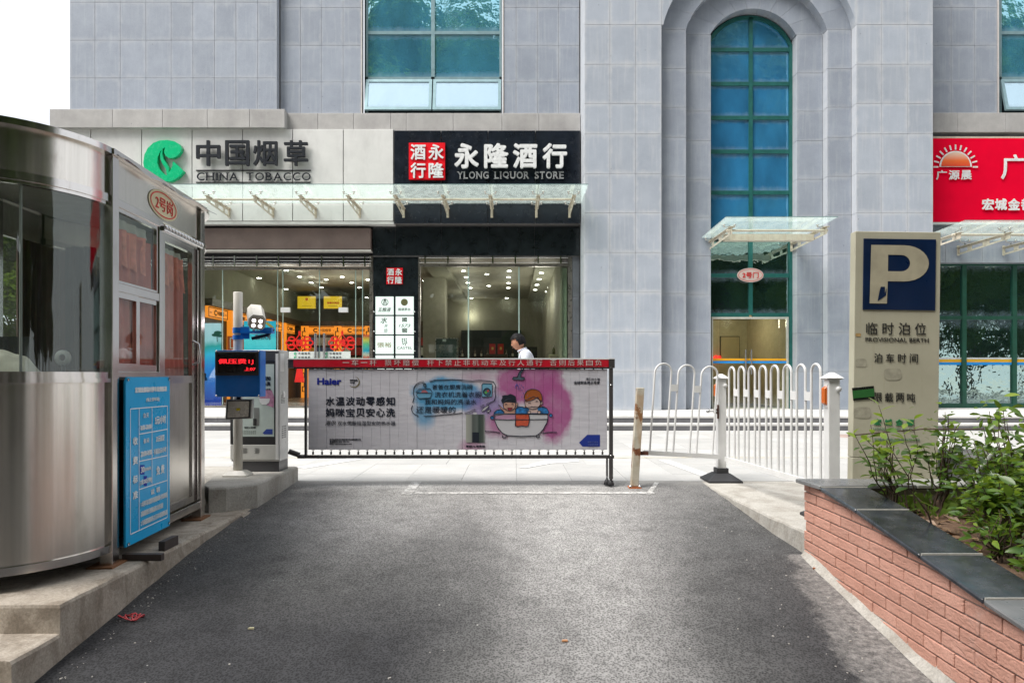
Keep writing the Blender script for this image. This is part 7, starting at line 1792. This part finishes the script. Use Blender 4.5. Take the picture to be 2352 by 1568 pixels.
# white stake and the dark block behind
tag(MB().tube([P(2224, 1108, 4.0), P(2292, 1026, 4.15)], .011, 10).build('plastic_stake', M['white']), 'white plastic pipe leaning in the planter among the shrubs', 'pipe')
dbk = thing('stone_bench', 'low dark stone block standing on the plaza behind the shrubs', 'bench', (4.4, 5.6, 0))
MB().box((3.62, 5.35, .0), (6.5, 5.9, .40)).build('block', simple('dark_stone_block', (.07, .075, .07), .6, 0, .15, 4), dbk, bevel=.01); MB().box((3.58, 5.31, .40), (6.54, 5.94, .44)).build('top', simple('dark_stone_top', (.11, .115, .105), .5), dbk, bevel=.006)
# ================================================================== DEBRIS
deb = [('crumpled red plastic strap at the foot of the left kerb', 'strap'), ]
rs2 = MB(); c = P(480, 0, 1); bx0 = Vector((-2.16, 3.62, azz(-2.1, 3.62)+.01))
bx0 = Vector((X(293, 3.95), 3.95, azz(-2.1, 3.95)+.012))
bx0 = Vector((-2.15, 3.80, azz(-2.1, 3.80)+.012))
for s_ in range(3): rs2.tube([bx0+Vector((.05*math.cos(t)*(1-.2*s_)+.03*s_, .03*math.sin(t), .012*math.sin(2*t+s_)+.006)) for t in [2*math.pi*k/14 for k in range(14)]], .004, 5, closed=True)
tag(rs2.build('plastic_strap', simple('red_plastic', (.45, .04, .05), .4)), deb[0][0], 'strap')
dm = MB()
for k in range(330):
    if k < 260: y = random.uniform(3.2, 6.8); x = (-2.2+abs(random.gauss(0, .07))) if random.random() < .45 else ((1.9-abs(random.gauss(0, .22))) if random.random() < .5 else random.uniform(-2.1, 1.7))
    else: y = 5.6+random.gauss(0, .25); x = -.55+random.gauss(0, .22)
    s = random.choice((.002, .003, .003, .004, .006))*random.uniform(.7, 1.2); z = azz(x, y)+s*.4; Mx = Matrix.Translation((x, y, z)) @ Matrix.Rotation(random.uniform(0, 6), 4, 'Z'); dm.box((-s, -s*.6, -s*.4), (s, s*.6, s*.4), Mx)
tag(dm.build('grit', plain('pale_grit', (.42, .40, .37), .9)), kind='stuff')
for lab_, x_, y_, c_ in (('small orange cigarette end on the middle of the ramp', 1297, 1474, (.6, .30, .15)), ('cream scrap of card on the left of the ramp', 577, 1446, (.5, .46, .3)), ('dry brown leaf by the foot of the brick wall', 1873, 1307, (.35, .14, .07)), ('orange scrap near the foot of the left kerb', 477, 1166, (.55, .25, .15)), ('small reddish stone on the ramp beside the rubber foot', 1650, 1126, (.35, .14, .1))):
    yv = 3.2
    for it in range(30): yv = F*(H-azz(0, yv))/(y_-864)
    x = X(x_, yv); s = .022 if 'leaf' in lab_ else .016
    tag(MB().prism([(x-s, yv-s*.4, azz(x, yv)+.003), (x+s, yv-s*.3, azz(x, yv)+.003), (x+s*.8, yv+s*.5, azz(x, yv)+.003), (x-s*.6, yv+s*.4, azz(x, yv)+.003)], (0, 0, .008)).build('scrap', plain('scrap', c_, .8)), lab_, 'litter')

# ================================================================== PERSON
def skin_body(name, verts, edges, radii, mat, root=0, sub=2, parent=None):
    me = bpy.data.meshes.new(name); me.from_pydata(verts, edges, []); o = bpy.data.objects.new(name, me); COL.objects.link(o)
    o.modifiers.new('skin', 'SKIN'); sv = me.skin_vertices[0].data
    for i, r_ in enumerate(radii): sv[i].radius = (r_, r_) if not isinstance(r_, tuple) else r_; sv[i].use_root = (i == root)
    s = o.modifiers.new('sub', 'SUBSURF'); s.levels = sub; s.render_levels = sub
    dg = bpy.context.evaluated_depsgraph_get(); m2 = bpy.data.meshes.new_from_object(o.evaluated_get(dg)); bpy.data.objects.remove(o)
    m2.materials.clear(); m2.materials.append(mat); m2.polygons.foreach_set('use_smooth', [True]*len(m2.polygons)); return m2
px0, py0 = X(1201, 10.8), 10.8
# pedestrian walks to the left: local x forward = -X
def W(fx, sy, z): return Vector((px0-fx, py0+sy, z))
skm = simple('skin_tan', (.42, .20, .12), .55, 0, .08, 12); hairm = simple('black_hair', (.006, .006, .007), .65, 0, .2, 60, spec=.2); shm = simple('white_shirt', (.56, .59, .66), .75, 0, .06, 14); trm = simple('dark_trousers', (.03, .033, .04), .85); shoe = simple('black_shoe', (.02, .02, .02), .4)
per = thing('person', 'man with short black hair in a pale shirt walking left past the shop', 'person', (px0, py0, 0))
PZ_ = 1.70
bv = [W(-.02, 0, .93), W(-.04, 0, 1.10), W(-.055, 0, 1.28), W(-.04, 0, 1.38), W(.01, 0, 1.475), W(.055, 0, 1.55), W(.0, -.09, .90), W(.16, -.09, .50), W(.22, -.09, .09), W(.32, -.09, .03), W(0, .09, .90), W(-.08, .09, .50), W(-.30, .09, .13), W(-.22, .09, .03), W(-.05, -.16, 1.38), W(.0, -.223, 1.14), W(.28, -.16, 1.08), W(-.05, .16, 1.38), W(.0, .223, 1.13), W(.27, .14, 1.07)]
be = [(0, 1), (1, 2), (2, 3), (3, 4), (4, 5), (0, 6), (6, 7), (7, 8), (8, 9), (0, 10), (10, 11), (11, 12), (12, 13), (3, 14), (14, 15), (15, 16), (3, 17), (17, 18), (18, 19)]
br = [.09, .085, .095, .07, .056, .056, .07, .05, .035, .03, .07, .05, .035, .03, .04, .036, .028, .04, .036, .028]
def addmesh(name, me, parent):
    c = sum((v.co for v in me.vertices), Vector())/len(me.vertices)
    for v in me.vertices: v.co -= c
    o = bpy.data.objects.new(name, me); _link(o, parent, c); KIDS.setdefault(parent, []).append(o); return o
vv = [p for p in bv]
addmesh('body', skin_body('body', vv, be, br, skm), per)
# shirt over torso and upper arms, trousers over legs
sh_i = [W(-.03, 0, .95), W(-.045, 0, 1.12), W(-.06, 0, 1.30), W(-.055, 0, 1.405), W(-.005, 0, 1.475), W(-.05, -.17, 1.40), W(-.02, -.225, 1.22), W(.02, -.222, 1.10), W(-.05, .17, 1.40), W(-.02, .225, 1.22), W(.02, .222, 1.09)]
addmesh('shirt', skin_body('shirt', sh_i, [(0, 1), (1, 2), (2, 3), (3, 4), (3, 5), (5, 6), (6, 7), (3, 8), (8, 9), (9, 10)], [.15, .145, .155, .13, .070, .085, .068, .058, .085, .068, .058], shm), per)
tr_i = [W(0, 0, .96), W(.0, -.09, .88), W(.155, -.09, .50), W(.215, -.09, .10), W(0, .09, .88), W(-.075, .09, .50), W(-.29, .09, .15)]
addmesh('trousers', skin_body('trousers', tr_i, [(0, 1), (1, 2), (2, 3), (0, 4), (4, 5), (5, 6)], [.135, .10, .075, .058, .10, .075, .058], trm), per)
for f_, s_, zz in ((.26, -.09, .0), (-.26, .09, .0)):
    m = MB(); m.add([W(f_-.12, s_-.045, zz), W(f_+.16, s_-.04, zz), W(f_+.16, s_+.04, zz), W(f_-.12, s_+.045, zz), W(f_-.12, s_-.04, zz+.10), W(f_+.14, s_-.03, zz+.045), W(f_+.14, s_+.03, zz+.045), W(f_-.12, s_+.04, zz+.10)], [(0, 3, 2, 1), (4, 5, 6, 7), (0, 1, 5, 4), (1, 2, 6, 5), (2, 3, 7, 6), (3, 0, 4, 7)]); m.build('shoe', shoe, per, bevel=.012)
# head: ellipsoid skull with face modelled in profile
hm2 = bmesh.new(); bmesh.ops.create_uvsphere(hm2, u_segments=32, v_segments=24, radius=1)
HC = (.078, 0, 1.605); tilt = R(16)
for v in hm2.verts:
    x, y, z = v.co
    wx, wy, wz = x*.098, y*.076, z*.122
    if z < 0: wx *= 1-.22*abs(z)*(1 if x < 0 else .25); wy *= 1-.30*abs(z)
    if x > .55:                                     # face
        t = max(0, 1-abs(y)*3.2)
        wx += .024*t*math.exp(-((z+.12)/.13)**2) + .010*t*math.exp(-((z+.42)/.07)**2) + .008*t*math.exp(-((z+.55)/.06)**2) + .010*max(0, 1-abs(y)*1.6)*math.exp(-((z+.85)/.14)**2)
        wx -= .007*math.exp(-((z-.10)/.09)**2)*math.exp(-((abs(y)-.33)/.16)**2); wx += .005*math.exp(-((z-.26)/.08)**2)*max(0, 1-abs(y)*1.3)
    v.co = (wx, wy, wz)
def headp(v): x = v[0]*math.cos(tilt)+v[2]*math.sin(tilt); z = -v[0]*math.sin(tilt)+v[2]*math.cos(tilt); return W(HC[0]+x, v[1], HC[2]+z)
for v in hm2.verts: v.co = headp(v.co)
bmesh.ops.recalc_face_normals(hm2, faces=hm2.faces)
me = bpy.data.meshes.new('head'); hm2.to_mesh(me); hm2.free(); me.materials.append(skm); me.polygons.foreach_set('use_smooth', [True]*len(me.polygons)); addmesh('head', me, per)
hb2 = bmesh.new(); bmesh.ops.create_uvsphere(hb2, u_segments=32, v_segments=24, radius=1); dead = []
for v in hb2.verts:
    x, y, z = v.co; keep = (z > .42) or (x < .05 and z > -.45) or (x < .35 and z > .05) ; nz = noise.noise(Vector((x*5, y*5, z*5)))*.008
    if not keep: dead.append(v)
    v.co = headp(Vector((x*(.112+nz)-.002, y*(.088+nz), z*(.138+nz) if z > 0 else z*.125)))
bmesh.ops.delete(hb2, geom=dead, context='VERTS'); bmesh.ops.solidify(hb2, geom=hb2.faces[:], thickness=.012)
me = bpy.data.meshes.new('hair'); hb2.to_mesh(me); hb2.free(); me.materials.append(hairm); addmesh('hair', me, per)
for s_ in (-1, 1):
    m = MB(); m.tube([headp(Vector((-.012+.018*math.cos(t), s_*.078, -.012+.030*math.sin(t)))) for t in [2*math.pi*k/12 for k in range(12)]], .008, 6, closed=True); m.prism([headp(Vector((-.012+.015*math.cos(t), s_*.074, -.012+.026*math.sin(t)))) for t in [2*math.pi*k/12 for k in range(12)]], (0, s_*.004, 0)); m.build('ear', skm, per)
    m = MB(); m.lathe(headp(Vector((.086, s_*.030, .012))), [(0, -.004), (.009, 0), (0, .004)], 8, 'x'); m.build('eye', plain('eye_dark', (.01, .01, .01), .2), per)
m = MB(); m.prism([headp(Vector(q_)) for q_ in ((.092, -.045, .034), (.102, -.02, .040), (.102, -.02, .034), (.092, -.045, .028))], (0, .004, 0)); m.prism([headp(Vector(q_)) for q_ in ((.092, .045, .034), (.102, .02, .040), (.102, .02, .034), (.092, .045, .028))], (0, -.004, 0)); m.build('eyebrow', hairm, per)
m = MB(); m.tube([headp(Vector((.099, -.02, -.062))), headp(Vector((.106, 0, -.060))), headp(Vector((.099, .02, -.062)))], .004, 6); m.build('mouth', plain('lip', (.28, .10, .08), .5), per)
# collar
m = MB(); m.tube([W(.012+.064*math.cos(t), .064*math.sin(t), 1.492-.026*math.cos(t)) for t in [2*math.pi*k/20 for k in range(20)]], .014, 6, closed=True); m.build('collar', shm, per)
# hands holding a phone
for s_, hx_, hy_, hz_ in ((-1, .30, -.145, 1.085), (1, .29, .125, 1.075)):
    m = MB(); pts = [(0, -.04), (.07, -.042), (.085, 0), (.07, .04), (0, .035)]
    m.prism([W(hx_+a, hy_+b*.0, hz_+b) for a, b in pts], (0, .026*s_, 0))
    for k in range(4): L = (.06, .072, .068, .052)[k]; zq = hz_-.03+k*.02; m.tube([W(hx_+.07, hy_+.012*s_, zq), W(hx_+.07+L*.55, hy_+.012*s_, zq+.006), W(hx_+.07+L*.8, hy_-.012*s_, zq+.01)], [.009, .0085, .007], 6)
    m.tube([W(hx_+.02, hy_+.01*s_, hz_+.035), W(hx_+.06, hy_-.01*s_, hz_+.062), W(hx_+.09, hy_-.02*s_, hz_+.066)], [.011, .010, .008], 6); m.build('hand', skm, per)
phn = MB().box((px0-.46, py0-.05, 1.09), (px0-.39, py0+.03, 1.10)).build('phone', M['white']); tag(phn, 'pale phone held in the hands of the walking man', 'phone')

# ================================================================== TREES AND CARS BEHIND THE CAMERA (seen in the glass)
bark = simple('plane_tree_bark', (.13, .105, .08), .9, 0, .3, 4, bumpy=.4); M['crown'] = leafmat('tree_leaf', (.02, .055, .012), (.08, .15, .025), .35, .45)
def big_tree(lab, x, y, zg, h, r, n, sd):
    rnd = random.Random(sd); t = thing('plane_tree', lab, 'tree', (x, y, zg), 'plane trees along the street behind the viewpoint'); m = MB(); th = h*.34
    m.tube([(x, y, zg-.2), (x+.05, y, zg+th*.5), (x-.04, y+.05, zg+th)], [.24, .19, .16], 10); m.build('trunk', bark, t)
    clumps = []; m = MB()
    for k in range(13):
        an = k*2.4; f = rnd.uniform(.35, 1); zc = zg+th+(h-th)*rnd.uniform(.1, 1); rr = r*f*math.sqrt(max(.12, 1-((zc-zg-th-(h-th)*.45)/((h-th)*.6))**2)); c = Vector((x+rr*math.cos(an), y+rr*math.sin(an), zc)); clumps.append((c, r*rnd.uniform(.28, .45))); m.tube([(x, y, zg+th-.1), ((x+c.x)/2, (y+c.y)/2, (zg+th+c.z)/2+.3), tuple(c)], [.11, .07, .03], 6)
    m.build('branch', bark, t); m = MB()
    for k in range(n):
        c, cr_ = rnd.choice(clumps); v = Vector((rnd.gauss(0, 1), rnd.gauss(0, 1), rnd.gauss(0, .8))).normalized()*cr_*rnd.uniform(.3, 1.08); p = c+v; s = rnd.uniform(.13, .27); a = Vector((rnd.gauss(0, 1), rnd.gauss(0, 1), rnd.gauss(0, .5))).normalized(); b_ = a.orthogonal().normalized(); a *= s; b_ *= s*.7
        m.add([p-a, p-b_, p+a, p+b_], [(0, 1, 2, 3)])
    o = m.build('crown', M['crown'], t, fixn=False); o['kind'] = 'stuff'; return t
t0 = big_tree('tall leafy plane tree standing on the street behind the viewpoint', -12, -11, -1.2, 15, 4.4, 42000, 3)
t0.scale = (1.5, 1.5, 1.5)
for x, y, rz, sc_2 in ((-2.5, -11, 1.2, 1.5), (5.5, -10, 2.7, 1.55), (13, -9, 4.0, 1.5), (21, -8.5, 5.1, 1.55), (29, -9, .4, 1.5), (-20, -13, 2, 1.5), (1.5, -5.2, 3.3, .62), (8.8, -5.6, 1.9, .66), (16.5, -5.4, .9, .66), (24, -5.6, 2.9, .7), (31, -6, 2.1, .7), (-7.5, -6.4, 5.3, .55), (-14.5, -6.5, 5.9, .6), (5.2, -6.8, 1.1, .6), (12.8, -7.2, 4.4, .62), (20.2, -7, 3.9, .6), (27.5, -6.8, 5.6, .62), (35, -7, 1.3, .7), (-9, -15, .3, 1.8), (-2.5, -16, 2.9, 1.75), (12, -15, 3.3, 1.8), (19, -15, 1.9, 1.75), (33, -15, 4.9, 1.8)):
    c = copy_tree(t0, Vector((x, y, -1.2)), rot=(0, 0, rz)); c.scale = (sc_2,)*3
    if sc_2 < 1: c['label'] = 'young low crowned plane tree on the street behind the viewpoint'; c['group'] = 'young plane trees behind the viewpoint'
def car(lab, x, y, zg, col, rz=0.0):
    t = thing('parked_car', lab, 'car', (x, y, zg), 'cars parked behind the viewpoint'); pt_ = simple('car_paint', col, .15, .2, .05)
    pr = [(-2.2, .35), (-2.25, .75), (-1.9, .95), (-1.35, 1.02), (-.7, 1.48), (.9, 1.52), (1.7, 1.05), (2.15, .95), (2.22, .5), (2.1, .3)]
    M_ = Matrix.Translation((x, y, zg)) @ Matrix.Rotation(rz, 4, 'Z')
    MB().prism([M_ @ Vector((a, -.88, b)) for a, b in pr[:4]+[(1.7, 1.02)]+pr[7:]], (M_.to_3x3() @ Vector((0, 1.76, 0)))).build('body', pt_, t, bevel=.06)
    MB().prism([M_ @ Vector((a, -.74, b)) for a, b in ((-1.4, 1.0), (-.72, 1.44), (.88, 1.47), (1.72, 1.0))], (M_.to_3x3() @ Vector((0, 1.48, 0)))).build('window', plain('car_glass', (.02, .025, .03), .05, .8), t, bevel=.04)
    MB().prism([M_ @ Vector((a, -.70, b)) for a, b in ((-.70, 1.44), (-.5, 1.50), (.75, 1.53), (.9, 1.47))], (M_.to_3x3() @ Vector((0, 1.40, 0)))).build('roof', pt_, t)
    for wx in (-1.35, 1.35):
        for wy in (-.9, .7): o = MB().lathe(M_ @ Vector((wx, wy, .33)), [(0, 0), (.2, .01), (.33, .02), (.33, .18), (.2, .2), (0, .2)], 18, 'y').build('wheel', M['rubber'], t)
    for wy in (-.6, .6): MB().lathe(M_ @ Vector((-2.2, wy, .68)), [(0, -.06), (.12, -.03), (.13, .1)], 12, 'x').build('headlight', M['white'], t)
    return t
car('dark grey parked car behind the viewpoint, mirrored in the right-hand glass', 4.5, -3.6, -1.2, (.03, .03, .035), .1); car('dark red parked car behind the viewpoint, mirrored in the right-hand glass', 9.8, -3.4, -1.2, (.25, .01, .015), -.05); car('white parked car on the plaza seen through the booth glass', -9.6, 10.5, 0.0, (.6, .6, .6), 1.45)
for i_, (x, y, rz, sc_2) in enumerate(((-11.5, 12.5, .5, .27), (-14, 15, 2.5, .33), (-12.6, 17.5, 4.1, .30))):
    c = copy_tree(t0, Vector((x, y, 0)), rot=(0, 0, rz)); c.scale = (sc_2,)*3; c.name = 'small_tree'; c['label'] = 'small bushy tree on the far pavement, '+('nearest', 'middle', 'farthest')[i_]+' of three seen through the booth glass'; c['group'] = 'small trees left of the shops'
bb2 = thing('opposite_building', 'pale apartment building across the street behind the viewpoint', 'building', (0, -26, -1.2))
MB().box((-30, -34, -1.2), (34, -26, 8)).build('wall', simple('pale_render', (.22, .20, .17), .8), bb2)
m0 = MB().box((-.9, -26.05, -.8), (.9, -25.95, .8)).build('window', plain('dark_window', (.03, .04, .05), .1, .6), bb2, origin=(0, -26, 0)); m0.location = Vector((-26, -26, 2))-WP[bb2]
for r in range(2):
    for k in range(15):
        if r or k: inst('window', m0.data, (-26+k*4, -26, 2+r*3.3), bb2)
